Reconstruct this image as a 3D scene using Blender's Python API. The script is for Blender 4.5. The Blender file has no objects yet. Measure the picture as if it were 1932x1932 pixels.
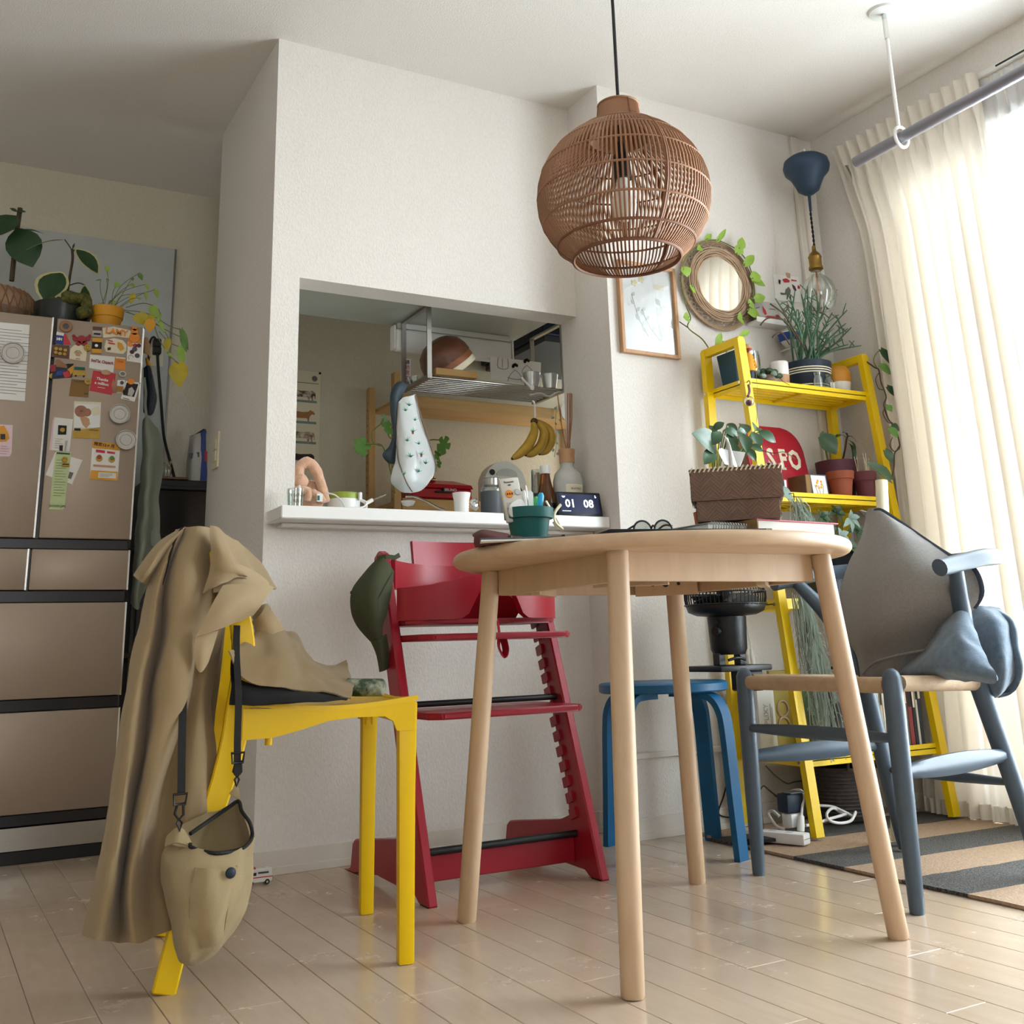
import bpy, bmesh, math, random
from mathutils import Vector as V, Matrix as Mx, noise
R=math.radians; PI=math.pi
rnd=random.Random(7)
SC=bpy.context.scene; COL=SC.collection
# ---------------------------------------------------------------- camera
cd=bpy.data.cameras.new('camera'); cam=bpy.data.objects.new('camera',cd); COL.objects.link(cam); SC.camera=cam
cam.matrix_world=Mx(((0.874371,-0.098766,-0.475101,0),(-0.484291,-0.239376,-0.841523,0),(-0.030614,0.96589,-0.257135,.545),(0,0,0,1)))
cd.sensor_width=36; cd.lens=37.187; cd.shift_x=-.0093; cd.shift_y=-.14306; cd.clip_start=.02
# ---------------------------------------------------------------- light and exposure
SC.view_settings.view_transform='Standard'; SC.view_settings.look='None'; SC.view_settings.gamma=1
SC.view_settings.use_curve_mapping=False; SC.view_settings.exposure=0.24
W=bpy.data.worlds.new('sky'); SC.world=W; W.use_nodes=True
bg=W.node_tree.nodes['Background']; bg.inputs[0].default_value=(.86,.92,1,1); bg.inputs[1].default_value=1.6
def area(name,loc,rot,sx,sy,e,col=(1,1,1)):
    l=bpy.data.lights.new(name,'AREA'); l.shape='RECTANGLE'; l.size=sx; l.size_y=sy; l.energy=e; l.color=col
    o=bpy.data.objects.new(name,l); COL.objects.link(o); o.location=loc; o.rotation_euler=rot; return o
area('window_daylight',(3.5,1.3,1.12),(0,R(90),0),2.1,2.4,470,(.93,.965,1))
area('rear_fill_light',(-.1,-2.25,1.35),(R(90),0,0),1.5,1.2,16,(1,.98,.95))  # added fill lamp behind the camera, lifts the faces turned to the viewer
area('kitchen_fill_light',(2.78,3.75,1.35),(0,R(90),0),.8,.7,4.5,(.97,1,.95))  # added fill lamp inside the kitchen, out of view; no window is built there
# ---------------------------------------------------------------- helpers
OFF={}
def lin(h):
    h=h.lstrip('#'); o=[]
    for i in (0,2,4):
        c=int(h[i:i+2],16)/255; o.append(c/12.92 if c<=.04045 else ((c+.055)/1.055)**2.4)
    return (*o,1)
class NT:
    def __init__(s,m): s.t=m.node_tree
    def n(s,ty,ins=None,**k):
        d=s.t.nodes.new('ShaderNode'+ty)
        for a,v in k.items(): setattr(d,a,v)
        for a,v in (ins or {}).items():
            if hasattr(v,'is_output') or isinstance(v,bpy.types.NodeSocket): s.t.links.new(v,d.inputs[a])
            else: d.inputs[a].default_value=v
        return d
    def l(s,a,b): s.t.links.new(a,b)
MATS={}
def mt(name,col,r=.5,met=0,var=.06,vs=9,bump=0,bs=300,stretch=(1,1,1),spec=.5,coat=0,trans=0,ior=1.45,sub=0,em=None,ems=0,col2=None,pat=None,ps=20,sheen=0,alpha=1):
    """one procedural principled material: base colour with noise variation, fine bump, optional second colour laid by a pattern"""
    m=bpy.data.materials.new(name); m.use_nodes=True; MATS[name]=m; q=NT(m); p=m.node_tree.nodes['Principled BSDF']
    tc=q.n('TexCoord'); mp=q.n('Mapping',{0:tc.outputs['Object'],'Scale':stretch})
    c=lin(col); ns=q.n('TexNoise',{'Vector':mp.outputs[0],'Scale':vs,'Detail':4})
    dk=tuple(max(0,x*(1-var*2.2)) for x in c[:3])+(1,); lt=tuple(min(1,x*(1+var*1.5)) for x in c[:3])+(1,)
    mix=q.n('Mix',{0:ns.outputs[0],6:dk,7:lt},data_type='RGBA'); out=mix.outputs[2]
    if col2:
        c2=lin(col2)
        if pat=='wave': t=q.n('TexWave',{'Vector':mp.outputs[0],'Scale':ps,'Distortion':1.5,'Detail':2},bands_direction='Z'); f=t.outputs[1]
        elif pat=='vor': t=q.n('TexVoronoi',{'Vector':mp.outputs[0],'Scale':ps}); f=t.outputs[0]
        elif pat=='check': t=q.n('TexChecker',{'Vector':mp.outputs[0],'Scale':ps}); f=t.outputs[1]
        else: t=q.n('TexNoise',{'Vector':mp.outputs[0],'Scale':ps,'Detail':5,'Roughness':.65}); f=q.n('MapRange',{0:t.outputs[0],1:.42,2:.62}).outputs[0]
        mix2=q.n('Mix',{0:f,6:out,7:c2},data_type='RGBA'); out=mix2.outputs[2]
    q.l(out,p.inputs['Base Color'])
    for k,v in (('Roughness',r),('Metallic',met),('Specular IOR Level',spec),('Coat Weight',coat),('Transmission Weight',trans),('IOR',ior),('Subsurface Weight',sub),('Sheen Weight',sheen),('Alpha',alpha)): p.inputs[k].default_value=v
    if coat: p.inputs['Coat Roughness'].default_value=.12
    if em: p.inputs['Emission Color'].default_value=lin(em); p.inputs['Emission Strength'].default_value=ems
    if bump:
        b=q.n('TexNoise',{'Vector':mp.outputs[0],'Scale':bs,'Detail':3}); bp=q.n('Bump',{'Height':b.outputs[0],'Strength':bump,'Distance':.002}); q.l(bp.outputs[0],p.inputs['Normal'])
    return m
class B:
    """mesh collector in world space; M maps local to world"""
    def __init__(s,M=None): s.bm=bmesh.new(); s.M=M or Mx()
    def _v(s,p): return s.bm.verts.new(s.M @ V(p))
    def poly(s,pts):
        try: return s.bm.faces.new([s._v(p) for p in pts])
        except ValueError: return None
    def box(s,c,d,R=None,bev=0,seg=1):
        R=R or Mx(); c=V(c); vs=[]
        for x in(-.5,.5):
            for y in(-.5,.5):
                for z in(-.5,.5): vs.append(s._v(c+(R @ V((x*d[0],y*d[1],z*d[2])))))
        fs=[s.bm.faces.new([vs[i] for i in f]) for f in((0,1,3,2),(4,6,7,5),(0,4,5,1),(2,3,7,6),(0,2,6,4),(1,5,7,3))]
        if bev: bmesh.ops.bevel(s.bm,geom=list({e for f in fs for e in f.edges}),offset=bev,segments=seg,profile=.5,affect='EDGES')
        return s
    def bb(s,x0,x1,y0,y1,z0,z1,bev=0,seg=1): return s.box(((x0+x1)/2,(y0+y1)/2,(z0+z1)/2),(x1-x0,y1-y0,z1-z0),None,bev,seg)
    def loop(s,rings,cu=True,cv=False,caps=False):
        vv=[[s._v(p) for p in r] for r in rings]; n=len(vv[0]); m=len(vv)
        for i in range(m if cv else m-1):
            a,b=vv[i],vv[(i+1)%m]
            for j in range(n if cu else n-1):
                k=(j+1)%n
                try: s.bm.faces.new((a[j],a[k],b[k],b[j]))
                except ValueError: pass
        if caps:
            for q in (vv[0][::-1],vv[-1]):
                try: s.bm.faces.new(q)
                except ValueError: pass
        return s
    def tube(s,pts,r,n=8,closed=False,caps=True,flat=None):
        P=[V(p) for p in pts]; m=len(P); rr=r if isinstance(r,list) else [r]*m
        T=[]
        for i in range(m):
            a=P[(i-1)%m] if (closed or i>0) else P[i]; b=P[(i+1)%m] if (closed or i<m-1) else P[i]
            t=(b-a); T.append(t.normalized() if t.length>1e-9 else V((0,0,1)))
        u=T[0].orthogonal().normalized()
        if flat: u=(V(flat)-T[0]*V(flat).dot(T[0])).normalized()
        rings=[]
        for i in range(m):
            u=(u-T[i]*u.dot(T[i])); u=u.normalized() if u.length>1e-6 else T[i].orthogonal().normalized(); w=T[i].cross(u)
            q=rr[i]; qa,qb=q if isinstance(q,(list,tuple)) else (q,q)
            rings.append([P[i]+u*math.cos(2*PI*k/n+PI/n)*qa+w*math.sin(2*PI*k/n+PI/n)*qb for k in range(n)])
        return s.loop(rings,True,closed,caps and not closed)
    def cyl(s,a,b,r0,r1=None,n=16): return s.tube([a,b],[r0,r0 if r1 is None else r1],n)
    def bar(s,a,b,w,h,up=(0,0,1)):
        k=math.sqrt(2)/2*2/2*math.sqrt(2)/1
        return s.tube([a,b],[(w*.70711,h*.70711)]*2,4,flat=s._side(a,b,up))
    def _side(s,a,b,up):
        t=(V(b)-V(a)).normalized(); u=V(up).cross(t)
        return (u if u.length>1e-5 else t.orthogonal())
    def lathe(s,prof,c=(0,0,0),n=32,M=None,caps=True):
        c=V(c); M=M or Mx(); rings=[[c+(M @ V((r*math.cos(2*PI*k/n),r*math.sin(2*PI*k/n),z))) for k in range(n)] for r,z in prof]
        return s.loop(rings,True,False,caps)
    def ell(s,c,r,u=16,v=10,M=None):
        r=r if isinstance(r,(tuple,list)) else (r,r,r)
        c=V(c); M=M or Mx(); rings=[]
        for i in range(v+1):
            t=PI*i/v; t=min(max(t,.02),PI-.02)
            rings.append([c+(M @ V((r[0]*math.sin(t)*math.cos(2*PI*k/u),r[1]*math.sin(t)*math.sin(2*PI*k/u),-r[2]*math.cos(t)))) for k in range(u)])
        return s.loop(rings,True,False,True)
    def prism(s,poly,th,M=None):
        """2-D polygon (local xy) extruded to local z = th"""
        M=M or Mx(); a=[s._v(M @ V((x,y,0))) for x,y in poly]; b=[s._v(M @ V((x,y,th))) for x,y in poly]; n=len(a)
        try: s.bm.faces.new(a[::-1]); s.bm.faces.new(b)
        except ValueError: pass
        for i in range(n): s.bm.faces.new((a[i],a[(i+1)%n],b[(i+1)%n],b[i]))
        return s
    def slab(s,pts,th):
        """polygon of world points thickened along its normal"""
        P=[V(p) for p in pts]; nrm=V((0,0,0))
        for i in range(len(P)): nrm+=(P[i]-P[0]).cross(P[(i+1)%len(P)]-P[0])
        nrm.normalize(); a=[s._v(p) for p in P]; b=[s._v(p+nrm*th) for p in P]; n=len(P)
        s.bm.faces.new(a[::-1]); s.bm.faces.new(b)
        for i in range(n): s.bm.faces.new((a[i],a[(i+1)%n],b[(i+1)%n],b[i]))
        return s
    def grid(s,rows): return s.loop(rows,False,False,False)
    def thick(s,th,off=0):
        """give an open sheet a back side, offset along its vertex normals"""
        bm=s.bm; bmesh.ops.recalc_face_normals(bm,faces=bm.faces); bm.normal_update(); fs=list(bm.faces); vs=list(bm.verts)
        m={v:bm.verts.new(v.co-v.normal*th) for v in vs}; be=[e for e in bm.edges if e.is_boundary]
        for f in fs: bm.faces.new([m[v] for v in reversed(f.verts)])
        for e in be:
            l=e.link_loops[0]; p,q=l.vert,l.link_loop_next.vert
            try: bm.faces.new((q,p,m[p],m[q]))
            except ValueError: pass
        return s
    def jit(s,a,sc=8,seed=0):
        for v in s.bm.verts: v.co+=noise.noise_vector(v.co*sc+V((seed,0,0)))*a
        return s
def sp(pts,n=6,closed=False):
    """Catmull-Rom through the points"""
    P=[V(p) for p in pts]; m=len(P); o=[]
    for i in range(m if closed else m-1):
        g=lambda k:P[k%m] if closed else P[max(0,min(m-1,k))]
        a,b,c,d=g(i-1),g(i),g(i+1),g(i+2)
        for j in range(n):
            t=j/n; o.append(.5*((2*b)+(c-a)*t+(2*a-5*b+4*c-d)*t*t+(3*b-a-3*c+d)*t**3))
    if not closed: o.append(P[-1])
    return o
def patch(rows,nu=5,nv=5):
    """smooth sheet through a net of control points"""
    a=[sp(r,nu) for r in rows]; cols=[sp([r[j] for r in a],nv) for j in range(len(a[0]))]
    return [[cols[j][i] for j in range(len(cols))] for i in range(len(cols[0]))]
def ob(name,b,mat,parent=None,smooth=None,label=None,kind=None,origin=None):
    bm=b.bm; bmesh.ops.recalc_face_normals(bm,faces=bm.faces)
    if origin is None and parent is None and bm.verts:
        xs=[v.co for v in bm.verts]; lo=[min(v[i] for v in xs) for i in range(3)]; hi=[max(v[i] for v in xs) for i in range(3)]
        origin=((lo[0]+hi[0])/2,(lo[1]+hi[1])/2,lo[2])
    o0=V(OFF[parent.name]) if parent else V(origin)
    for v in bm.verts: v.co-=o0
    me=bpy.data.meshes.new(name); bm.to_mesh(me); bm.free()
    for m in (mat if isinstance(mat,(list,tuple)) else [mat]): me.materials.append(MATS[m] if isinstance(m,str) else m)
    if smooth is not None:
        me.polygons.foreach_set('use_smooth',[True]*len(me.polygons)); me.set_sharp_from_angle(angle=R(smooth))
    o=bpy.data.objects.new(name,me); COL.objects.link(o); OFF[o.name]=tuple(o0)
    if parent: o.parent=parent
    else: o.location=o0
    if label: o['label']=label
    if kind: o['kind']=kind
    return o
def T(name,label,cat,loc,group=None):
    o=bpy.data.objects.new(name,None); COL.objects.link(o); o.location=loc; o.empty_display_size=.05
    o['label']=label; o['category']=cat; OFF[o.name]=tuple(loc)
    if group: o['group']=group
    return o
def S(name,label,cat,b,mat,smooth=None,group=None):
    o=ob(name,b,mat,None,smooth); o['label']=label; o['category']=cat
    if group: o['group']=group
    return o
def ST(name,b,mat,smooth=None,parent=None):
    o=ob(name,b,mat,parent,smooth)
    if not parent: o['kind']='structure'
    return o
def dup(root,delta,label=None):
    c=root.copy(); COL.objects.link(c); c.location=V(root.location)+V(delta)
    OFF[c.name]=tuple(V(OFF[root.name])+V(delta))
    if label: c['label']=label
    for ch in list(root.children):
        d=ch.copy(); COL.objects.link(d); d.parent=c; OFF[d.name]=OFF[c.name]
        for g in list(ch.children):
            e=g.copy(); COL.objects.link(e); e.parent=d; OFF[e.name]=OFF[c.name]
    return c
def frame(o,x,z):
    """matrix with origin o, local x along x, local z along z (right-handed)"""
    x=V(x).normalized(); z=V(z).normalized(); y=z.cross(x).normalized(); x=y.cross(z).normalized(); o=V(o)
    return Mx(((x[0],y[0],z[0],o[0]),(x[1],y[1],z[1],o[1]),(x[2],y[2],z[2],o[2]),(0,0,0,1)))
FRONT=lambda o:frame(o,(1,0,0),(0,-1,0))      # sheet facing the room (towards -Y), local y is up
def txt(body,size,M,mat,parent,name='lettering',ext=.0004,align='CENTER',off=0,sx=1):
    cu=bpy.data.curves.new(name,'FONT'); cu.body=body; cu.size=size; cu.align_x=align; cu.align_y='CENTER'; cu.extrude=ext; cu.offset=off; cu.resolution_u=2
    t=bpy.data.objects.new(name,cu); COL.objects.link(t); dg=bpy.context.evaluated_depsgraph_get()
    me=bpy.data.meshes.new_from_object(t.evaluated_get(dg)); bpy.data.objects.remove(t); bpy.data.curves.remove(cu)
    b=B(); b.bm.from_mesh(me); bpy.data.meshes.remove(me)
    for v in b.bm.verts: v.co=M @ V((v.co.x*sx,v.co.y,v.co.z+ext))
    return ob(name,b,mat,parent)

# ---------------------------------------------------------------- materials
def wallpaper(name,col):
    m=bpy.data.materials.new(name); m.use_nodes=True; MATS[name]=m; q=NT(m); p=m.node_tree.nodes['Principled BSDF']
    tc=q.n('TexCoord'); mp=q.n('Mapping',{0:tc.outputs['Object'],'Scale':(1,1,.55)})
    a=q.n('TexNoise',{'Vector':mp.outputs[0],'Scale':190,'Detail':3,'Roughness':.6}); w=q.n('TexNoise',{'Vector':mp.outputs[0],'Scale':2.2,'Detail':2})
    c=lin(col); mix=q.n('Mix',{0:a.outputs[0],6:tuple(x*.86 for x in c[:3])+(1,),7:tuple(min(1,x*1.08) for x in c[:3])+(1,)},data_type='RGBA')
    q.l(mix.outputs[2],p.inputs['Base Color']); p.inputs['Roughness'].default_value=.75; p.inputs['Specular IOR Level'].default_value=.25
    bp=q.n('Bump',{'Height':a.outputs[0],'Strength':.45,'Distance':.004}); q.l(bp.outputs[0],p.inputs['Normal'])
wallpaper('wallpaper','#E4DED6'); wallpaper('ceiling_paper','#EAE5DE'); wallpaper('kitchen_paper','#D8D1BC')
mt('trim_white','#DDD6CB',.4,var=.02); mt('counter_white','#F0EFEC',.3,var=.015)
mt('grey_panel','#A7ABA0',.35,var=.02)
def wood(name,a,b,r=.45,sc=(1,1,1),s=6,bump=.05,coat=0):
    m=bpy.data.materials.new(name); m.use_nodes=True; MATS[name]=m; q=NT(m); p=m.node_tree.nodes['Principled BSDF']
    tc=q.n('TexCoord'); mp=q.n('Mapping',{0:tc.outputs['Object'],'Scale':sc})
    n=q.n('TexNoise',{'Vector':mp.outputs[0],'Scale':s,'Detail':7,'Roughness':.6,'Distortion':.6}); n2=q.n('TexNoise',{'Vector':mp.outputs[0],'Scale':s*9,'Detail':3})
    k=q.n('MapRange',{0:n.outputs[0],1:.3,2:.7}); mix=q.n('Mix',{0:k.outputs[0],6:lin(a),7:lin(b)},data_type='RGBA')
    q.l(mix.outputs[2],p.inputs['Base Color']); p.inputs['Roughness'].default_value=r; p.inputs['Coat Weight'].default_value=coat; p.inputs['Coat Roughness'].default_value=.1
    bp=q.n('Bump',{'Height':n2.outputs[0],'Strength':bump,'Distance':.001}); q.l(bp.outputs[0],p.inputs['Normal'])
wood('beech','#BD9F80','#CBAE8E',.5,(3,3,.7),7,.05)
wood('beech_top','#BB9C7B','#C9AB8A',.45,(1,5,5),6,.05)
wood('pine','#C79B5E','#DDB77C',.5,(1,6,8),3)
wood('pine_upright','#C79B5E','#DDB77C',.5,(6,6,1),3)
wood('oak_frame','#C69C76','#B5895F',.5,(8,8,1.2),4)
wood('dark_wood','#4A2A1B','#6B3F28',.35,(1,4,4),6)
wood('mid_wood','#7A4526','#96603A',.4,(1,4,4),6)
# worn glossy floor boards: the scuffs are whitish patches in the varnish
def floor_mat():
    m=bpy.data.materials.new('floor_board'); m.use_nodes=True; MATS['floor_board']=m; q=NT(m); p=m.node_tree.nodes['Principled BSDF']
    tc=q.n('TexCoord'); ge=q.n('ObjectInfo'); mp=q.n('Mapping',{0:tc.outputs['Object'],'Scale':(9,1.3,1)})
    off=q.n('VectorMath',{0:mp.outputs[0],1:ge.outputs['Location']},operation='ADD')
    n=q.n('TexNoise',{'Vector':off.outputs[0],'Scale':5,'Detail':6,'Roughness':.6,'Distortion':.5})
    mix=q.n('Mix',{0:n.outputs[0],6:lin('#B9A48E'),7:lin('#C9B6A2')},data_type='RGBA')
    rn=q.n('Mix',{0:ge.outputs['Random'],6:(.94,.94,.94,1),7:(1.05,1.03,1.02,1)},data_type='RGBA')
    mu=q.n('Mix',{0:1.0,6:mix.outputs[2],7:rn.outputs[2]},data_type='RGBA',blend_type='MULTIPLY')
    mp2=q.n('Mapping',{0:ge.outputs['Location'],'Scale':(1,1,1)}); wv=q.n('VectorMath',{0:tc.outputs['Object'],1:ge.outputs['Location']},operation='ADD')
    sc=q.n('TexNoise',{'Vector':wv.outputs[0],'Scale':7,'Detail':9,'Roughness':.72}); sk=q.n('MapRange',{0:sc.outputs[0],1:.58,2:.8,4:.26})
    fin=q.n('Mix',{0:sk.outputs[0],6:mu.outputs[2],7:lin('#DDD4CA')},data_type='RGBA')
    q.l(fin.outputs[2],p.inputs['Base Color'])
    rg=q.n('MapRange',{0:sc.outputs[0],1:.35,2:.75,3:.13,4:.34}); q.l(rg.outputs[0],p.inputs['Roughness'])
    p.inputs['Specular IOR Level'].default_value=.6
    bl=q.n('TexNoise',{'Vector':wv.outputs[0],'Scale':30,'Detail':2}); bp=q.n('Bump',{'Height':bl.outputs[0],'Strength':.04,'Distance':.003}); q.l(bp.outputs[0],p.inputs['Normal'])
floor_mat()
mt('groove','#9A8468',.8)
def cloth_light(name,col,tr,tl,bump=.1):
    """thin curtain cloth: part open weave, part translucent, part diffuse"""
    m=bpy.data.materials.new(name); m.use_nodes=True; MATS[name]=m; q=NT(m); t=m.node_tree; out=t.nodes['Material Output']; t.nodes.remove(t.nodes['Principled BSDF'])
    tc=q.n('TexCoord'); n=q.n('TexNoise',{'Vector':tc.outputs['Object'],'Scale':60,'Detail':3}); c=lin(col)
    mix=q.n('Mix',{0:n.outputs[0],6:tuple(x*.93 for x in c[:3])+(1,),7:c},data_type='RGBA')
    d=q.n('BsdfDiffuse',{0:mix.outputs[2]}); l=q.n('BsdfTranslucent',{0:mix.outputs[2]}); a=q.n('MixShader',{0:tl,1:d.outputs[0],2:l.outputs[0]})
    x=q.n('BsdfTransparent',{0:(1,1,1,1)}); z=q.n('MixShader',{0:tr,1:a.outputs[0],2:x.outputs[0]}); q.l(z.outputs[0],out.inputs[0])
cloth_light('curtain_cream','#EAE2D6',.0,.10); cloth_light('curtain_sheer','#F1F3F8',.42,.6)
def glass(name,tint,mixv=.1,r=.02,add=.55):
    """thin clear glass: lets light straight through, mirrors a little"""
    m=bpy.data.materials.new(name); m.use_nodes=True; MATS[name]=m; q=NT(m); t=m.node_tree; out=t.nodes['Material Output']; t.nodes.remove(t.nodes['Principled BSDF'])
    lw=q.n('LayerWeight',{0:.35}); k=q.n('MapRange',{0:lw.outputs[0],3:mixv,4:mixv+add}); n=q.n('TexNoise',{'Scale':5.0})
    x=q.n('BsdfTransparent',{0:lin(tint)}); g=q.n('BsdfGlossy',{0:(1,1,1,1),1:r}); z=q.n('MixShader',{0:k.outputs[0],1:x.outputs[0],2:g.outputs[0]}); q.l(z.outputs[0],out.inputs[0])
glass('clear_glass','#EDF2F0'); glass('window_glass','#F4F8F8',.04); glass('picture_glass','#FAFAFA',.02,.03,.22); glass('frosted_plastic','#D9DDDA',.3,.3)
mt('yellow_paint','#EFC90E',.35,var=.015,spec=.5); mt('yellow_plastic','#EDC200',.38,var=.012)
mt('red_paint','#981426',.36,var=.03); mt('blue_paint','#0C5A86',.42,var=.03); mt('slate_paint','#465563',.38,var=.03)
mt('black_plastic','#15171A',.4); mt('black_rubber','#1A1A1A',.8); mt('steel','#B8B6B0',.22,1,var=.03); mt('chrome','#D5D5D3',.12,1,var=.01)
mt('brushed_steel','#A5A29C',.3,1,var=.08,stretch=(40,1,40)); mt('brass','#8F7038',.35,1); mt('white_plastic','#E6E5E1',.35,var=.02); mt('white_paper','#E9E7E2',.85,var=.02)
mt('fridge_face','#A29282',.42,.4,var=.015,vs=3); mt('fridge_black','#17161A',.28); mt('fridge_side','#8B8075',.5)
mt('terracotta','#9A5238',.8,var=.08); mt('plum_pot','#5B2F3F',.6); mt('soil','#3B2A1D',.95,bump=1,bs=90)
mt('leaf','#5E8A3A',.4,var=.15,vs=30); mt('leaf_deep','#37583A',.4,var=.15,vs=25); mt('leaf_dark','#2C4A2A',.35,var=.18,vs=25); mt('leaf_lime','#8FB044',.42,var=.12,vs=30); mt('leaf_yellow','#B7A52A',.5,var=.2,vs=30)
mt('leaf_cream','#C9C48C',.4,var=.1); mt('stem_green','#6C7A3A',.5); mt('stem_brown','#4A3826',.6); mt('moss','#6E6A34',.95,bump=1,bs=150,col2='#3D4A22',ps=60)
mt('leaf_grey','#7F9489',.6,var=.1); mt('pencil_green','#4E7358',.5,var=.15)
mt('rattan','#9C7152',.55,var=.14,vs=14,bump=.2,bs=120); mt('rattan_dark','#7A4F36',.6,var=.12,vs=14); mt('wicker','#A98C70',.65,var=.16,vs=20); mt('wicker_grey','#8E7866',.7,var=.18,vs=20)
mt('paper_cord','#B0977A',.75,var=.12,vs=40,bump=.5,bs=260,stretch=(1,1,1))
mt('khaki','#957F5D',.85,var=.07,vs=7,bump=.15,bs=500,sheen=.15); mt('khaki_bag','#A08D68',.85,var=.1,vs=12,bump=.25,bs=420,sheen=.1); mt('khaki_lining','#AB9675',.85,var=.06)
mt('black_cloth','#15181A',.85,bump=.2,bs=300); mt('olive_cloth','#3E422A',.85,var=.07,bump=.2,bs=400); mt('sage_cloth','#8C9384',.85,var=.06,bump=.15,bs=400)
mt('grey_felt','#85817D',.95,var=.1,vs=160,bump=.4,bs=380,sheen=.3); mt('navy_zip','#26303F',.7); mt('denim_felt','#5F7182',.95,var=.22,vs=70,bump=.35,bs=330,sheen=.3)
mt('teal_pot','#0F5C58',.55,var=.03); mt('maroon_leather','#5A2C2C',.6,var=.1,bump=.3,bs=160); mt('brown_weave','#7A5F50',.65,var=.14,vs=30,bump=.2,bs=200); mt('brown_weave_dark','#5C453B',.7,var=.14,vs=30)
mt('navy','#1E2C3D',.5); mt('navy_canopy','#22384F',.5); mt('blue_pot','#1F4A62',.5,var=.04); mt('ceramic_white','#E8E4DC',.22,var=.02); mt('mustard','#D99A24',.5,var=.04)
mt('orange','#E38B2C',.5); mt('red_print','#C5303A',.5); mt('red_enamel','#B0101F',.22,coat=.4,var=.02); mt('ink','#22201F',.7); mt('ink_grey','#77736E',.8); mt('photo_grey','#B9B5AE',.7); mt('skin_print','#B8846C',.6,col2='#96604C',ps=8)
mt('cream','#E4DBC0',.6,var=.03); mt('kraft','#8B6A3C',.8,var=.05); mt('royal_blue','#1E3F8C',.5); mt('cyan','#21A9DA',.35,sub=.1); mt('lime_plastic','#4FC470',.4); mt('peach_plush','#D8AA8C',1,var=.1,vs=60,bump=1,bs=260,sheen=.6)
mt('green_paper','#C6D6A2',.8,var=.03); mt('pink_paper','#E3C7CC',.8,var=.05,vs=60); mt('amber_glass','#7A4312',.12,trans=.55,var=.1); mt('banana','#C09B38',.5,var=.14,vs=30); mt('banana_tip','#4A3A20',.8)
mt('jute','#A98E74',.9,var=.22,vs=150,bump=1,bs=200); mt('rug_black','#2B2A2C',.95,var=.5,vs=170,bump=1,bs=220,col2='#6E6A64',ps=330)
mt('gourd_green','#2F4A33',.5,var=.2,vs=40); mt('gourd_pale','#A9AE9C',.55,var=.2,vs=90)
mt('screen','#141B33',.2,em='#1B2446',ems=.6); mt('screen_white','#FFFFFF',.4,em='#FFFFFF',ems=1.1)
mt('bulb_white','#F2EEE6',.35,sub=.1); mt('white_cloth','#E9EBEA',.8,var=.03); mt('pearl_white','#DADBD6',.3,var=.02)
mt('lime_lid','#93A33A',.45); mt('hood_navy','#16283C',.3); mt('copper','#B46C4A',.3,1); mt('rod_grey','#85838C',.35,.4)
mt('strap_black','#131415',.7,bump=.3,bs=500); mt('grey_plastic','#4B5054',.5); mt('remote','#CFCBBF',.45); mt('grey_light','#BFC3C0',.45); mt('lead_grey','#3F4346',.6)
mt('mirror','#F4F4F2',.02,1,var=0); mt('tan_reed','#9A6B4C',.7)

# ---------------------------------------------------------------- room
CZ=2.407; XR=2.85; YB=2.711; YP=2.907; XP=1.862; XL=.808; YF=4.2; X0=-1.9; Y0=-2.1
f=ST('floor',B().bb(X0-.1,XR+.1,Y0-.1,YF+.1,-.12,-.009),'groove')
k=0; x=.312-.0902*24
while x<XR-.001:
    x1=min(x+.0902,XR); y=Y0+((k*.37)%1)*-.9
    while y<YF:
        y1=y+.909
        a,b=max(y,Y0),min(y1,YF)
        if x1>X0 and b-a>.02 and not (x1<-.6 and b<1.2):
            o=ob('plank',B().bb(max(x,X0)+.0004,x1-.0004,a+.0004,b-.0004,-.01,0,.0009),'floor_board',f)
            me=o.data; c=V(((x+x1)/2,(a+b)/2,0)); oc=c-V(OFF[f.name]); me.transform(Mx.Translation(-oc)); o.location=oc
        y=y1
    x=x1; k+=1
ob('plank_field',B().bb(X0,-.6,Y0,1.2,-.009,0),'floor_board',f,kind='stuff')
ST('ceiling',B().bb(X0-.1,XR+.1,Y0-.1,YF+.1,CZ,CZ+.1),'ceiling_paper')
ST('wall_back',B().bb(XP,XR+.1,YB,3.007,0,CZ),'wallpaper'); ST('wall_kitchen_right',B().bb(XR,XR+.1,3.007,YF,0,CZ),'kitchen_paper')
w=B(); zt=1.628; zc=.893; xo=.893
w.bb(XL,XP,YP,YP+.1,zt,CZ); w.bb(XL,XP,YP,YP+.1,0,zc); w.bb(XL,xo,YP,3.62,zc,zt); w.bb(XL,xo,YP+.1,3.62,0,zc); w.bb(XL,xo,YP+.1,3.62,zt,CZ)
ST('wall_middle',w,'wallpaper')
ST('wall_far',B().bb(X0-.1,XR+.1,YF,YF+.1,0,CZ),'kitchen_paper')
ST('wall_left',B().bb(X0-.1,X0,Y0-.1,YF+.1,0,CZ),'wallpaper')
# front wall with an opening for the added fill lamp behind the camera
w=B(); w.bb(X0,-.75,Y0-.1,Y0,0,CZ); w.bb(.55,XR,Y0-.1,Y0,0,CZ); w.bb(-.75,.55,Y0-.1,Y0,0,.55); w.bb(-.75,.55,Y0-.1,Y0,2.1,CZ); ST('wall_front',w,'wallpaper')
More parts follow.
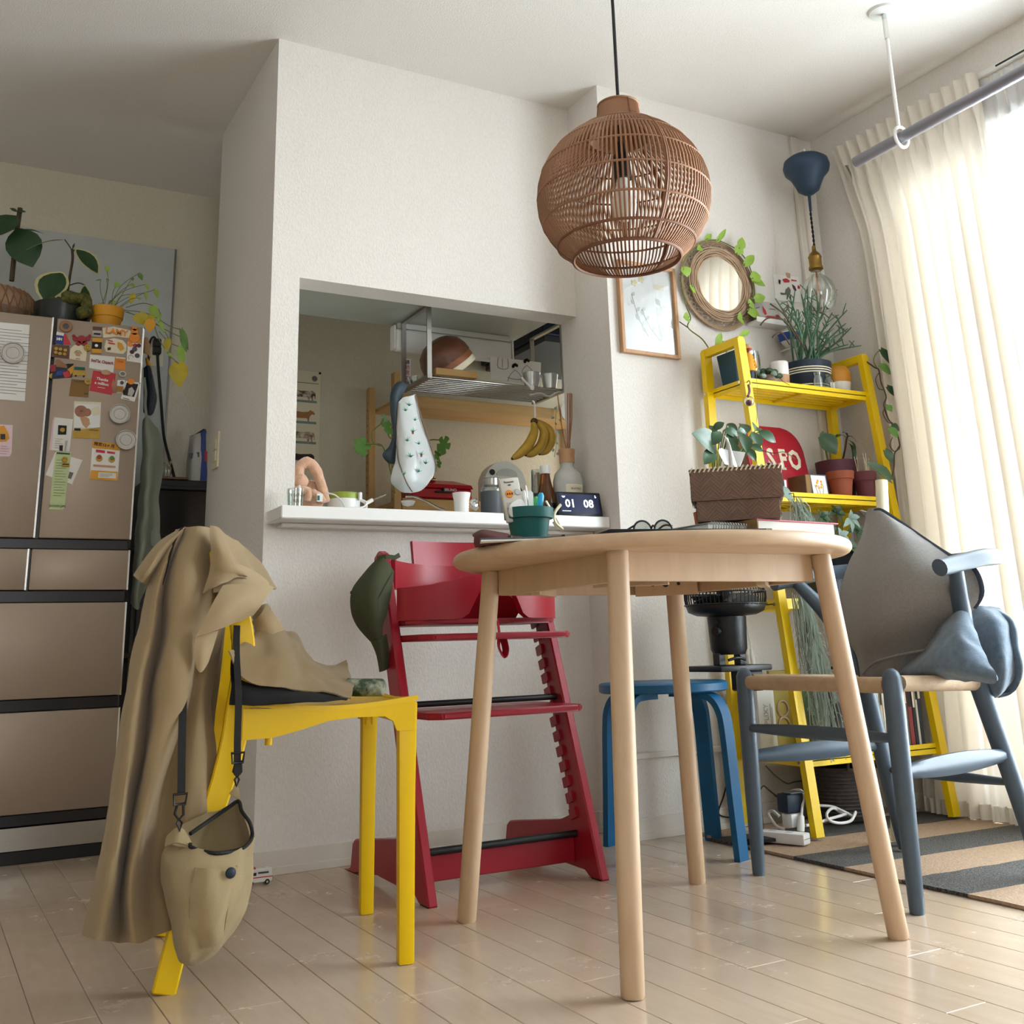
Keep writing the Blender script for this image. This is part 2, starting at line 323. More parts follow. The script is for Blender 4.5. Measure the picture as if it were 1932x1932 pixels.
# window wall: sliding window to the floor
wy0,wy1,wz=.32,2.42,2.12
w=B(); w.bb(XR,XR+.14,wy1,YB,0,CZ); w.bb(XR,XR+.14,Y0,wy0,0,CZ); w.bb(XR,XR+.14,wy0,wy1,wz,CZ); ST('wall_right',w,'wallpaper')
win=B(); win.bb(XR+.04,XR+.11,wy0,wy1,wz-.04,wz); win.bb(XR+.04,XR+.11,wy0,wy1,0,.03); win.bb(XR+.04,XR+.11,wy0,wy0+.04,0,wz); win.bb(XR+.04,XR+.11,wy1-.04,wy1,0,wz)
wf=ST('window_1',win,'steel'); ym=(wy0+wy1)/2
for a,b,xx in((wy0+.04,ym+.03,XR+.06),(ym-.03,wy1-.04,XR+.09)):
    s=B()
    s.bb(xx-.012,xx+.012,a,a+.05,.03,wz-.04); s.bb(xx-.012,xx+.012,b-.05,b,.03,wz-.04); s.bb(xx-.012,xx+.012,a,b,.03,.09); s.bb(xx-.012,xx+.012,a,b,wz-.09,wz-.04)
    sa=ob('sash',s,'steel',wf); ob('pane',B().bb(xx-.002,xx+.002,a+.05,b-.05,.09,wz-.09),'window_glass',sa)
# counter board of the serving hatch, baseboards, conduit
ST('trim_1',B().bb(.815,XP-.001,2.765,YP+.15,.895,.930,.003),'counter_white')
ST('trim_2',B().bb(.845,XP-.002,2.86,YP-.001,.883,.8945,.002),'trim_white')
for nm,a in(('baseboard_middle',(XL,XP,YP-.008,YP)),('baseboard_back',(XP,XR,YB-.008,YB)),('baseboard_left',(XL-.008,XL,YP,3.62)),('baseboard_pillar',(XP-.008,XP,YB,YP-.008))):
    b=B(); b.bb(*a,.018,.059,.001); x0,x1,y0,y1=a
    e=.005; b.bb(x0-(e if x1-x0<.01 else 0),x1,y0-(e if y1-y0<.01 else 0),y1,0,.019,.001)
    ST(nm,b,'trim_white')
ST('baseboard_right',B().bb(XR-.008,XR,wy1,YB,0,.059,.001),'trim_white')
ST('trim_3',B().bb(XP,2.3,YB-.012,YB,.217,.235,.003),'trim_white')
ST('trim_4',B().tube([(2.775,2.69,.0),(2.775,2.69,2.33)],.014,10),'trim_white',40)
ST('trim_5',B().bb(2.735,2.765,YB-.018,YB,.0,2.40,.003),'trim_white')
# kitchen fitting above the hatch: hanging cupboard seen from below
S('hanging_cupboard','pale grey kitchen cupboard seen from below above the serving hatch','cupboard',B().bb(xo+.002,XP-.002,YP+.101,3.345,1.66,2.30),'grey_panel')
t=T('wall_sheet','large pale grey kitchen wall panel behind the fridge','panel',(.1,YF-.01,.9))
ob('sheet',B().bb(-.9,.765,YF-.012,YF-.001,.9,2.15,.001),'grey_light',t); ob('edge_strip',B().bb(.765,.772,YF-.0145,YF-.001,.9,2.15),'brushed_steel',t)

# ---------------------------------------------------------------- round table
TX,TY,TZ=1.353,1.870,.737
t=T('round_table','round pale beech dining table with four splayed legs','table',(TX,TY,0))
pr=[(0.001,.709),(.395,.709)]+[(.402+.016*math.sin(PI*k/8),.723-.014*math.cos(PI*k/8)) for k in range(9)]+[(.395,.737),(.001,.737)]
ob('tabletop',B().lathe(pr,(TX,TY,0),96),'beech_top',t,40)
for sx,sy in((-1,-1),(-1,1),(1,-1),(1,1)):
    a=V((TX+sx*.30,TY+sy*.30,0)); b=V((TX+sx*.25,TY+sy*.25,.709)); d=(b-a)
    ob('leg',B().tube([a+d*k for k in(0,.006,.3,.7,1)],[.017,.0195,.0205,.0205,.020],24),'beech',t,40)
    c=V((TX+sx*.165,TY+sy*.165,.676)); e=V((-sy*.5,sx*.5,0)).normalized()
    br=ob('corner_block',B(Mx.Translation(c) @ Mx.Rotation(math.atan2(e.y,e.x),4,'Z')).box((0,0,0),(.145,.018,.05)),'beech',t)
    n=V((-sx,-sy,0)).normalized()
    bo=B(); bo.cyl(c+n*.008,c+n*.016,.007,n=10)
    for q in(-.03,.03): bo.cyl(c+e*q+n*.008,c+e*q+n*.012,.004,n=8)
    ob('bolt',bo,'black_plastic',br,40)
h=.232
for a,b in(((-1,-1),(1,-1)),((1,-1),(1,1)),((1,1),(-1,1)),((-1,1),(-1,-1))):
    p=V((TX+a[0]*h,TY+a[1]*h,.683)); q=V((TX+b[0]*h,TY+b[1]*h,.683))
    ob('apron',B().bar(p,q,.02,.054),'beech',t)
# ---------------------------------------------------------------- yellow chair (faces +x, turned a little)
A=V((.834,1.966,0)); ux=V((.983,-.184,0)); uy=V((.19,.982,0)); CM=Mx(((ux.x,uy.x,0,A.x),(ux.y,uy.y,0,A.y),(0,0,1,0),(0,0,0,1)))
t=T('dining_chair','bright yellow plastic dining chair under a trench coat','chair',(.64,2.19,0))
for v in(0,.405):
    b=B(CM); b.tube([(-.004,v,0),(-.002,v,.3),(0,v,.452)],[(.0205,.0205),(.0225,.0215),(.026,.023)],4,flat=(1,0,0))
    bmesh.ops.bevel(b.bm,geom=list(b.bm.edges),offset=.005,segments=2,affect='EDGES',profile=.6); ob('leg',b,'yellow_plastic',t,40)
    b=B(CM); P=sp([(-.418,v,0),(-.372,v,.2),(-.325,v,.37),(-.312,v,.46),(-.306,v,.55),(-.325,v,.64),(-.375,v,.735)],4)
    b.tube(P,[(.028+.004*math.exp(-((p.z-.42)/.09)**2),.019) for p in P],4,flat=(1,0,0)); bmesh.ops.bevel(b.bm,geom=list(b.bm.edges),offset=.003,segments=1,affect='EDGES'); ob('back_leg',b,'yellow_plastic',t,40)
rows=[]
for i in range(13):
    u=.018-.325*i/12; dip=-.012*math.sin(PI*min(1,i/11)); r=[]
    for j in range(9):
        v=-.018+.441*j/8; r.append((u,v,.463+dip-.009*math.sin(PI*j/8)))
    rows.append(r)
ob('seat',B(CM).grid(rows).thick(.009),'yellow_plastic',t,50)
for v in(-.012,.417):
    pf=[(.012,.455),(.012,.40),(-.022,.40),(-.03,.418),(-.045,.427),(-.10,.428),(-.15,.424),(-.20,.411),(-.25,.400),(-.305,.398),(-.305,.452),(-.15,.447)]
    b=B(CM @ Mx(((1,0,0,0),(0,0,1,v-.006),(0,1,0,0),(0,0,0,1)))); b.prism(pf,.012); rail=ob('side_rail',b,'yellow_plastic',t)
    for u,z in((-.07,.412),(-.255,.385)): ob('stacking_peg',B(CM).cyl((u,v+(.03 if v<.2 else -.03),z),(u,v+(.03 if v<.2 else -.03),.445),.007,n=10),'yellow_plastic',rail,40)
ob('front_rail',B(CM).box((.004,.2025,.432),(.014,.37,.045)),'yellow_plastic',t); ob('rear_rail',B(CM).box((-.3,.2025,.425),(.014,.38,.05)),'yellow_plastic',t)
bp=[[(-.322-.046*i/5-.025*math.sin(PI*j/8),.0+.405*j/8,(.645+.075*i/5)) for j in range(9)] for i in range(6)]
ob('backrest',B(CM).grid(bp).thick(.012),'yellow_plastic',t,50)
# ---------------------------------------------------------------- red high chair
HX0,HX1=1.045,1.495
t=T('high_chair','red wooden high chair with notched side rails by the hatch wall','chair',(1.27,2.55,0))
SIDE=[(2.318,0),(2.372,0),(2.39,.02),(2.62,.022),(2.76,.008),(2.79,0),(2.865,0),(2.80,.012),(2.795,.072),(2.78,.083),(2.50,.118),(2.45,.13),(2.455,.2),(2.655,.765),(2.652,.785),(2.625,.80),(2.598,.79)]
for x in(HX0,HX1):
    b=B(Mx(((0,0,1,x-.012),(1,0,0,0),(0,1,0,0),(0,0,0,1)))); b.prism(SIDE,.024); bmesh.ops.bevel(b.bm,geom=[e for e in b.bm.edges],offset=.004,segments=1,affect='EDGES')
    sp_=ob('side_panel',b,'red_paint',t)
    s=1 if x<1.2 else -1
    for k in range(17):
        f=.14+.036*k; y=2.318+.280*f/.79; c=V((x+s*.0155,y+.062,f)); d=V((0,.28,.79)).normalized()
        if f>.68: break
        ob('notch_block',B().tube([c-d*.012,c+d*.012],[(.0049,.022)]*2,4,flat=(1,0,0)),'red_paint',sp_)
    ob('foot_pad',B().bb(x-.011,x+.011,2.322,2.365,-.0,.006),'black_rubber',sp_)
for nm,y,z,dep,th in(('seat_plate',2.575,.605,.22,.014),('foot_plate',2.50,.566,.23,.016),('foot_plate',2.475,.387,.27,.016)):
    b=B(); b.slab([(HX0+.012,y+dep/2,z),(HX0+.012,y-dep/2+.03,z),(HX0+.04,y-dep/2,z),(HX1-.04,y-dep/2,z),(HX1-.012,y-dep/2+.03,z),(HX1-.012,y+dep/2,z)],th); bmesh.ops.bevel(b.bm,geom=list(b.bm.edges),offset=.004,segments=2,affect='EDGES'); ob(nm,b,'red_paint',t,40)
ob('tie_rod',B().cyl((HX0,2.50,.417),(HX1,2.50,.417),.0075,n=12),'black_plastic',t,40); ob('tie_rod',B().cyl((HX0,2.425,.094),(HX1,2.425,.094),.0085,n=12),'black_plastic',t,40)
ob('cross_board',B().bb(HX0+.012,HX1-.012,2.435,2.455,.028,.093,.002),'red_paint',t)
def bow(xa,xb,y,bul,zt,zb,n=24):
    A_,B_=[],[]
    for i in range(n+1):
        s=i/n; x=xa+(xb-xa)*s; yy=y+bul*math.sin(PI*s)**.7; A_.append((x,yy,zt(s))); B_.append((x,yy,zb(s)))
    return B().grid([A_,[tuple((V(p)+V(q))/2) for p,q in zip(A_,B_)],B_])
bell=lambda s:math.exp(-((s-.5)/.14)**4)
ob('baby_rail',bow(HX0+.01,HX1-.01,2.525,-.10,lambda s:.696+.036*math.exp(-((s-.5)/.27)**2),lambda s:.617+.094*bell(s)).thick(.018),'red_paint',t,50)
ob('lower_backrest',bow(HX0+.014,HX1-.014,2.60,.115,lambda s:.775-.006*math.sin(PI*s),lambda s:.70).thick(.012),'red_paint',t,50)
b=B(); rows=[]
for i in range(6):
    z=.735+.1*i/5; rows.append([(1.165+.245*j/10,2.70+.022*math.sin(PI*j/10)+.02*i/5,z) for j in range(11)])
b.grid(rows).thick(.010); ob('high_backrest',b,'red_paint',t,50)
rows=[[(1.10+.35*j/12,2.66+.06*math.sin(PI*j/12)-.012*i,.617+.11*i/5*math.sin(PI*(j+.6)/13.2)**.5) for j in range(13)] for i in range(6)]
ob('inner_backrest',B().grid(rows).thick(.008),'red_paint',t,50)
ob('crotch_strap',B().tube(sp([(1.285,2.44,.612),(1.278,2.42,.575),(1.27,2.41,.548),(1.282,2.408,.525),(1.29,2.41,.54),(1.288,2.42,.57)],5),(.012,.002),6),'red_paint',t,40)
# ---------------------------------------------------------------- blue stool
SX,SY=1.83,2.50
t=T('stool','round blue stool with four bent wood legs by the wall','stool',(SX,SY,0))
ob('seat',B().lathe([(.001,.414),(.172,.414),(.178,.418),(.178,.436),(.172,.44),(.001,.44)],(SX,SY,0),48),'blue_paint',t,40)
for an in(110,20,-70,-160):
    d=V((math.cos(R(an)),math.sin(R(an)),0)); w=V((-d.y,d.x,0)); P=sp([V((SX,SY,.405))+d*.06,V((SX,SY,.405))+d*.12,V((SX,SY,.398))+d*.158,V((SX,SY,.365))+d*.183,V((SX,SY,.31))+d*.192,V((SX,SY,.15))+d*.2,V((SX,SY,0))+d*.208],5)
    ob('leg',B().tube(P,[(.0085*1.414,.0225*1.414)]*len(P),4,flat=(0,0,1)),'blue_paint',t,35)
# ---------------------------------------------------------------- blue grey wishbone chair (faces -x)
t=T('armchair','blue grey wishbone armchair with woven paper cord seat and two cushions','chair',(2.03,1.92,0))
yn,yf=1.675,2.150
for y in(yn,yf):
    ob('front_leg',B().tube([(1.822,y,0),(1.823,y,.01),(1.825,y,.2),(1.827,y,.40),(1.827,y,.458),(1.827,y,.470),(1.827,y,.477)],[.0145,.0155,.0195,.0215,.020,.015,.006],18),'slate_paint',t,50)
for s,y0,y1,ya in((1,1.715,1.735,1.655),(-1,2.11,2.09,2.175)):
    P=sp([(2.275,y0,.0165),(2.235,y0+s*.008,.2),(2.185,y1,.40),(2.155,y1,.50),(2.10,(y1+ya)/2,.615),(2.05,ya,.693)],6); n=len(P)
    ob('rear_leg',B().tube(P,[.0145+.0085*math.sin(PI*min(1,i/(n-1)*1.0))**.8 for i in range(n)],16),'slate_paint',t,50)
P=[(1.985,1.645,.688),(2.06,1.65,.700)]+[(2.14+.185*math.sin(PI*k/12),1.915-.265*math.cos(PI*k/12),.713+.012*math.sin(PI*k/12)) for k in range(13)]+[(2.06,2.18,.700),(1.985,2.185,.688)]
P=sp(P,3); ob('arm_rail',B().tube(P,[(.0205,.0185)]*len(P),16),'slate_paint',t,50)
b=B(); b.tube(sp([(2.20,1.915,.43),(2.25,1.915,.52),(2.295,1.915,.60)],5),(.012,.03),8,flat=(0,1,0))
for s in(-1,1): b.tube(sp([(2.285,1.915+s*.008,.575),(2.305,1.915+s*.03,.64),(2.318,1.915+s*.07,.705)],5),(.008,.018),8,flat=(0,1,0))
ob('splat',b,'slate_paint',t,50)
def boat(a,b_,w,h):
    P=[V(a)+(V(b_)-V(a))*k/10 for k in range(11)]; return B().tube(P,[(w,h*(.55+.45*math.sin(PI*k/10))) for k in range(11)],8,flat=tuple((V(b_)-V(a)).cross(V((0,0,1)))))
for y0,y1 in((yn,1.724),(yf,2.1)): ob('side_stretcher',boat((1.825,y0,.268),(2.222,y1,.272),.013,.024),'slate_paint',t,50)
ob('front_stretcher',boat((1.825,yn,.335),(1.825,yf,.335),.012,.016),'slate_paint',t,50); ob('back_stretcher',boat((2.235,1.72,.21),(2.235,2.105,.21),.010,.013),'slate_paint',t,50)
b=B(); q=[(1.829,yn+.022),(1.829,yf-.022)]
b.tube([(1.829,yn+.018,.442),(1.829,yf-.018,.442)],(.0165,.0175),14)
ob('front_cord_roll',b,'paper_cord',t,50)
for y0,y1 in((yn+.002,1.737),(yf-.002,2.088)): ob('side_cord_roll',B().tube([(1.85,y0,.445),(2.165,y1,.432)],(.0165,.0175),14),'paper_cord',t,50)
b=B(); C0=V((1.995,1.912,.437)); cor=[V((1.835,yn+.01,.452)),V((1.835,yf-.01,.452)),V((2.17,2.08,.44)),V((2.17,1.745,.44))]
for i in range(4):
    a,c=cor[i],cor[(i+1)%4]; m=(a+c)/2; inn=(C0-m).normalized(); L=(c-a).length
    for k in range(24):
        f=(k+.5)/24; p0=a+(c-a)*f; tl=min(f,1-f)*2; p1=p0+(C0-m)*tl*.98
        b.tube([p0,(p0+p1)/2+V((0,0,-.002)),p1],[.0045]*3,4)
ob('woven_seat',b,'paper_cord',t,60,kind='stuff')
ob('seat_underside',B().slab([c-V((0,0,.014)) for c in cor],.006),'paper_cord',t)
# ---------------------------------------------------------------- fridge
FY=3.505; FX=.556
t=T('refrigerator','tall champagne coloured refrigerator with black handle strips and many magnets','fridge',(.23,3.83,0))
ob('body',B().bb(-.1,FX-.004,FY+.045,4.15,0.012,1.575,.004),'fridge_side',t)
for nm,x0,x1,z0,z1 in(('door',-.1,.281,.907,1.60),('door',.293,FX,.907,1.60),('drawer',-.1,.269,.753,.874),('drawer',.277,FX,.753,.874),('drawer',-.1,FX,.443,.716),('drawer',-.1,FX,.131,.407)):
    d=ob(nm,B().bb(x0,x1,FY,FY+.045,z0,z1,.004,2),'fridge_face',t,40)
    ob('edge_trim',B().bb(x1-.0035,x1+.0015,FY-.0015,FY+.03,z0,z1),'chrome',d)
for z0,z1 in((.874,.907),(.716,.753),(.407,.443),(.097,.131)): ob('handle_strip',B().bb(-.1,FX-.004,FY+.012,FY+.05,z0+.001,z1-.001,.002),'fridge_black',t)
ob('handle_strip',B().bb(.2815,.2925,FY+.014,FY+.05,.9,1.60),'fridge_black',t); ob('handle_strip',B().bb(.2695,.2765,FY+.014,FY+.05,.75,.874),'fridge_black',t)
ob('kick_panel',B().bb(-.1,FX-.012,FY+.004,FY+.05,.036,.096),'brushed_steel',t); ob('plinth',B().bb(-.1,FX-.02,FY+.004,FY+.06,0,.035,.002),'fridge_black',t)
ob('top_cover',B().bb(-.1,FX-.01,FY+.03,4.15,1.5755,1.598,.003),'fridge_face',t)
# ---------------------------------------------------------------- yellow steel shelf
t=T('metal_shelf','yellow steel shelving unit with slanted front posts holding plants in the corner','shelf',(2.49,2.53,0))
for x in(2.215,2.765):
    for nm,a,b_ in(('front_post',(x,2.355,.0165),(x,2.50,1.478)),('back_post',(x,2.668,.0165 if x<2.5 else .0165),(x,2.668,1.478))):
        ob(nm,B().bar(a,b_,.030,.022,up=(0,1,0)),'yellow_paint',t)
    ob('top_bar',B().bb(x-.012,x+.012,2.488,2.680,1.458,1.486,.002),'yellow_paint',t)
b=B()
for nm,z in(('tier',1.338),('tier',.973),('tier',.648),('tier',.212)):
    yF=2.355+.145*z/1.478+.004; d=B(); x0,x1=2.226,2.754
    d.bb(x0,x1,yF,yF+.003,z-.018,z+.012); d.bb(x0,x1,2.662,2.665,z-.018,z+.012); d.bb(x0,x0+.003,yF,2.665,z-.018,z+.012); d.bb(x1-.003,x1,yF,2.665,z-.018,z+.012); d.bb(x0,x1,yF,2.665,z-.004,z-.001)
    p=ob(nm,d,'yellow_paint',t)
    r=B()
    for k in range(5): yy=yF+.03+(2.64-yF)*k/5; r.bb(x0+.02,x1-.02,yy,yy+.008,z-.007,z-.004)
    r.bb((x0+x1)/2-.004,(x0+x1)/2+.004,yF,2.66,z-.012,z-.004); ob('stiffening_rib',r,'yellow_paint',p)
    for x in(2.2125,2.7675):
        for y in(yF+.006,2.668): 
            s=-1 if x<2.4 else 1; ob('screw',B().cyl((x+s*.008,y,z-.004),(x+s*.015,y,z-.004),.005,n=8),'chrome',p,40)
# ---------------------------------------------------------------- striped rug
t=T('rug','flatwoven jute rug with black and tan stripes under the armchair','rug',(2.42,1.9,0))
E_=[2.62,2.57,2.40,2.235,2.06,1.885,1.705,1.53,1.36,1.19]
for i in range(len(E_)-1):
    a,b_=E_[i],E_[i+1]; rows=[]
    for j in range(17):
        x=2.012+.80*j/16; w=.006*noise.noise(V((i*3,j*.8,0))) if j<1 else 0; sk=-.10*(x-2.01)*0.6
        rows.append([(x+w+.003*noise.noise(V((x*9,k*2+i*5,1))),a+(b_-a)*k/4+sk,.0085+.0015*noise.noise(V((x*14,i+k*.3,3)))) for k in range(5)])
    ob('stripe',B().grid(rows).thick(.007),'rug_black' if i%2 else 'jute',t,60)

# ---------------------------------------------------------------- rattan pendant lamp
LX,LY,LZ,LR=1.338,1.862,1.548,.2
t=T('pendant_lamp','large round rattan pendant lamp hanging on a black cord above the table','lamp',(LX,LY,LZ-.19))
prof=[(.046,.235),(.05,.20),(.062,.165),(.072,.150)]+[(LR*math.sin(R(a))*1.0,LR*math.cos(R(a))*.93) for a in(30,40,50,60,70,80,90,100,110,120,130,137,144)]
prof=[(r,z) for r,z in prof]; NC=118
def ribs(sel,rad):
    b=B()
    for k in sel:
        a=2*PI*k/NC+.004*math.sin(k*7.1); P=[V((LX+r*math.cos(a),LY+r*math.sin(a),LZ+z)) for r,z in prof]; P=[p for i,p in enumerate(P)]
        b.tube(P,rad,4,caps=False)
    return b
ob('cane_ribs',ribs([k for k in range(NC)],.0026),'rattan',t,60,kind='stuff')
for k in(7,46,86): ob('frame_rib',ribs([k+.5],.0045),'rattan_dark',t,60)
for r,z,q in((.047,.235,.003),(.064,.162,.0026),(.10,.163,.0024),(.153,.119,.0026),(.187,.064,.0026),(.199,.0,.0028),(.188,-.064,.0028),(.156,-.117,.0034),(.122,-.151,.0042)):
    ob('hoop',B().tube([(LX+(r+.001)*math.cos(2*PI*k/60),LY+(r+.001)*math.sin(2*PI*k/60),LZ+z) for k in range(60)],q,6,closed=True),'rattan_dark' if z<-.1 else 'rattan',t,60)
ob('cord',B().tube([(LX,LY,LZ+.12),(LX+.002,LY,LZ+.5),(LX,LY,CZ-.02)],.0042,8),'black_plastic',t,50)
ob('ceiling_cap',B().lathe([(.001,-.03),(.045,-.03),(.05,-.02),(.05,0),(.001,0)],(LX,LY,CZ),24),'black_plastic',t,40)
ob('socket',B().lathe([(.001,.14),(.008,.14),(.012,.115),(.02,.10),(.021,.045),(.001,.045)],(LX,LY,LZ),20),'black_plastic',t,40)
ob('bulb',B().lathe([(.001,.045),(.014,.045),(.016,.03),(.026,.0),(.03,-.022),(.026,-.042),(.014,-.056),(.001,-.06)],(LX,LY,LZ),24),'bulb_white',t,60)
# ---------------------------------------------------------------- bare bulb pendant in the corner
BX,BY=2.648,2.55
t=T('bulb_pendant','navy bell canopy with twisted cord and bare clear globe bulb in the corner','lamp',(BX,BY,1.63))
ob('canopy',B().lathe([(.001,2.238),(.004,2.238),(.006,2.232),(.06,2.226),(.078,2.212),(.083,2.19),(.078,2.17),(.06,2.15),(.046,2.12),(.038,2.10),(.018,2.085),(.001,2.083)],(BX,BY,0),32),'navy_canopy',t,50)
ob('hook',B().tube([(BX,BY,2.236),(BX,BY,2.26),(BX+.06,BY+.08,2.30),(BX+.10,BY+.155,2.33)],.004,8),'white_plastic',t,50)
ob('strain_relief',B().tube([(BX,BY,2.09),(BX-.002,BY,2.02)],[.006,.0045],10),'navy_canopy',t,50)
b=B()
for ph in(0,PI): b.tube([(BX-.003+.0022*math.cos(ph+k*.8),BY+.0022*math.sin(ph+k*.8),2.02-.0043*k) for k in range(36)],.0022,5)
ob('twisted_cord',b,'black_cloth',t,60,kind='stuff')
ob('socket',B().lathe([(.001,1.885),(.006,1.885),(.008,1.865),(.018,1.855),(.024,1.843),(.022,1.838),(.022,1.81),(.025,1.806),(.025,1.797),(.020,1.793),(.001,1.793)],(BX-.006,BY,0),24),'brass',t,40)
ob('glass_globe',B().lathe([(.016,1.793),(.017,1.778),(.03,1.768),(.05,1.748),(.06,1.715),(.06,1.695),(.05,1.66),(.03,1.642),(.012,1.637),(.001,1.636)],(BX-.006,BY,0),32,caps=False),'clear_glass',t,60)
b=B(); b.tube([(BX-.006,BY,1.793),(BX-.006,BY,1.72)],.003,6)
for k in range(6): b.tube([(BX-.006+.004*math.cos(k*PI/3),BY+.004*math.sin(k*PI/3),1.74),(BX-.006+.014*math.cos(k*PI/3),BY+.014*math.sin(k*PI/3),1.70)],.0007,4)
ob('filament',b,'copper',t)
# ---------------------------------------------------------------- indoor drying rod hung from the ceiling
t=T('drying_rod','grey metal drying rod held by a white ceiling hanger in front of the curtain','rod',(2.43,1.53,1.98))
ob('pole',B().tube([(2.43,2.132,1.982),(2.43,.55,1.992)],.0175,20),'rod_grey',t,40)
hx,hy=2.42,1.945
for y in(hy,.85):
    hg=ob('hanger_pole',B().tube([(hx+.006,y+.006,2.02),(hx,y,2.33)],.0055,12),'white_plastic',t,50)
    ob('ceiling_plate',B().lathe([(.001,-.012),(.03,-.012),(.044,-.008),(.046,0),(.001,0)],(hx,y,CZ),32),'pearl_white',hg,40)
    ob('upper_sleeve',B().tube([(hx,y,2.31),(hx,y,2.396)],.0075,12),'chrome',hg,50)
    ob('hook_ring',B().tube([(2.43+.027*math.sin(2*PI*k/24),y+.004,1.984+.033*math.cos(2*PI*k/24)) for k in range(24)],.0055,8,closed=True),'white_plastic',hg,50)
# ---------------------------------------------------------------- curtains
def curtain(b,ys,x0,amp,wl,z0,z1,seed,flare=None,n=160,m=26):
    rows=[]
    for i in range(m+1):
        f=i/m; z=z1+(z0-z1)*f; r=[]
        for j in range(n+1):
            s=j/n; ya,yb=ys(f); y=ya+(yb-ya)*s; ph=2*PI*s*wl; a=amp*(.55+.6*min(1,f*3))*(1+.5*noise.noise(V((s*7,seed,f*.6))))
            x=x0+a*math.sin(ph+1.6*noise.noise(V((s*5+seed,f*.8,0))))+.4*a*math.sin(2.3*ph+seed+f)
            if z>z1-.09: x=x0+.012*math.sin(ph*1.5+.3)*(1 if f>0 else 1)
            y+=.35*a*math.cos(ph)*(1 if z<=z1-.09 else .2)
            r.append((x,y,z))
        rows.append(r)
    return b.grid(rows)
t=T('curtain','cream pleated curtain hanging to the floor left of the bright window','curtain',(2.78,2.23,.015))
ob('cloth',curtain(B(),lambda f:(2.50-.05*math.sin(PI*min(1,f*1.0))+.07*max(0,1-f*6),1.93-.06*f),2.810,.020,9,.012,2.30,1),'curtain_cream',t,70)
ob('hem',curtain(B(),lambda f:(2.50,1.87),2.806,.020*1.1,9,.012,.055,1,m=3),'curtain_cream',t,70)
t=T('curtain','white sheer curtain covering the open part of the bright window','curtain',(2.80,1.0,.02))
ob('cloth',curtain(B(),lambda f:(2.0-.03*f,.24),2.842,.007,30,.02,2.27,5,n=320,m=10),'curtain_sheer',t,70)
t=T('curtain_rail','white aluminium curtain rail fixed to the wall above the window','rail',(2.81,.8,2.29))
ob('track',B().bb(2.834,2.8485,(.2),2.55,2.281,2.30,.002),'white_plastic',t); ob('groove_line',B().bb(2.8315,2.8345,(.2),1.88,2.288,2.293),'black_plastic',t)
for y in(2.4,1.5,.6): ob('wall_bracket',B().bb(2.835,2.85,y-.01,y+.01,2.3003,2.315),'white_plastic',t)
# ---------------------------------------------------------------- switch and sockets
t=T('light_switch','beige double light switch plate on the side of the hatch wall','switch',(XL-.006,3.49,1.14))
ob('plate',B().bb(XL-.007,XL-.0003,3.455,3.53,1.142,1.262,.002),'cream',t); ob('rocker',B().bb(XL-.010,XL-.007,3.475,3.51,1.165,1.20,.001),'cream',t); ob('rocker',B().bb(XL-.010,XL-.007,3.475,3.51,1.203,1.238,.001),'cream',t)
t=T('wall_socket','beige wall socket low on the hatch wall side behind the chair','socket',(XL-.006,3.28,.19))
ob('plate',B().bb(XL-.007,XL-.0003,3.235,3.345,.193,.302,.002),'cream',t); ob('socket_face',B().bb(XL-.009,XL-.007,3.26,3.32,.215,.245),'white_plastic',t); ob('socket_face',B().bb(XL-.009,XL-.007,3.26,3.32,.252,.282),'white_plastic',t)

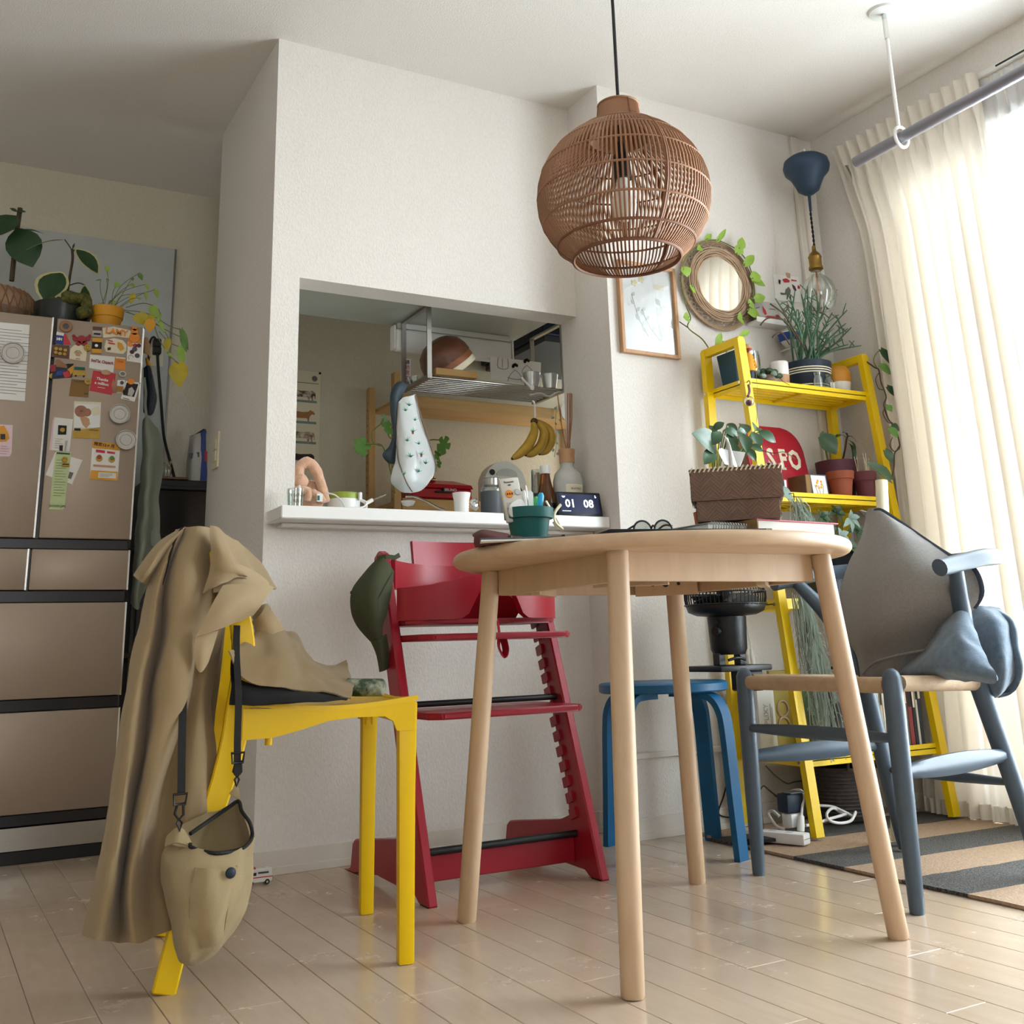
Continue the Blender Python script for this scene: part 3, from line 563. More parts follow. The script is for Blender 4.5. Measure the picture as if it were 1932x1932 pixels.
# ---------------------------------------------------------------- trench coat over the yellow chair
def cloth(rows,nu=5,nv=5,w=.004,sc=14,seed=0,th=.0025):
    g=patch(rows,nu,nv); b=B()
    g=[[p+noise.noise_vector(V(p)*sc+V((seed,0,0)))*w+noise.noise_vector(V((p[0]*sc*2.6,p[1]*sc*2.6,p[2]*sc*1.1+seed)))*w*.45 for p in r] for r in g]
    b.grid(g); return b.thick(th)
t=T('trench_coat','beige trench coat slung over the back of the yellow chair','coat',(.45,2.03,.12))
body=[
[(0.404,2.05,0.7751),(0.4084,2.03,0.777),(0.421,2.05,0.7815),(0.4275,2.03,0.7794),(0.4427,2.02,0.7807),(0.4648,2.04,0.7815),(0.4858,2.07,0.7823),(0.5113,2.11,0.7728)],
[(0.3822,2.04,0.7357),(0.3878,2.01,0.7311),(0.4022,2.035,0.7317),(0.4066,2,0.7277),(0.4289,1.99,0.7271),(0.4586,2.02,0.7282),(0.4931,2.07,0.73),(0.5269,2.12,0.7286)],
[(0.3603,2.03,0.6775),(0.3686,1.99,0.6749),(0.3909,2.03,0.6776),(0.3987,1.98,0.6743),(0.4263,1.975,0.674),(0.4587,2.01,0.6763),(0.4959,2.06,0.6777),(0.531,2.12,0.6785)],
[(0.3434,2.02,0.5938),(0.3552,1.98,0.5925),(0.3825,2.03,0.5933),(0.3892,1.97,0.5916),(0.4199,1.965,0.5908),(0.4492,2.01,0.5915),(0.4814,2.05,0.5919),(0.5112,2.1,0.5927)],
[(0.3282,2.01,0.4957),(0.3424,1.97,0.4958),(0.3754,2.03,0.4933),(0.3774,1.965,0.4943),(0.4191,1.96,0.4943),(0.4434,2.03,0.4902),(0.4651,2.03,0.4893),(0.4858,2.07,0.4877)],
[(0.3182,2,0.41),(0.3305,1.955,0.4118),(0.3661,2.02,0.4057),(0.3681,1.955,0.4093),(0.3951,1.955,0.4075),(0.4214,2.04,0.4009),(0.453,2.02,0.3999),(0.4929,2.05,0.3955)],
[(0.3102,1.99,0.3274),(0.3222,1.945,0.3307),(0.3554,2.015,0.3211),(0.3557,1.95,0.3272),(0.3719,1.95,0.3258),(0.4015,2.035,0.3151),(0.4459,2.01,0.3136),(0.5,2.04,0.3059)],
[(0.3,1.98,0.2482),(0.3126,1.935,0.2528),(0.345,2.01,0.2393),(0.343,1.945,0.2482),(0.3538,1.95,0.2463),(0.39,2.02,0.233),(0.4389,2,0.2304),(0.5013,2.03,0.2196)],
[(0.289,1.97,0.176),(0.3014,1.925,0.182),(0.3389,2,0.1645),(0.3377,1.945,0.1739),(0.3467,1.945,0.1728),(0.3834,1.985,0.1613),(0.4335,1.99,0.1565),(0.4902,2.02,0.1459)],
[(0.2817,1.965,0.1232),(0.2953,1.92,0.1226),(0.3365,1.995,0.0994),(0.3466,1.94,0.1081),(0.3597,1.94,0.1047),(0.3871,1.965,0.1051),(0.4176,1.985,0.1111),(0.4556,2.01,0.1125)]]
ob('body_panel',cloth(body,6,8,.006,11,2),'khaki',t,70)
back=[[(0.4051,2.06,0.7742),(0.4734,2.15,0.7928),(0.5413,2.22,0.7826)],[(0.3593,2.06,0.6605),(0.463,2.22,0.6796),(0.5696,2.3,0.6843)],[(0.3295,2.06,0.4058),(0.4516,2.24,0.3875),(0.5238,2.2,0.385)],[(0.2899,2,0.1168),(0.3857,2.2,0.081),(0.4667,2.1,0.097)]]
ob('rear_panel',cloth(back,5,6,.004,seed=3),'khaki',t,70)
ob('shoulder',cloth([[(0.4538,2,0.7768),(0.4694,2,0.7753),(0.4944,2.02,0.7632),(0.5556,2.08,0.7378),(0.5873,2.1,0.708),(0.6147,2.11,0.6706)],[(0.4508,1.965,0.747),(0.466,1.96,0.7411),(0.4917,1.98,0.7271),(0.5397,2.04,0.7081),(0.5677,2.05,0.686),(0.5975,2.08,0.6688)],[(0.4503,1.965,0.7157),(0.4683,1.96,0.7089),(0.4929,1.965,0.7),(0.5224,1.98,0.6898),(0.5562,2.03,0.6817),(0.5785,2.05,0.6711)],[(0.4482,1.975,0.6881),(0.4666,1.965,0.6875),(0.4933,1.965,0.6876),(0.5237,1.985,0.6892),(0.5487,2.01,0.6803),(0.5735,2.04,0.6724)],[(0.4399,1.965,0.6548),(0.4565,1.95,0.665),(0.4811,1.96,0.675),(0.5092,1.97,0.6852),(0.5374,1.99,0.6751),(0.5648,2.02,0.6732)]],5,5,.004,18,5),'khaki',t,70)
ob('lapel',cloth([[(0.4718,1.955,0.6653),(0.495,1.95,0.6687),(0.5238,1.95,0.6706),(0.5499,1.96,0.6713),(0.5713,1.975,0.6655)],[(0.4553,1.94,0.6377),(0.4788,1.93,0.6416),(0.5069,1.93,0.6451),(0.5348,1.945,0.6477),(0.5555,1.96,0.6503)],[(0.4399,1.935,0.6067),(0.4674,1.925,0.6159),(0.4964,1.93,0.6231),(0.5225,1.94,0.6288),(0.5434,1.95,0.6356)],[(0.4268,1.94,0.5792),(0.4526,1.935,0.5884),(0.4753,1.935,0.5962),(0.5009,1.945,0.6061),(0.5308,1.955,0.6191)]],5,5,.003,16,8),'khaki_lining',t,70)
ob('inner_lining',cloth([[(0.4627,1.985,0.7127),(0.4975,1.985,0.7112),(0.5414,2,0.6952),(0.5709,2.01,0.6784)],[(0.4628,1.975,0.6553),(0.4958,1.97,0.6568),(0.5357,1.975,0.6626),(0.5662,1.985,0.6632)]],5,4,.003,16,7),'khaki_lining',t,70)
ob('lapel_point',cloth([[(0.4244,1.945,0.5776),(0.4414,1.945,0.5835),(0.4653,1.95,0.5904)],[(0.4268,1.95,0.5499),(0.4418,1.945,0.5557),(0.4594,1.955,0.5625)],[(0.4334,1.955,0.5292),(0.4402,1.955,0.5209),(0.4525,1.96,0.5357)]],5,5,.002,16,9),'khaki_lining',t,70)
ob('epaulet',cloth([[(0.3302,2.03,0.6915),(0.346,2.02,0.7191),(0.3701,2.03,0.7499),(0.4115,2.05,0.7792)],[(0.3376,2,0.6793),(0.3515,1.985,0.7042),(0.3744,2,0.7376),(0.4103,2.02,0.773)],[(0.3588,2.03,0.6719),(0.3665,2.015,0.6972),(0.3845,2.02,0.7262),(0.4176,2.04,0.7695)]],5,5,.002,16,11),'khaki',t,70)
ob('seam_piping',B().tube(sp([(0.4102,2.025,0.7775),(0.3977,2.018,0.7532),(0.3869,2.003,0.7229),(0.3814,2.005,0.6947),(0.3762,2.005,0.6722)],5),.0024,6),'black_cloth',t,60)
ob('sleeve',cloth([[(0.5749,2.12,0.6142),(0.6071,2.14,0.6434),(0.6311,2.18,0.624),(0.6694,2.22,0.5897),(0.691,2.22,0.586),(0.7145,2.22,0.5544),(0.7461,2.22,0.5192),(0.8079,2.24,0.529)],[(0.559,2.05,0.5826),(0.5848,2.06,0.5951),(0.6026,2.06,0.5849),(0.6292,2.06,0.5616),(0.6609,2.1,0.5513),(0.6818,2.1,0.5264),(0.7271,2.13,0.5106),(0.7836,2.14,0.4981)],[(0.5188,2,0.5597),(0.5614,2.02,0.5627),(0.5811,2,0.5467),(0.6047,2,0.5279),(0.6429,2.05,0.514),(0.6693,2.05,0.5022),(0.7122,2.06,0.4896),(0.7612,2.06,0.4746)],[(0.4915,1.97,0.5509),(0.5118,1.975,0.5228),(0.5429,1.98,0.4949),(0.5781,1.98,0.4879),(0.6159,2,0.4831),(0.662,2.01,0.4761),(0.7043,2,0.4676),(0.7271,1.99,0.4591)]],6,6,.006,17,13),'khaki',t,70)
ob('cuff',cloth([[(0.5883,2.07,0.6401),(0.5974,2.06,0.6196),(0.618,2.06,0.5895)],[(0.5707,2.06,0.618),(0.5818,2.05,0.5998),(0.5982,2.045,0.5836)],[(0.5632,2.08,0.609),(0.5686,2.06,0.5885),(0.5794,2.05,0.5773)]],5,5,.003,17,15),'khaki_lining',t,70)
# ---------------------------------------------------------------- black cushion on the seat
S('seat_cushion','flat black cushion on the yellow chair seat under the coat sleeve','cushion',cloth([[(0.5326,2.1,0.5874),(0.5607,2.16,0.5528),(0.6297,2.22,0.5097),(0.7194,2.22,0.4852),(0.7933,2.2,0.458)],[(0.513,2.02,0.5432),(0.5388,2.06,0.5216),(0.5962,2.1,0.4969),(0.6764,2.12,0.4783),(0.7594,2.1,0.4598)],[(0.5043,1.99,0.4973),(0.5233,1.985,0.4911),(0.5703,1.99,0.4853),(0.6383,2,0.4764),(0.7228,1.99,0.4622)],[(0.5008,1.985,0.4604),(0.5229,1.972,0.4597),(0.5673,1.96,0.4604),(0.6342,1.955,0.4627),(0.7166,1.97,0.462)]],5,5,.003,20,21,.004),'black_cloth',70)
# ---------------------------------------------------------------- shoulder bag hung by its strap
t=T('shoulder_bag','khaki canvas shoulder bag hanging open from the yellow chair','bag',(.42,1.9,.11))
front=[[(0.3981,1.945,0.2486),(0.4268,1.91,0.2437),(0.4659,1.885,0.234),(0.5086,1.9,0.2369),(0.5396,1.95,0.2454)],[(0.3902,1.955,0.2263),(0.4049,1.885,0.2243),(0.4491,1.868,0.2154),(0.496,1.885,0.2146),(0.5375,1.945,0.2169)],[(0.4008,1.95,0.169),(0.408,1.88,0.1759),(0.4491,1.86,0.174),(0.4965,1.88,0.1685),(0.5371,1.94,0.1631)],[(0.4135,1.95,0.1199),(0.4139,1.885,0.1283),(0.4514,1.872,0.1293),(0.4879,1.89,0.1247),(0.5218,1.935,0.1302)],[(0.424,1.945,0.0764),(0.4234,1.9,0.0836),(0.4483,1.9,0.0822),(0.4718,1.905,0.0892),(0.506,1.935,0.1042)],[(0.4335,1.94,0.0668),(0.4384,1.935,0.0648),(0.4441,1.93,0.0634),(0.4582,1.93,0.0682),(0.4769,1.935,0.0745)]]
ob('front_panel',cloth(front,7,7,.005,22,31),'khaki_bag',t,70)
rear=[[(0.4016,1.95,0.2492),(0.4294,1.985,0.2693),(0.4767,2,0.2851),(0.5084,2,0.2951),(0.5227,1.985,0.3066)],[(0.403,1.96,0.2274),(0.4482,2,0.221),(0.4988,2.02,0.2212),(0.532,2.01,0.2318),(0.5416,1.96,0.2415)],[(0.4097,1.96,0.1662),(0.4404,1.99,0.1573),(0.4872,2,0.1496),(0.5255,1.99,0.1464),(0.5381,1.95,0.1597)],[(0.4339,1.942,0.0678),(0.445,1.95,0.0644),(0.462,1.95,0.0658),(0.4829,1.95,0.0784),(0.5073,1.94,0.1039)]]
ob('rear_panel',cloth(rear,7,7,.005,22,33),'khaki_bag',t,70)
ob('pocket',cloth([[(0.4258,1.862,0.2214),(0.4464,1.857,0.2189),(0.4684,1.861,0.2165),(0.4944,1.872,0.2143)],[(0.4217,1.868,0.18),(0.4413,1.852,0.1763),(0.4644,1.854,0.173),(0.4848,1.868,0.1915)],[(0.4245,1.875,0.1363),(0.4431,1.862,0.1324),(0.4622,1.865,0.1291),(0.4807,1.872,0.15)],[(0.4367,1.888,0.1115),(0.4503,1.884,0.1027),(0.4645,1.884,0.1029),(0.4773,1.886,0.1091)]],6,6,.003,30,35,.004),'khaki_bag',t,70)
P=[(0.4255,1.861,0.2215),(0.4218,1.862,0.2017),(0.42,1.866,0.1713),(0.4241,1.873,0.136),(0.436,1.885,0.1122),(0.457,1.88,0.101),(0.4766,1.883,0.1091),(0.4804,1.868,0.1523),(0.4847,1.865,0.1959),(0.4941,1.871,0.2145)]
ob('pocket_seam',B().tube(sp(P,5),.0019,5),'khaki',t,60)
ob('side_gusset',cloth([[(0.3893,1.955,0.228),(0.4045,1.962,0.2392),(0.409,1.915,0.2322)],[(0.4078,1.95,0.1325),(0.4184,1.96,0.1292),(0.417,1.92,0.1289)],[(0.4334,1.94,0.0675),(0.4362,1.945,0.0668),(0.4344,1.93,0.0726)]],5,6,.002,20,37),'khaki_bag',t,70)
ob('side_seam',B().tube(sp([(0.4105,1.917,0.2445),(0.4078,1.905,0.2148),(0.41,1.9,0.1684),(0.4152,1.905,0.1205),(0.432,1.93,0.0707)],5),.0026,6),'khaki',t,60)
ob('corner_ruffle',cloth([[(0.3965,1.94,0.2608),(0.4067,1.93,0.2707),(0.4223,1.93,0.2659),(0.4329,1.92,0.2498)],[(0.3912,1.935,0.2458),(0.4028,1.915,0.2536),(0.4171,1.91,0.2512),(0.4283,1.905,0.2418)]],5,4,.005,30,39),'khaki_bag',t,70)
ob('pull_tab',cloth([[(0.5163,1.985,0.3263),(0.5203,1.985,0.3207)],[(0.5059,1.985,0.3107),(0.5221,1.975,0.3016)]],4,4,.002,30,40),'khaki_bag',t,70)
ob('zipper',B().tube(sp([(0.4302,1.93,0.2626),(0.4702,1.97,0.2746),(0.5036,1.98,0.2907),(0.5203,1.975,0.3),(0.5225,1.96,0.2859),(0.5343,1.95,0.2671),(0.5382,1.945,0.2488),(0.5249,1.915,0.2406),(0.5052,1.9,0.2341),(0.4646,1.88,0.2356),(0.4415,1.895,0.2393),(0.4264,1.905,0.246),(0.4265,1.91,0.2502)],5),.0034,6),'strap_black',t,60)
ob('snap_button',B().lathe([(.001,.004),(.006,.0035),(.0085,.001),(.0085,0),(.001,0)],(0.4795,1.853,0.2086),20,Mx.Rotation(R(90),3,'X')),'navy',t,50)
st=sp([(0.4114,1.925,0.3247),(0.41,1.93,0.391),(0.4146,1.96,0.4577),(0.4338,2.05,0.5834)],5); ob('strap',B().tube(st,[(.009,.0012)]*len(st),4,flat=(1,0,0)),'strap_black',t)
st=sp([(0.5077,1.94,0.3473),(0.5056,1.94,0.401),(0.5061,1.944,0.4622),(0.5067,1.955,0.4977),(0.5095,1.985,0.5524),(0.5125,2,0.5994)],5); ob('strap',B().tube(st,[(.0085,.0012)]*len(st),4,flat=(1,0,0)),'strap_black',t)
for k,(P1,P2,P3) in enumerate(([(0.4092,1.922,0.3228),(0.4086,1.922,0.3007),(0.4106,1.92,0.2699)],[(0.5068,1.938,0.3793),(0.5078,1.942,0.3574),(0.5157,1.975,0.3246)])):
    P1,P2,P3=V(P1),V(P2),V(P3)
    b=ob('strap_buckle',B().tube([P1+V((-.011,0,.004)),P1+V((.011,0,.004)),P1+V((.009,0,-.012)),P1+V((-.009,0,-.012))],.0025,6,closed=True),'black_plastic',t,50)
    ob('snap_hook',B().tube([P1+V((0,0,-.012)),P2+V((.006,0,.012)),P2+V((.007,0,-.006)),P2+V((0,0,-.014)),P2+V((-.007,0,-.004)),P2+V((-.004,0,.008))],.0022,6),'black_plastic',b,50)
    ob('ring',B().tube([P2+V((0,0,-.012)),P2+(P3-P2)*.6+V((.004,0,0)),P3,P2+(P3-P2)*.6+V((-.004,0,0))],.002,6,closed=True),'black_plastic',b,50)
# ---------------------------------------------------------------- gourd on the seat
b=B(); P=sp([(0.7625,2.1,0.4789),(0.7778,2.09,0.4773),(0.7998,2.08,0.4765),(0.8237,2.075,0.4756),(0.832,2.07,0.4753)],5); P=[V(p) for p in P]; n=len(P)
b.tube(P,[max(.004,.0172*min(1,(1-(max(0,i/(n-1)-.72)/.28)**2.2)**.5 if i/(n-1)>.72 else 1)) for i in range(n)],20)
S('winter_gourd','green gourd with pale underside lying on the front of the yellow chair seat','gourd',b,mt('gourd_skin','#2F4A33',.5,var=.18,vs=60,col2='#A4A996',ps=38),60)
# ---------------------------------------------------------------- olive cap on the high chair
t=T('baseball_cap','olive green cap hung on the left post of the red high chair','cap',(1.0,2.5,.5))
crown=[[(1.0152,2.575,0.7777),(1.0188,2.555,0.776),(1.0292,2.545,0.762),(1.0458,2.55,0.7412)],[(0.9791,2.57,0.7397),(0.9863,2.53,0.7394),(1.0078,2.52,0.7257),(1.0388,2.54,0.7114)],[(0.9456,2.57,0.6977),(0.9584,2.515,0.6969),(0.9874,2.5,0.6882),(1.0276,2.53,0.6743)],[(0.9401,2.565,0.6508),(0.9514,2.51,0.652),(0.9787,2.495,0.6473),(1.0158,2.525,0.6354)],[(0.954,2.56,0.6094),(0.9638,2.52,0.608),(0.982,2.51,0.6073),(1.0046,2.525,0.6049)],[(0.9951,2.55,0.5637),(0.9967,2.54,0.566),(1.0031,2.535,0.5695),(1.0115,2.535,0.5744)]]
ob('crown',cloth(crown,5,5,.0015,20,51),'olive_cloth',t,70)
ob('brim',cloth([[(0.9847,2.545,0.5727),(0.9983,2.53,0.5746),(1.0219,2.54,0.5871)],[(1.0022,2.55,0.5381),(1.0088,2.535,0.5415),(1.0297,2.545,0.5487)],[(1.0128,2.555,0.496),(1.0199,2.545,0.4996),(1.0366,2.555,0.5065)]],5,5,.0008,20,53,.003),'olive_cloth',t,70)
ob('adjusting_strap',B().tube([(1.0064,2.56,0.7736),(1.0255,2.55,0.7783),(1.0522,2.555,0.7764),(1.0674,2.56,0.7838)],(.0085,.0012),4,flat=(0,0,1)),'olive_cloth',t)
ob('top_button',B().ell((0.9411,2.565,0.6896),.005,10,6),'olive_cloth',t,60); ob('crown_seam',B().tube(sp([(1.0445,2.547,0.741),(0.9999,2.5,0.6934),(0.9684,2.497,0.6449),(0.9603,2.518,0.6054)],5),.0011,5),'olive_cloth',t,60)
# ---------------------------------------------------------------- cushions on the armchair
def pillow(net,rearnet,seed,w=.004):
    return cloth(net,6,6,w,16,seed,.004)
t=T('cushion','light grey felt cushion with navy zip standing on its corner in the armchair','cushion',(2.12,1.9,.46))
fr=[[(2.12,1.9617,0.8526),(2.12,1.9475,0.8632),(2.12,1.9234,0.8574),(2.13,1.9153,0.8446)],[(2.11,1.989,0.7763),(2.08,1.9088,0.7891),(2.09,1.8353,0.7752),(2.14,1.8405,0.7925)],[(2.1,2.0352,0.7095),(2.045,1.9043,0.7162),(2.05,1.7782,0.7062),(2.14,1.7427,0.7254)],[(2.09,2.0564,0.6378),(2.02,1.8934,0.6324),(2.03,1.7483,0.6368),(2.14,1.6809,0.6907)],[(2.08,2.0464,0.5629),(2.01,1.8944,0.5637),(2.03,1.7818,0.572),(2.14,1.665,0.6376)],[(2.07,2.0005,0.5024),(2.03,1.9137,0.5052),(2.05,1.8227,0.5243),(2.14,1.6945,0.5996)],[(2.08,2.0056,0.4381),(2.04,1.9237,0.4455),(2.06,1.8558,0.472),(2.12,1.7565,0.5394)],[(2.09,2.0006,0.4301),(2.07,1.9452,0.4329),(2.09,1.9035,0.4437),(2.12,1.8416,0.492)]]
ob('front_cover',cloth(fr,6,6,.004,12,61,.004),'grey_felt',t,75)
bk=[[(p[0]+(.05 if 0<j<3 and 0<i<7 else .004),p[1]*1.0+(p[1])*(.02 if 0<j<3 else .001),p[2]) for j,p in enumerate(r)] for i,r in enumerate(fr)]
ob('back_cover',cloth(bk,6,6,.003,12,63,.004),'grey_felt',t,75)
ob('zip',B().tube(sp([(2.118,1.9519,0.8568),(2.118,1.9167,0.8552),(2.128,1.8782,0.8267),(2.137,1.8377,0.7934),(2.138,1.7832,0.7543),(2.138,1.7409,0.7265),(2.138,1.6776,0.6916),(2.138,1.662,0.6374),(2.138,1.6899,0.6006)],5),(.006,.003),6),'navy_zip',t,60)
ob('zip_edge',B().tube(sp([(2.09,2.0562,0.6136),(2.085,2.0517,0.5603),(2.075,2.0073,0.501),(2.085,2.0122,0.4378)],5),(.007,.004),6),'navy_zip',t,60)
ob('welt_seam',B().tube(sp([(2.052,1.9711,0.4546),(2.025,1.9039,0.4831),(2.03,1.8408,0.4984),(2.06,1.7791,0.5101)],5),.003,6),'grey_felt',t,60)
t=T('cushion','blue grey felt cushion slumped between the armchair seat and rear leg','cushion',(2.15,1.72,.45))
lo=[[(2.11,1.778,0.562),(2.1,1.7337,0.5776),(2.09,1.6911,0.5892),(2.1,1.6738,0.5848)],[(2.09,1.8058,0.5144),(2.03,1.6974,0.5342),(2.01,1.6343,0.539),(2.05,1.6235,0.5208)],[(2.07,1.8278,0.4837),(1.995,1.6953,0.5005),(1.99,1.6185,0.5111),(2.02,1.5834,0.4823)],[(2.06,1.8581,0.4574),(1.99,1.7184,0.4665),(1.98,1.6103,0.4705),(2,1.5441,0.4527)],[(2.08,1.8718,0.4529),(2.03,1.752,0.4521),(2.02,1.6463,0.4477),(2.01,1.5601,0.4414)]]
ob('front_lobe',cloth(lo,6,6,.007,15,71,.004),'denim_felt',t,75)
ri=[[(2.22,1.8171,0.5789),(2.24,1.7679,0.6006),(2.26,1.7456,0.6019),(2.28,1.7306,0.5973)],[(2.2,1.8073,0.5388),(2.2,1.7352,0.5615),(2.2,1.6834,0.5659),(2.27,1.7015,0.569)],[(2.2,1.8154,0.4893),(2.185,1.7251,0.5071),(2.18,1.6659,0.5124),(2.26,1.6965,0.5204)],[(2.2,1.7994,0.4463),(2.19,1.7225,0.4591),(2.18,1.6644,0.4632),(2.25,1.6894,0.4606)],[(2.22,1.798,0.4151),(2.2,1.7258,0.4172),(2.2,1.6976,0.4154),(2.25,1.7138,0.4259)],[(2.24,1.7864,0.3998),(2.23,1.7493,0.3987),(2.23,1.7347,0.399),(2.25,1.7409,0.4015)]]
ob('rear_lobe',cloth(ri,6,6,.007,15,73,.004),'denim_felt',t,75)
rb=[[(p[0]+(.06 if 0<j<3 and 0<i<5 else .006),p[1]+.004,p[2]) for j,p in enumerate(r)] for i,r in enumerate(ri)]; ob('rear_cover',cloth(rb,6,6,.004,15,75,.004),'denim_felt',t,75)

# ---------------------------------------------------------------- on the round table
def pot(nm,b,c,r0,r1,h,rim,mat,parent,lip=.004):
    pr=[(.001,0),(r0,0),(r0+(r1-r0)*(1-rim/h),h-rim),(r1+lip,h-rim+.001),(r1+lip+.001,h),(r1-.002,h),(r1-.005,h-.012),(.001,h-.014)]
    return ob(nm,B().lathe(pr,c,40),mat,parent,40)
px,py=(1.0725,1.89,0.8154)[:2]
t=T('pen_pot','teal plastic plant pot holding a remote and pens on the table','pot',(px,py,TZ))
pot('pot_body',None,(px,py,TZ),.033,.047,.0815,.022,'teal_pot',t,.003)
def rodp(nm,label,cat,a,b_,r,mat,n=10):
    bb=B(); bb.tube([V(a),V(a)+(V(b_)-V(a))*.9,V(b_)],[r,r,r*.55],n); return S(nm,label,cat,bb,mat,50)
a,b_=V((1.0416,1.885,0.7901)),V((1.0317,1.9,0.8805)); RM=frame(a,(.96,-.25,.22),(-.2,-.95,.12)); up=(b_-a).length
q=V(b_-a).normalized(); xx=V((1,-.12,.22)); xx=(xx-q*xx.dot(q)).normalized(); zz=xx.cross(q); RM=Mx(((xx.x,q.x,zz.x,a.x),(xx.y,q.y,zz.y,a.y),(xx.z,q.z,zz.z,a.z),(0,0,0,1)))
t=T('remote_control','pale beige remote control with round orange button in the teal pot','remote',tuple(a))
bb=B(RM); bb.box((0,up/2,0),(.043,up,.012),None,.003,2); ob('case',bb,'remote',t,40)
def rmd(x,y,r,m,nm,z=.0062):
    bb=B(RM); bb.lathe([(.001,.002),(r*.9,.002),(r,.001),(r,-.001),(.001,-.001)],(x,y,z),24); return ob(nm,bb,m,t,40)
o=rmd(-.006,up-.034,.0085,'orange','power_button'); rmd(.0125,up-.032,.0065,'grey_light','light_button')
for x in(-.011,-.006,-.001): bb=B(RM); bb.box((x,up-.0345,.009),(.0022,.004,.0004)); ob('button_mark',bb,'ink',o)
for x in(-.009,.008):
    bb=B(RM); bb.box((x,up-.056,.0062),(.013,.011,.0025),None,.001); ob('square_button',bb,'grey_light',t)
    txt('▲' if x<0 else '▼',.006,RM @ Mx.Translation((x,up-.056,.0076)),'ink',t)
txt('Panasonic',.0055,RM @ Mx.Translation((-.002,up-.009,.0062)),'ink',t); txt('LED',.004,RM @ Mx.Translation((-.002,up-.0155,.0062)),'ink',t)
a,b_=V((1.0241,1.86,0.7867)),V((1.0414,1.86,0.8298))
bb=B(); bb.slab(sp([(1.0238,1.872,0.7987),(1.0196,1.872,0.8188),(1.0297,1.872,0.8299),(1.0458,1.872,0.8348),(1.0541,1.872,0.8265),(1.0633,1.872,0.8074),(1.0642,1.872,0.8)],4,True),.006); S('white_gadget','rounded white plastic gadget at the front of the teal pot','gadget',bb,'white_plastic',40)
rodp('ballpoint_pen','silver ballpoint pen with click top in the teal pot','pen',(1.0772,1.9,0.7928),(1.0725,1.9,0.8681),.0035,'steel')
rodp('gel_pen','white pen with black clip leaning left in the teal pot','pen',(1.0675,1.885,0.7908),(1.0599,1.885,0.8556),.0042,'white_plastic')
S('phone','small white phone standing upright in the teal pot','phone',B().slab([(1.0679,1.91,0.7937),(1.0676,1.91,0.8572),(1.0917,1.91,0.8593),(1.0966,1.91,0.8551),(1.0981,1.91,0.7945)],.006),'pearl_white')
rodp('highlighter','bright blue highlighter pen in the teal pot','pen',(1.0896,1.88,0.7909),(1.0983,1.88,0.851),.0068,'cyan')
rodp('highlighter','green capped pen beside the blue highlighter in the pot','pen',(1.0945,1.895,0.7927),(1.094,1.895,0.8452),.0055,'lime_plastic')
t=T('clothes_peg','cream plastic clip hanging over the right rim of the teal pot','clip',(1.1199,1.87,0.7852))
for nm,P in(('arm',[(1.1043,1.872,0.8338),(1.1161,1.872,0.8157),(1.1328,1.872,0.7912),(1.1397,1.872,0.7751)]),('arm',[(1.1372,1.868,0.8268),(1.1223,1.868,0.8089),(1.1228,1.868,0.7904),(1.1399,1.868,0.7768)]),('jaw',[(1.1189,1.87,0.7906),(1.1285,1.87,0.7789),(1.1411,1.87,0.7771)])): ob(nm,B().tube(sp(P,4),(.004,.0025),6),'cream',t,50)
# pouch, folders
S('pouch','maroon leather zip pouch sagging over the left edge of the table','pouch',cloth([[(0.9364,1.87,0.7636),(0.9501,1.86,0.7712),(0.98,1.85,0.7657),(1.0221,1.83,0.7542)],[(0.92,1.84,0.751),(0.9248,1.8,0.752),(0.9536,1.79,0.7486),(0.9996,1.79,0.7446)],[(0.9231,1.84,0.7359),(0.9295,1.81,0.7351),(0.9559,1.795,0.7382),(0.9968,1.785,0.743)],[(0.9404,1.87,0.7359),(0.961,1.86,0.7374),(0.991,1.85,0.7411),(1.0218,1.83,0.7459)]],5,5,.004,30,81,.003),'maroon_leather',70)
fx=(0.932,1.7187,0.737)
b=B(Mx.Translation((1.03,1.80,TZ)) @ Mx.Rotation(R(-24),4,'Z')); b.box((0,0,.002),(.21,.15,.003)); S('paper_sheet','white sheet of paper under the dark folder on the table','paper',b,'white_paper')
b=B(Mx.Translation((1.03,1.815,TZ)) @ Mx.Rotation(R(-24),4,'Z')); b.box((0,0,.0065),(.20,.14,.005),None,.001); b2=b
t=T('folder','dark grey folder lying under the teal pot on the table','folder',(1.03,1.815,TZ)); ob('cover',b2,'grey_plastic',t); 
ob('snap',B().lathe([(.001,.004),(.004,.003),(.005,0),(.001,0)],(.965,1.775,TZ+.009),12),'black_plastic',t,50); ob('snap',B().lathe([(.001,.004),(.004,.003),(.005,0),(.001,0)],(1.06,1.735,TZ+.009),12),'black_plastic',t,50)
t=T('laptop_sleeve','thin black laptop sleeve lying on the table behind the front edge','sleeve',(1.2,1.70,TZ))
b=B(Mx.Translation((1.275,1.685,TZ)) @ Mx.Rotation(R(-15),4,'Z')); b.box((0,0,.006),(.33,.22,.012),None,.004,2); ob('case',b,'black_cloth',t,40)
b=B(Mx.Translation((1.275,1.685,TZ)) @ Mx.Rotation(R(-15),4,'Z')); b.box((.155,-.1105,.007),(.012,.003,.009)); ob('zip_pull',b,'chrome',t)
t=T('eyeglasses','black framed eyeglasses standing on the laptop sleeve','glasses',(1.22,1.78,TZ+.012))
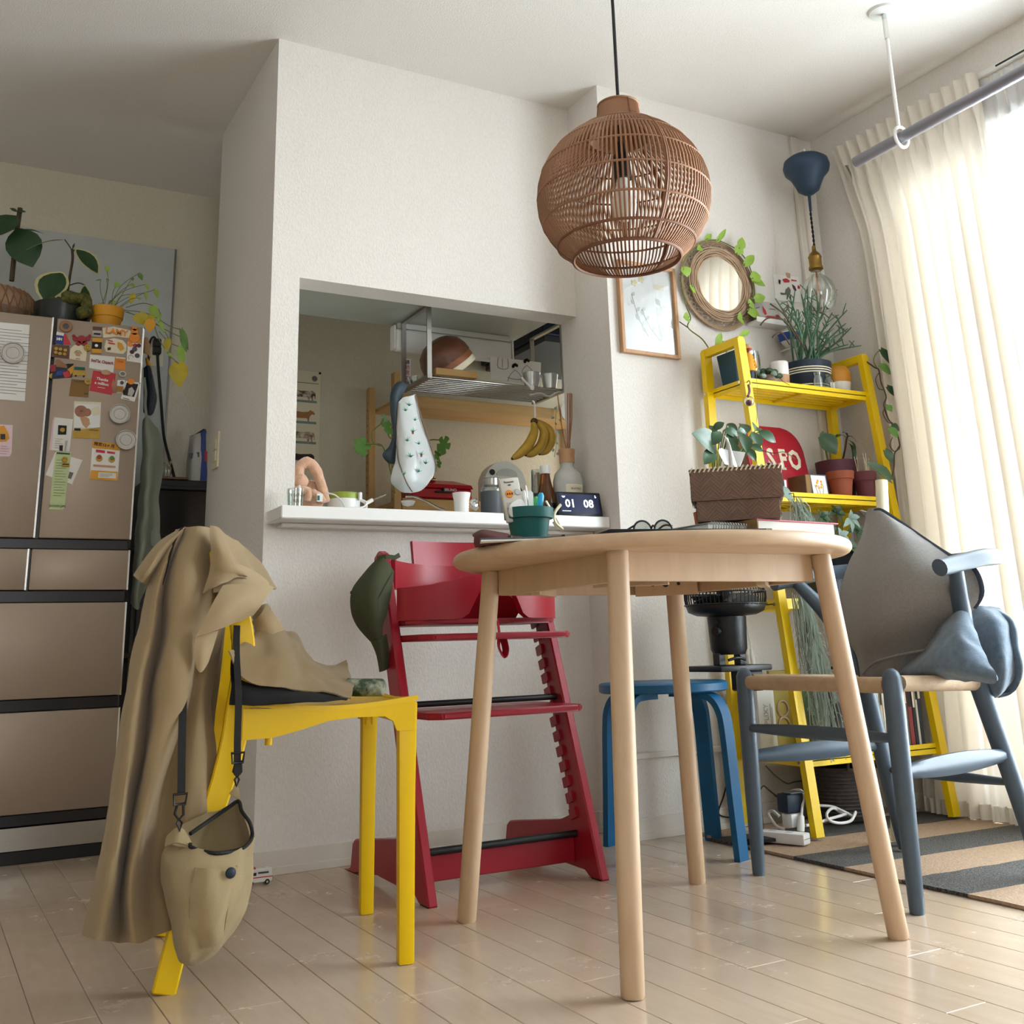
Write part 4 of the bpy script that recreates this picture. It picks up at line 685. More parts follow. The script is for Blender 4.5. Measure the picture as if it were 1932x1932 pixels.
for c in((1.2915,1.8,0.7667),(1.3297,1.78,0.7699)):
    ob('rim',B().tube([(c[0]+.0225*math.cos(2*PI*k/28),c[1],TZ+.0335+.0195*math.sin(2*PI*k/28)) for k in range(28)],.0021,6,closed=True),'black_plastic',t,50)
    ob('lens',B().lathe([(.001,0),(.021,0),(.021,.001),(.001,.001)],(c[0],c[1],TZ+.0335),24,Mx(((1,0,0),(0,0,-1),(0,.87,0)))),'clear_glass',t)
c0=V((1.2915,1.8,0.7667)); c1=V((1.3297,1.78,0.7699))
ob('bridge',B().tube(sp([(c0.x+.022,c0.y,TZ+.038),((c0.x+c1.x)/2,1.79,TZ+.043),(c1.x-.022,c1.y,TZ+.038)],4),.002,6),'black_plastic',t,50)
ob('temple',B().tube(sp([(c1.x+.022,c1.y,TZ+.042),(c1.x+.035,c1.y+.05,TZ+.047),(c1.x+.03,c1.y+.10,TZ+.02)],5),.0022,6),'black_plastic',t,50); ob('temple',B().tube(sp([(c0.x-.022,c0.y,TZ+.042),(c0.x-.02,c0.y+.05,TZ+.03),(c0.x,c0.y+.10,TZ+.016)],5),.0022,6),'black_plastic',t,50)
# thick book, notebook on top
t=T('thick_book','thick white paged book with pink cover edge lying on the table','book',(1.52,1.67,TZ))
BM=Mx.Translation((1.515,1.665,TZ)) @ Mx.Rotation(R(5),4,'Z')
b=B(BM); b.box((-.004,0,.0175),(.222,.15,.029)); pg=ob('page_block',b,mt('pages','#DAD9D2',.8,var=.1,vs=4,stretch=(.1,.1,400)),t)
for z in(.0015,.0335):
    b=B(BM); b.box((0,0,z),(.238,.158,.0028),None,.001); ob('cover',b,mt('book_pink','#B9566A',.5) if z>.02 else 'white_paper',t)
b=B(BM); b.box((-.1185,0,.0175),(.003,.158,.034)); ob('spine',b,'kraft',t)
NM=Mx.Translation((1.375,1.70,TZ+.012)) @ Mx.Rotation(R(2),4,'Z')
t=T('ring_notebook','grey green spiral notebook resting against the thick book','notebook',(1.37,1.70,TZ+.012))
NM=NM @ Mx.Translation((0,0,-.0055))
b=B(NM); b.box((0,0,.013),(.15,.19,.010)); ob('pages',b,'white_paper',t); b=B(NM); b.box((0,0,.0195),(.156,.196,.002)); ob('cover',b,mt('cover_green','#8C988E',.5),t); b=B(NM); b.box((0,0,.007),(.156,.196,.002)); ob('cover',b,'black_plastic',t)
b=B(NM)
for k in range(22): x=-.07+.0066*k; b.tube([(x,-.098+.006*math.cos(q*PI/4),.0135+.009*math.sin(q*PI/4)) for q in range(8)],.0009,4,closed=True)
ob('spiral_rings',b,'steel',t,50,kind='stuff')
# woven tissue box with tissue
zb=TZ+.036; t=T('tissue_box','brown woven palm leaf tissue box on the stacked books','box',(1.425,1.655,zb))
KM=Mx.Translation((1.425,1.655,zb)) @ Mx.Rotation(R(-40),4,'Z')
def wovenbox(x0,x1,y0,y1,z0,z1,par,ma,mb,st=.018,grow=0):
    b=B(KM); b.bb(x0,x1,y0,y1,z0,z1,.003); ob('core',b,mb,par)
    # herringbone strips laid on the four walls
    for fx,(o,ux_,L) in enumerate((((x0,y0),(1,0),x1-x0),((x0,y0),(0,1),y1-y0),((x1,y0),(0,1),y1-y0),((x0,y1),(1,0),x1-x0))):
        nrm=((0,-1),(-1,0),(1,0),(0,1))[fx]; cols=max(1,int(L/st)); rws=max(1,int((z1-z0)/(st*.62)))
        b=B(KM)
        hh=.0082; n=V((nrm[0],nrm[1],0)); d=V((ux_[0],ux_[1],0)); c=V((o[0],o[1],0)); cw=L/cols
        for i in range(cols):
            s=1 if i%2 else -1; k=0; v=z0-cw
            while v<z1+cw:
                e=.0006+.0008*rnd.random(); P=[(i*cw,v),(i*cw+cw,v+s*cw),(i*cw+cw,v+s*cw+hh*.9),(i*cw,v+hh*.9)]
                P=[(u,min(max(q,z0+.0005),z1-.0005)) for u,q in P]
                if P[3][1]-P[0][1]>.001 or P[2][1]-P[1][1]>.001: b.poly([c+d*u+V((0,0,q))+n*(e+(.0015 if (j in(1,2))==(k%2==0) else 0)) for j,(u,q) in enumerate(P)])
                v+=hh; k+=1
        ob('woven_strips',b,ma,par,kind='stuff')
lid=ob('lid_rim',B(KM).bb(-.091,.091,-.062,.062,.099,.104,.002),'brown_weave_dark',t)
wovenbox(-.088,.088,-.060,.060,.040,.101,t,'brown_weave','brown_weave_dark'); wovenbox(-.080,.080,-.054,.054,0,.046,t,'brown_weave','brown_weave_dark')
b=B(KM)
for k in range(20): b.tube([(-.086+.172*k/19-.003,-.0625,.097),(-.086+.172*k/19+.003,-.062,.1065),(-.086+.172*k/19+.004,-.056,.1055)],.0016,4)
for k in range(13): b.tube([(.0905,-.058+.116*k/12,.097),(.0905,-.056+.116*k/12,.1065),(.085,-.055+.116*k/12,.1055)],.0016,4)
ob('edge_lacing',b,'cream',t,kind='stuff')
S('tissue','white paper tissue pulled up from the woven tissue box','tissue',cloth([[(1.4408,1.7,0.8316),(1.4409,1.69,0.872),(1.442,1.69,0.9502),(1.4343,1.69,0.9587)],[(1.4094,1.66,0.8228),(1.4217,1.66,0.8611),(1.4402,1.68,0.9315),(1.4398,1.69,0.9568)],[(1.4355,1.66,0.8217),(1.4369,1.655,0.8611),(1.4441,1.68,0.915),(1.4424,1.69,0.9547)],[(1.4552,1.67,0.8216),(1.4516,1.67,0.8531),(1.4617,1.69,0.8953),(1.4536,1.7,0.9551)]],5,5,.002,20,91,.0008),'white_cloth',70)
S('tissue','folded white tissue corners poking from the woven tissue box','tissue',cloth([[(1.4565,1.72,0.9055),(1.4419,1.72,0.9307),(1.4597,1.73,0.9404)],[(1.4847,1.73,0.903),(1.4727,1.73,0.9274),(1.4681,1.73,0.9386)],[(1.4875,1.71,0.8977),(1.5016,1.71,0.9212),(1.5073,1.71,0.9329)]],5,5,.002,20,93,.0008),'white_cloth',70)

# ---------------------------------------------------------------- leaf helpers
def leaf(base,tip,w,nrm=(0,-1,.3),sag=.12,cup=.25,shape='heart',n=7,th=.0006,edge=None):
    a,t_=V(base),V(tip); d=t_-a; L=d.length; d.normalize(); N=V(nrm); N=(N-d*N.dot(d)); N=N.normalized() if N.length>1e-4 else d.orthogonal(); s=d.cross(N)
    prof={'heart':[.35,.85,1,.92,.72,.42,.03],'oval':[.12,.62,.9,1,.9,.6,.04],'lance':[.10,.5,.85,1,.8,.45,.03]}[shape]
    rows=[]
    for i in range(n):
        f=i/(n-1); c=a+d*L*f-N*(sag*L*f*f)+N*(sag*.35*L*math.sin(PI*f)); ww=w/2*prof[i]; bk=-d*(.12*L if shape=='heart' and i==0 else 0)
        rows.append([c+s*ww*q+N*(cup*abs(q)*ww)+bk*abs(q) for q in(-1,-.5,0,.5,1)])
    b=B().grid(rows); return b.thick(th)
def stem(t,pts,r,mat='stem_green',nm='stem',n=5): return ob(nm,B().tube(sp(pts,5),r,n),mat,t,60)
def flat(pts,mat,t,nm,th=.0006): return ob(nm,B().slab(pts,th),mat,t)
def rect(x0,x1,z0,z1,y,mat,t,nm,th=.0006): return flat([(x0,y,z0),(x1,y,z0),(x1,y,z1),(x0,y,z1)],mat,t,nm,th)
def disc(c,r,mat,t,nm,h=.001,n=24): return ob(nm,B().lathe([(.0005,h),(r*.94,h),(r,h*.6),(r,0),(.0005,0)],c,n,Mx.Rotation(R(90),3,'X')),mat,t,50)
# ---------------------------------------------------------------- kitchen behind the hatch
t=T('kitchen_counter','low white kitchen worktop just behind the serving hatch','counter',(1.85,3.3,0)); ob('worktop',B().bb(.9,2.84,3.07,3.6,.82,.86,.003),'grey_light',t); ob('base_unit',B().bb(.9,2.84,3.08,3.56,.06,.82),'trim_white',t); ob('plinth',B().bb(.92,2.82,3.1,3.52,0,.06),'grey_plastic',t)
t=T('range_hood','dark navy range hood at upper right inside the kitchen hatch','hood',(2.5,3.9,1.76)); ob('canopy',B().bb(2.15,2.845,3.62,4.19,1.80,1.95,.004),'hood_navy',t); ob('underside',B().bb(2.17,2.83,3.64,4.18,1.775,1.80),'grey_plastic',t); ob('duct_cover',B().bb(2.25,2.845,3.75,4.19,1.95,2.40),'hood_navy',t)
t=T('kitchen_light','long white fluorescent light under the kitchen cupboard','light',(1.58,3.25,1.55)); ob('diffuser',B().bb(1.362,1.826,3.297,3.338,1.560,1.64,.012,3),'white_plastic',t,50); ob('housing',B().bb(1.37,1.815,3.299,3.336,1.64,1.659),'pearl_white',t); ob('end_cap',B().bb(1.356,1.3625,3.298,3.337,1.563,1.65,.002),'white_plastic',t); ob('end_cap',B().bb(1.8255,1.832,3.298,3.337,1.563,1.65,.002),'white_plastic',t)
t=T('hanging_rack','stainless steel rack hanging under the kitchen cupboard loaded with bowls','rack',(1.65,3.18,1.41))
x0,x1,ya,yb_,zb=1.388,1.905,3.075,3.29,1.412
for x in(x0,x1):
    for y in(ya,yb_): ob('post',B().bb(x-.008,x+.008,y-.003,y+.003,zb,1.659),'brushed_steel',t)
    ob('side_bar',B().bb(x-.008,x+.008,ya-.003,yb_+.003,zb-.006,zb+.006,.001),'brushed_steel',t); ob('top_bracket',B().bb(x-.008,x+.008,ya,yb_,1.652,1.6595),'brushed_steel',t)
for k in range(9):
    y=ya+(yb_-ya)*(k+.5)/9; ob('bar',B().cyl((x0,y,zb+.002),(x1,y,zb+.002),.0045,n=8),'steel',t,50)
def bowl(nm,label,c,r,h,mat,M=None):
    pr=[(r,0),(r*.96,h*.3),(r*.82,h*.65),(r*.52,h*.92),(r*.3,h),(.002,h),(.002,h-.006),(r*.29,h-.006),(r*.50,h*.92-.006),(r*.79,h*.62),(r*.93,h*.28),(r-.004,0)]
    return S(nm,label,'bowl',B().lathe(pr,c,36,M,False),mat,50)
AX=V((-.62,-.1,.78)).normalized(); BR=AX.to_track_quat('Z','Y').to_matrix()
for k,(nm,lb,m) in enumerate((('wooden_bowl','dark brown wooden bowl tipped on its side, outermost on the hanging rack','dark_wood'),('wooden_bowl','mid brown wooden bowl nested inside the dark brown bowl on the rack','mid_wood'),('ceramic_bowl','cream bowl nested innermost of the tipped bowls on the rack','cream'))): bowl(nm,lb,V((1.502,3.185,1.503))-AX*.021*k,.092,.082,m,BR)
S('serving_board','flat kraft brown serving board lying along the front of the hanging rack','board',B().bb(1.405,1.56,3.062,3.085,zb+.0065,zb+.03,.002),'kraft')
S('glass_dish','clear glass dish lying on the left end of the hanging rack','dish',B().lathe([(.03,0),(.04,.012),(.045,.03),(.043,.03),(.038,.013),(.028,.003)],(1.43,3.24,zb+.007),28,None,False),'clear_glass',50)
t=T('sketch_card','white card with pencil drawing of people leaning on the hanging rack','card',(1.82,3.27,zb+.007)); X=[(1.7164,3.268,1.5654),(1.929,3.268,1.5636),(1.9206,3.268,1.4675),(1.7163,3.268,1.4803)]
flat(X,'white_paper',t,'sheet',.002)
heads=[(1.8167,3.2655,1.5332),(1.8664,3.2655,1.5565)]
for c in heads:
    disc(V(c),.0105,'white_plastic',t,'drawn_face',.0012); 
    for dx,dz in((-.006,.007),(0,.010),(.006,.007),(-.009,.002)): disc(V(c)+V((dx,-.0012,dz)),.006,'ink',t,'drawn_hair',.0008,12)
for P in([(1.866,3.2655,1.5463),(1.8451,3.2655,1.522),(1.8551,3.2655,1.4909)],[(1.866,3.2655,1.5463),(1.8877,3.2655,1.5263),(1.8818,3.2655,1.4895)],[(1.8164,3.2655,1.5232),(1.7937,3.2655,1.501),(1.7841,3.2655,1.4762)],[(1.8164,3.2655,1.5232),(1.8379,3.2655,1.5053),(1.8415,3.2655,1.4817)],[(1.7475,3.2655,1.5621),(1.7465,3.2655,1.5261),(1.7857,3.2655,1.5261),(1.7868,3.2655,1.5622)],[(1.7649,3.2655,1.5619),(1.7638,3.2655,1.5259)],[(1.7846,3.2655,1.4922),(1.8218,3.2655,1.4878),(1.8778,3.2655,1.5011)]): ob('pencil_line',B().tube(sp(P,4),.0009,4),'ink_grey',t)
S('picnic_basket','brown woven basket strip behind the card on the rack','basket',B().bb(1.72,1.885,3.278,3.286,zb+.11,zb+.135,.002),'rattan')
for c,r,h,l in(((1.80,3.12,zb+.007),.032,.055,'white frosted plastic cup at right on the hanging rack'),((1.862,3.10,zb+.007),.03,.05,'second white frosted cup nearest the right end of the rack')):
    S('cup',l,'cup',B().lathe([(r*.75,0),(r,h),(r-.002,h),(r*.72,.003)],c,28,None,False),'frosted_plastic',50)
S('spoon','white plastic spoon hanging over the front of the rack','spoon',B().tube(sp([(1.7261,3.06,1.4377),(1.7442,3.06,1.4207),(1.7646,3.06,1.4057)],5),[.004]*11,8).ell((1.7667,3.06,1.4059),(.009,.003,.010),12,8),'white_plastic',60)
t=T('drying_net','grey tangled wire strainer at the right end of the hanging rack','strainer',(1.8878,3.1,1.3992)); ob('handle',B().tube(sp([(1.7688,3.08,1.3843),(1.8114,3.08,1.3938),(1.843,3.08,1.3852),(1.8804,3.08,1.4037),(1.9199,3.08,1.4111)],5),.0035,6),'grey_light',t,60); ob('mesh_bowl',B().lathe([(.001,0),(.02,.004),(.03,.02),(.031,.02),(.021,.002),(.001,-.002)],(1.895,3.2,zb+.008),20),'grey_plastic',t,50)
# ladle, bag
S('ladle','dark slate silicone ladle hanging from the left end of the rack','ladle',cloth([[(1.311,3.17,1.4056),(1.3278,3.165,1.4079),(1.349,3.17,1.3983)],[(1.2921,3.17,1.3678),(1.3049,3.16,1.3667),(1.328,3.17,1.3601)],[(1.2943,3.175,1.3099),(1.3014,3.165,1.3084),(1.3187,3.175,1.3118)],[(1.3037,3.175,1.2394),(1.3082,3.168,1.2384),(1.3186,3.175,1.2405)],[(1.2907,3.175,1.191),(1.2977,3.165,1.1897),(1.3186,3.175,1.1928)],[(1.2649,3.175,1.1614),(1.2848,3.165,1.154),(1.3167,3.175,1.1575)],[(1.2852,3.175,1.1382),(1.298,3.17,1.1329),(1.313,3.175,1.1328)]],5,5,.0003,20,101,.004),mt('slate_silicone','#2C3A44',.5),60)
t=T('plastic_bag','clear white plastic bag printed with green cacti hanging from the rack','bag',(1.3659,3.16,1.0394))
bg_=[[(1.3143,3.16,1.3352),(1.3273,3.155,1.3496),(1.3479,3.15,1.3575),(1.3749,3.155,1.3663)],[(1.3087,3.16,1.2723),(1.323,3.145,1.2793),(1.3547,3.14,1.2843),(1.3878,3.155,1.2952)],[(1.3068,3.16,1.2104),(1.3258,3.13,1.2097),(1.3632,3.13,1.2157),(1.414,3.155,1.2202)],[(1.3031,3.16,1.1403),(1.3193,3.115,1.1372),(1.3715,3.12,1.1445),(1.4401,3.155,1.1401)],[(1.2884,3.16,1.0824),(1.3115,3.11,1.0811),(1.369,3.115,1.0882),(1.4417,3.155,1.1119)],[(1.3031,3.16,1.0573),(1.3235,3.13,1.0335),(1.3809,3.13,1.0444),(1.43,3.155,1.0903)]]
ob('film',cloth(bg_,5,5,.004,24,103,.001),mt('bag_film','#E6EBEA',.25,var=.03,trans=.12),t,70)
ob('binding',B().tube(sp([(1.3699,3.148,1.3644),(1.3886,3.148,1.2939),(1.4147,3.148,1.2189),(1.4407,3.148,1.139),(1.4423,3.148,1.1109)],5),.0022,6),'wicker_grey',t,60); ob('binding',B().tube(sp([(1.311,3.152,1.3332),(1.3045,3.15,1.2436),(1.3043,3.145,1.1552),(1.3067,3.12,1.1081),(1.3182,3.1,1.0596),(1.3407,3.11,1.0348)],5),.0022,6),'wicker_grey',t,60)
CACT=[(1.3155,3.105,1.297),(1.3286,3.105,1.3157),(1.3489,3.105,1.2679),(1.3412,3.105,1.2288),(1.3207,3.105,1.1978),(1.3615,3.105,1.19),(1.3706,3.105,1.1558),(1.3335,3.105,1.1467),(1.3095,3.105,1.0888),(1.361,3.105,1.1),(1.3853,3.105,1.1272)]
for i,c in enumerate(CACT):
    b=B(); c=V(c)
    for k in range(5):
        a=R(-60+30*k+rnd.uniform(-8,8)); d=V((math.sin(a),0,math.cos(a))); s=V((d.z,0,-d.x)); L=rnd.uniform(.011,.018)
        b.slab([c-s*.002,c+d*L,c+s*.002],.0006)
    ob('cactus_print',b,mt('print_green%d'%i,['#5FA884','#3F8E6C','#7DB89A'][i%3],.5),t,None)
    if i in(3,6): ob('pot_print',B().slab([c+V((-.004,0,0)),c+V((.004,0,0)),c+V((.003,0,-.007)),c+V((-.003,0,-.007))],.0006),'terracotta',t)
# bananas on a hook
t=T('s_hook','white S hook hanging from the rack and carrying bananas','hook',(1.807,3.12,1.3491)); ob('wire',B().tube(sp([(1.7921,3.1,1.3681),(1.8076,3.12,1.3643),(1.8084,3.12,1.3303),(1.8071,3.12,1.2962),(1.8104,3.115,1.2917)],5),.0035,8),'white_plastic',t,60)
t=T('banana_bunch','bunch of three ripe bananas hanging under the kitchen rack','fruit',(1.794,3.12,1.1761))
for P in([(1.8008,3.12,1.2995),(1.7979,3.11,1.2618),(1.7695,3.1,1.2154),(1.7324,3.095,1.181),(1.7038,3.1,1.162)],[(1.8125,3.125,1.307),(1.8423,3.12,1.2724),(1.8288,3.115,1.2219),(1.7909,3.11,1.189),(1.7614,3.11,1.1799)],[(1.8196,3.13,1.3067),(1.8678,3.13,1.2799),(1.877,3.13,1.2428),(1.8583,3.13,1.2077),(1.8277,3.13,1.1909)]):
    q=sp(P,5); n=len(q); o=ob('banana',B().tube(q,[max(.003,.0175*(math.sin(PI*min(1,max(0,(i+1.2)/(n+1.2))))**.55)) for i in range(n)],10),'banana',t,40); ob('banana_tip',B().ell(q[-1],.006,8,6),'banana_tip',o,60)
ob('crown',B().ell((1.8052,3.12,1.3017),(.014,.012,.012),10,8),'banana_tip',t,60)
# pine shelf against the far wall and what stands on it
t=T('pine_shelf','pine shelving unit with drilled posts against the far kitchen wall','shelf',(2.1,4.0,0))
for x in(1.605,2.60):
    for y in(3.885,4.165):
        p=ob('post',B().bb(x-.015,x+.015,y-.018,y+.018,0,1.64,.002),'pine_upright',t)
        if x<2:
            b=B()
            for k in range(22): b.cyl((x-.0155,y,.9+.032*k),(x-.0149,y,.9+.032*k),.003,n=6)
            ob('peg_holes',b,'ink',p,kind='stuff')
for z in(1.53,1.11,.7): ob('shelf_board',B().bb(1.625,2.58,3.87,4.18,z,z+.018,.002),'pine',t); ob('front_rail',B().bb(1.625,2.58,3.866,3.88,z-.03,z+.018,.002),'pine',t)
hz=1.129
t=T('hot_plate','red table top hot plate with lid on the pine shelf','hot plate',(1.80,4.0,hz))
b=B(); b.bb(1.675,1.945,3.89,4.09,hz+.006,hz+.05,.006); ob('body',b,'red_enamel',t,40)
b=B(); b.loop([[(1.672,3.887,hz+.05),(1.948,3.887,hz+.05),(1.948,4.093,hz+.05),(1.672,4.093,hz+.05)],[(1.678,3.893,hz+.066),(1.942,3.893,hz+.066),(1.942,4.087,hz+.066),(1.678,4.087,hz+.066)],[(1.735,3.94,hz+.088),(1.885,3.94,hz+.088),(1.885,4.04,hz+.088),(1.735,4.04,hz+.088)]],caps=True); ob('lid',b,'red_enamel',t)
ob('lid_knob',B().lathe([(.001,0),(.008,0),(.008,.008),(.022,.010),(.022,.018),(.001,.02)],(1.79,3.96,hz+.088),20),'brass',t,40); ob('lever',B().bb(1.775,1.845,3.875,3.889,hz+.030,hz+.036).bb(1.805,1.811,3.872,3.889,hz+.030,hz+.05),'black_plastic',t)
txt('BRUNO',.016,FRONT((1.845,3.8895,hz+.043)),'white_plastic',t)
for x in(1.69,1.93): ob('foot',B().bb(x-.01,x+.01,3.90,4.08,hz,hz+.006),'black_rubber',t)
sz=1.129; t=T('sandwich_maker','white rounded sandwich maker standing upright on the pine shelf','appliance',(2.13,3.98,sz))
arch=lambda rx,rz,n,c0:[(c0[0]+rx*math.cos(PI-PI*k/n),c0[1]+rz*math.sin(PI*k/n)) for k in range(n+1)]
PM=Mx(((1,0,0,2.125),(0,0,-1,3.99),(0,1,0,sz),(0,0,0,1)))
b=B(PM); b.prism([(-.105,0)]+[(-.105,.10)]+[(-.105+.21*k/20,.10+.085*math.sin(PI*k/20)**.6) for k in range(1,20)]+[(.105,.10),(.105,0)],.055); bmesh.ops.bevel(b.bm,geom=list(b.bm.edges),offset=.005,segments=2,affect='EDGES'); ob('shell',b,'pearl_white',t,50)
b=B(PM); b.prism([(-.035+.10*k/16-.005,.128+.026*math.sin(PI*k/16)**.5) for k in range(17)]+[(.06,.122),(-.04,.122)],.0565); ob('handle_opening',b,'grey_light',t)
b=B(PM); b.prism([(-.03+.12*k/12,.055+.045*math.sin(PI*k/12)) for k in range(13)],.0565); ob('plate_shadow',b,'grey_plastic',t); b=B(PM); b.lathe([(.001,.003),(.012,.003),(.013,0),(.001,0)],(-.062,.135,.055),20); ob('dial',b,'black_plastic',t,40); b=B(PM); b.box((-.095,.09,.056),(.006,.02,.004)); ob('switch',b,'black_plastic',t)
# jars on the worktop
def jar(nm,label,c,r,h,lidm,lh,fill=None,fm=None,fr=.93,cat='jar'):
    t=T(nm,label,cat,c); x,y,z=c
    ob('glass_body',B().lathe([(.001,0),(r*.96,0),(r,.006),(r,h*.86),(r*.9,h-.004),(r*.9,h),(r*.86,h),(r*.94,h*.85),(r*.94,.008),(.001,.006)],c,28),'clear_glass',t,50)
    if lidm: ob('lid',B().lathe([(.001,h),(r*.97,h),(r*.98,h+lh*.2),(r*.98,h+lh*.9),(r*.93,h+lh),(.001,h+lh)],c,28),lidm,t,40)
    if fill: ob('contents',B().lathe([(.001,.007),(r*fr,.008),(r*fr,h*fill),(.001,h*fill+.004)],c,20),fm,t,50)
    return t
c=(1.8678,3.22,1.1157); jt=jar('pasta_jar','tall clear jar of dry spaghetti behind the brown bottle',(c[0],3.22,.86),.026,.29,None,0)
b=B()
for k in range(26):
    a=k*2.4; r=.019*math.sqrt(k/26); b.cyl((c[0]+r*math.cos(a),3.22+r*math.sin(a),.87),(c[0]+r*math.cos(a)*1.05,3.22+r*math.sin(a)*1.05,1.135+.006*math.sin(k)),.0018,n=5)
ob('spaghetti',b,mt('pasta','#C39438',.5),jt,kind='stuff')
c=(1.8172,3.14,1.1013); jar('storage_jar','clear jar with dark green lid behind the brown bottle',(c[0],3.14,.86),.03,.17,'gourd_green',.022,.5,'leaf_grey')
c=(1.7512,3.12,1.0861); jar('storage_jar','clear jar with wooden lid behind the beige remote',(c[0],3.12,.86),.031,.165,'oak_frame',.014,.6,'wicker_grey')
c=(1.8359,3.05,1.0977); S('sauce_bottle','small bottle with red cap behind the diffuser bottle','bottle',B().lathe([(.001,0),(.016,0),(.016,.21),(.012,.23),(.012,.255),(.001,.255)],(c[0],3.10,.86),20),'red_print',40)
# things on the hatch board
CT=.9302
c=(0.8768,2.845,0.9461); t=T('glass_tumbler','small clear glass tumbler with printed letters at the left end of the hatch board','glass',(c[0],2.845,CT)); ob('glass_body',B().lathe([(.001,0),(.02,0),(.0235,.056),(.0222,.056),(.019,.004),(.001,.004)],(c[0],2.845,CT),28),'clear_glass',t,50)
txt('I LOVE',.012,FRONT((c[0]-.001,2.8215,CT+.036)),'kraft',t); txt('YOU',.011,FRONT((c[0]-.003,2.823,CT+.020)),'kraft',t)
S('glue_stick','white tube standing in the printed glass tumbler','tube',B().lathe([(.001,0),(.0055,0),(.0055,.048),(.0035,.05),(.0035,.062),(.001,.062)],(c[0]+.010,2.845,CT+.005),16),'white_plastic',50)
t=T('plush_toy','peach coloured fluffy plush animal sitting at the left end of the hatch board','toy',(.965,2.955,CT))
def fur(nm,b): b.jit(.003,60,3); return ob(nm,b,'peach_plush',t,80)
fur('body',B().ell((.957,2.965,CT+.05),(.042,.032,.052),22,16)); 
fur('ear',B().tube(sp([(0.9137,2.94,1.0282),(0.916,2.935,1.0628),(0.936,2.93,1.0785),(0.9584,2.93,1.0612),(0.9733,2.93,1.0295),(0.9851,2.93,0.9917),(0.9935,2.93,0.9645)],5),[.012,.013,.014,.0145,.015,.015,.015,.0155,.016,.016,.0165,.0165,.0165,.0165,.0165,.016,.016,.0155,.015,.014,.014,.014,.014,.014,.014,.014,.014,.013,.013,.012,.010],12)); fur('arm',B().tube(sp([(0.9036,2.92,0.9944),(0.9174,2.915,0.9974),(0.9368,2.912,0.9902),(0.9336,2.915,0.9648)],5),.011,12)); fur('foot',B().tube(sp([(0.9487,2.915,0.9881),(0.9628,2.91,0.9804),(0.9789,2.91,0.9613)],5),.012,12)); fur('head',B().ell((0.9185,2.93,1.0224),(.02,.018,.022),16,12))
rect(*[v for v in((0.9552,2.905,0.9643)[0],(0.9724,2.905,0.965)[0])],(0.9615,2.905,0.9615)[2],(0.9611,2.905,0.9842)[2],2.897,'white_plastic',t,'care_tag'); rect((0.9569,2.896,0.9632)[0],(0.9632,2.896,0.9634)[0],(0.9585,2.896,0.9647)[2],(0.9582,2.896,0.9783)[2],2.896,'teal_pot',t,'tag_print')
c=(1.0624,2.975,0.9698); t=T('food_tub','white lidded tub with lime green band next to the plush toy','tub',(c[0],2.975,CT)); ob('tub_body',B().lathe([(.001,0),(.046,0),(.049,.05),(.001,.05)],(c[0],2.975,CT),32),'white_plastic',t,40); ob('green_band',B().lathe([(.001,.05),(.0485,.05),(.0485,.066),(.045,.069),(.001,.069)],(c[0],2.975,CT),32),'lime_lid',t,40); ob('clip',B().bb(c[0]+.030,c[0]+.040,2.925,2.94,CT+.045,CT+.068,.002),'white_plastic',t); ob('handle',B().tube(sp([(c[0]+.046,2.96,CT+.05),(c[0]+.062,2.955,CT+.04),(c[0]+.06,2.955,CT+.01),(c[0]+.046,2.96,CT+.005)],4),.005,8),'white_plastic',t,50)
t=T('charging_cable','white charging cable with plug end curling on the hatch board','cable',(1.033,2.84,0.9482)); ob('cord',B().tube(sp([(0.9693,2.86,0.9813),(0.9924,2.85,0.9749),(1.0094,2.84,0.9563),(1.017,2.83,0.9389),(1.0451,2.83,0.9384),(1.0704,2.83,0.9423),(1.0852,2.84,0.9561)],5),.0024,6),'white_plastic',t,60); P=[(1.0805,2.84,0.953),(1.1012,2.84,0.9643),(1.1173,2.84,0.971),(1.1319,2.84,0.9762),(1.1416,2.84,0.9812)]; ob('connector',B().tube([P[0],P[1]],.0058,8),'white_plastic',t,40); ob('plug_tip',B().tube(P[1:],[.003,.0026,.0015,.0012],6),'steel',t,50) if 0 else ob('plug_tip',B().tube(P[1:],[.003,.0026,.0015],6) if len(P[1:])==3 else B().tube(P[1:],[.003,.0028,.0022,.0012][:len(P[1:])],6),'steel',t,50)
t=T('soup_ladle','steel ladle with curved handle resting on the hatch board behind the bag','ladle',(1.2529,2.86,0.9494)); ob('handle',B().tube(sp([(1.2152,2.87,0.982),(1.2447,2.86,0.9803),(1.2785,2.86,0.9691),(1.3081,2.85,0.9517),(1.3304,2.85,0.9446)],5),(.0055,.002),6),'steel',t,50); ob('scoop',B().lathe([(.001,0),(.016,.004),(.022,.016),(.021,.017),(.015,.006),(.001,.002)],(1.2257,2.875,0.9535),20),'chrome',t,50)
c=(1.3855,2.845,0.949); t=T('paper_cup','white tapered cup with orange print on the hatch board','cup',(c[0],2.845,CT)); ob('cup_body',B().lathe([(.001,0),(.0215,0),(.0235,.045),(.0265,.058),(.0275,.066),(.025,.0665),(.022,.05),(.001,.05)],(c[0],2.845,CT),32),'white_plastic',t,50)
for k in range(5): ob('print_mark',B().box((c[0]+.0195,2.8305,CT+.018+.008*k),(.004,.003,.004),Mx.Rotation(R(40),3,'Z')),'orange',t)
b=B().ell((1.4325,2.85,0.964),(.014,.012,.017),14,10); b.jit(.006,90,5); S('foil_lump','crumpled silver foil packet beside the white cup','foil',b,'chrome',10)
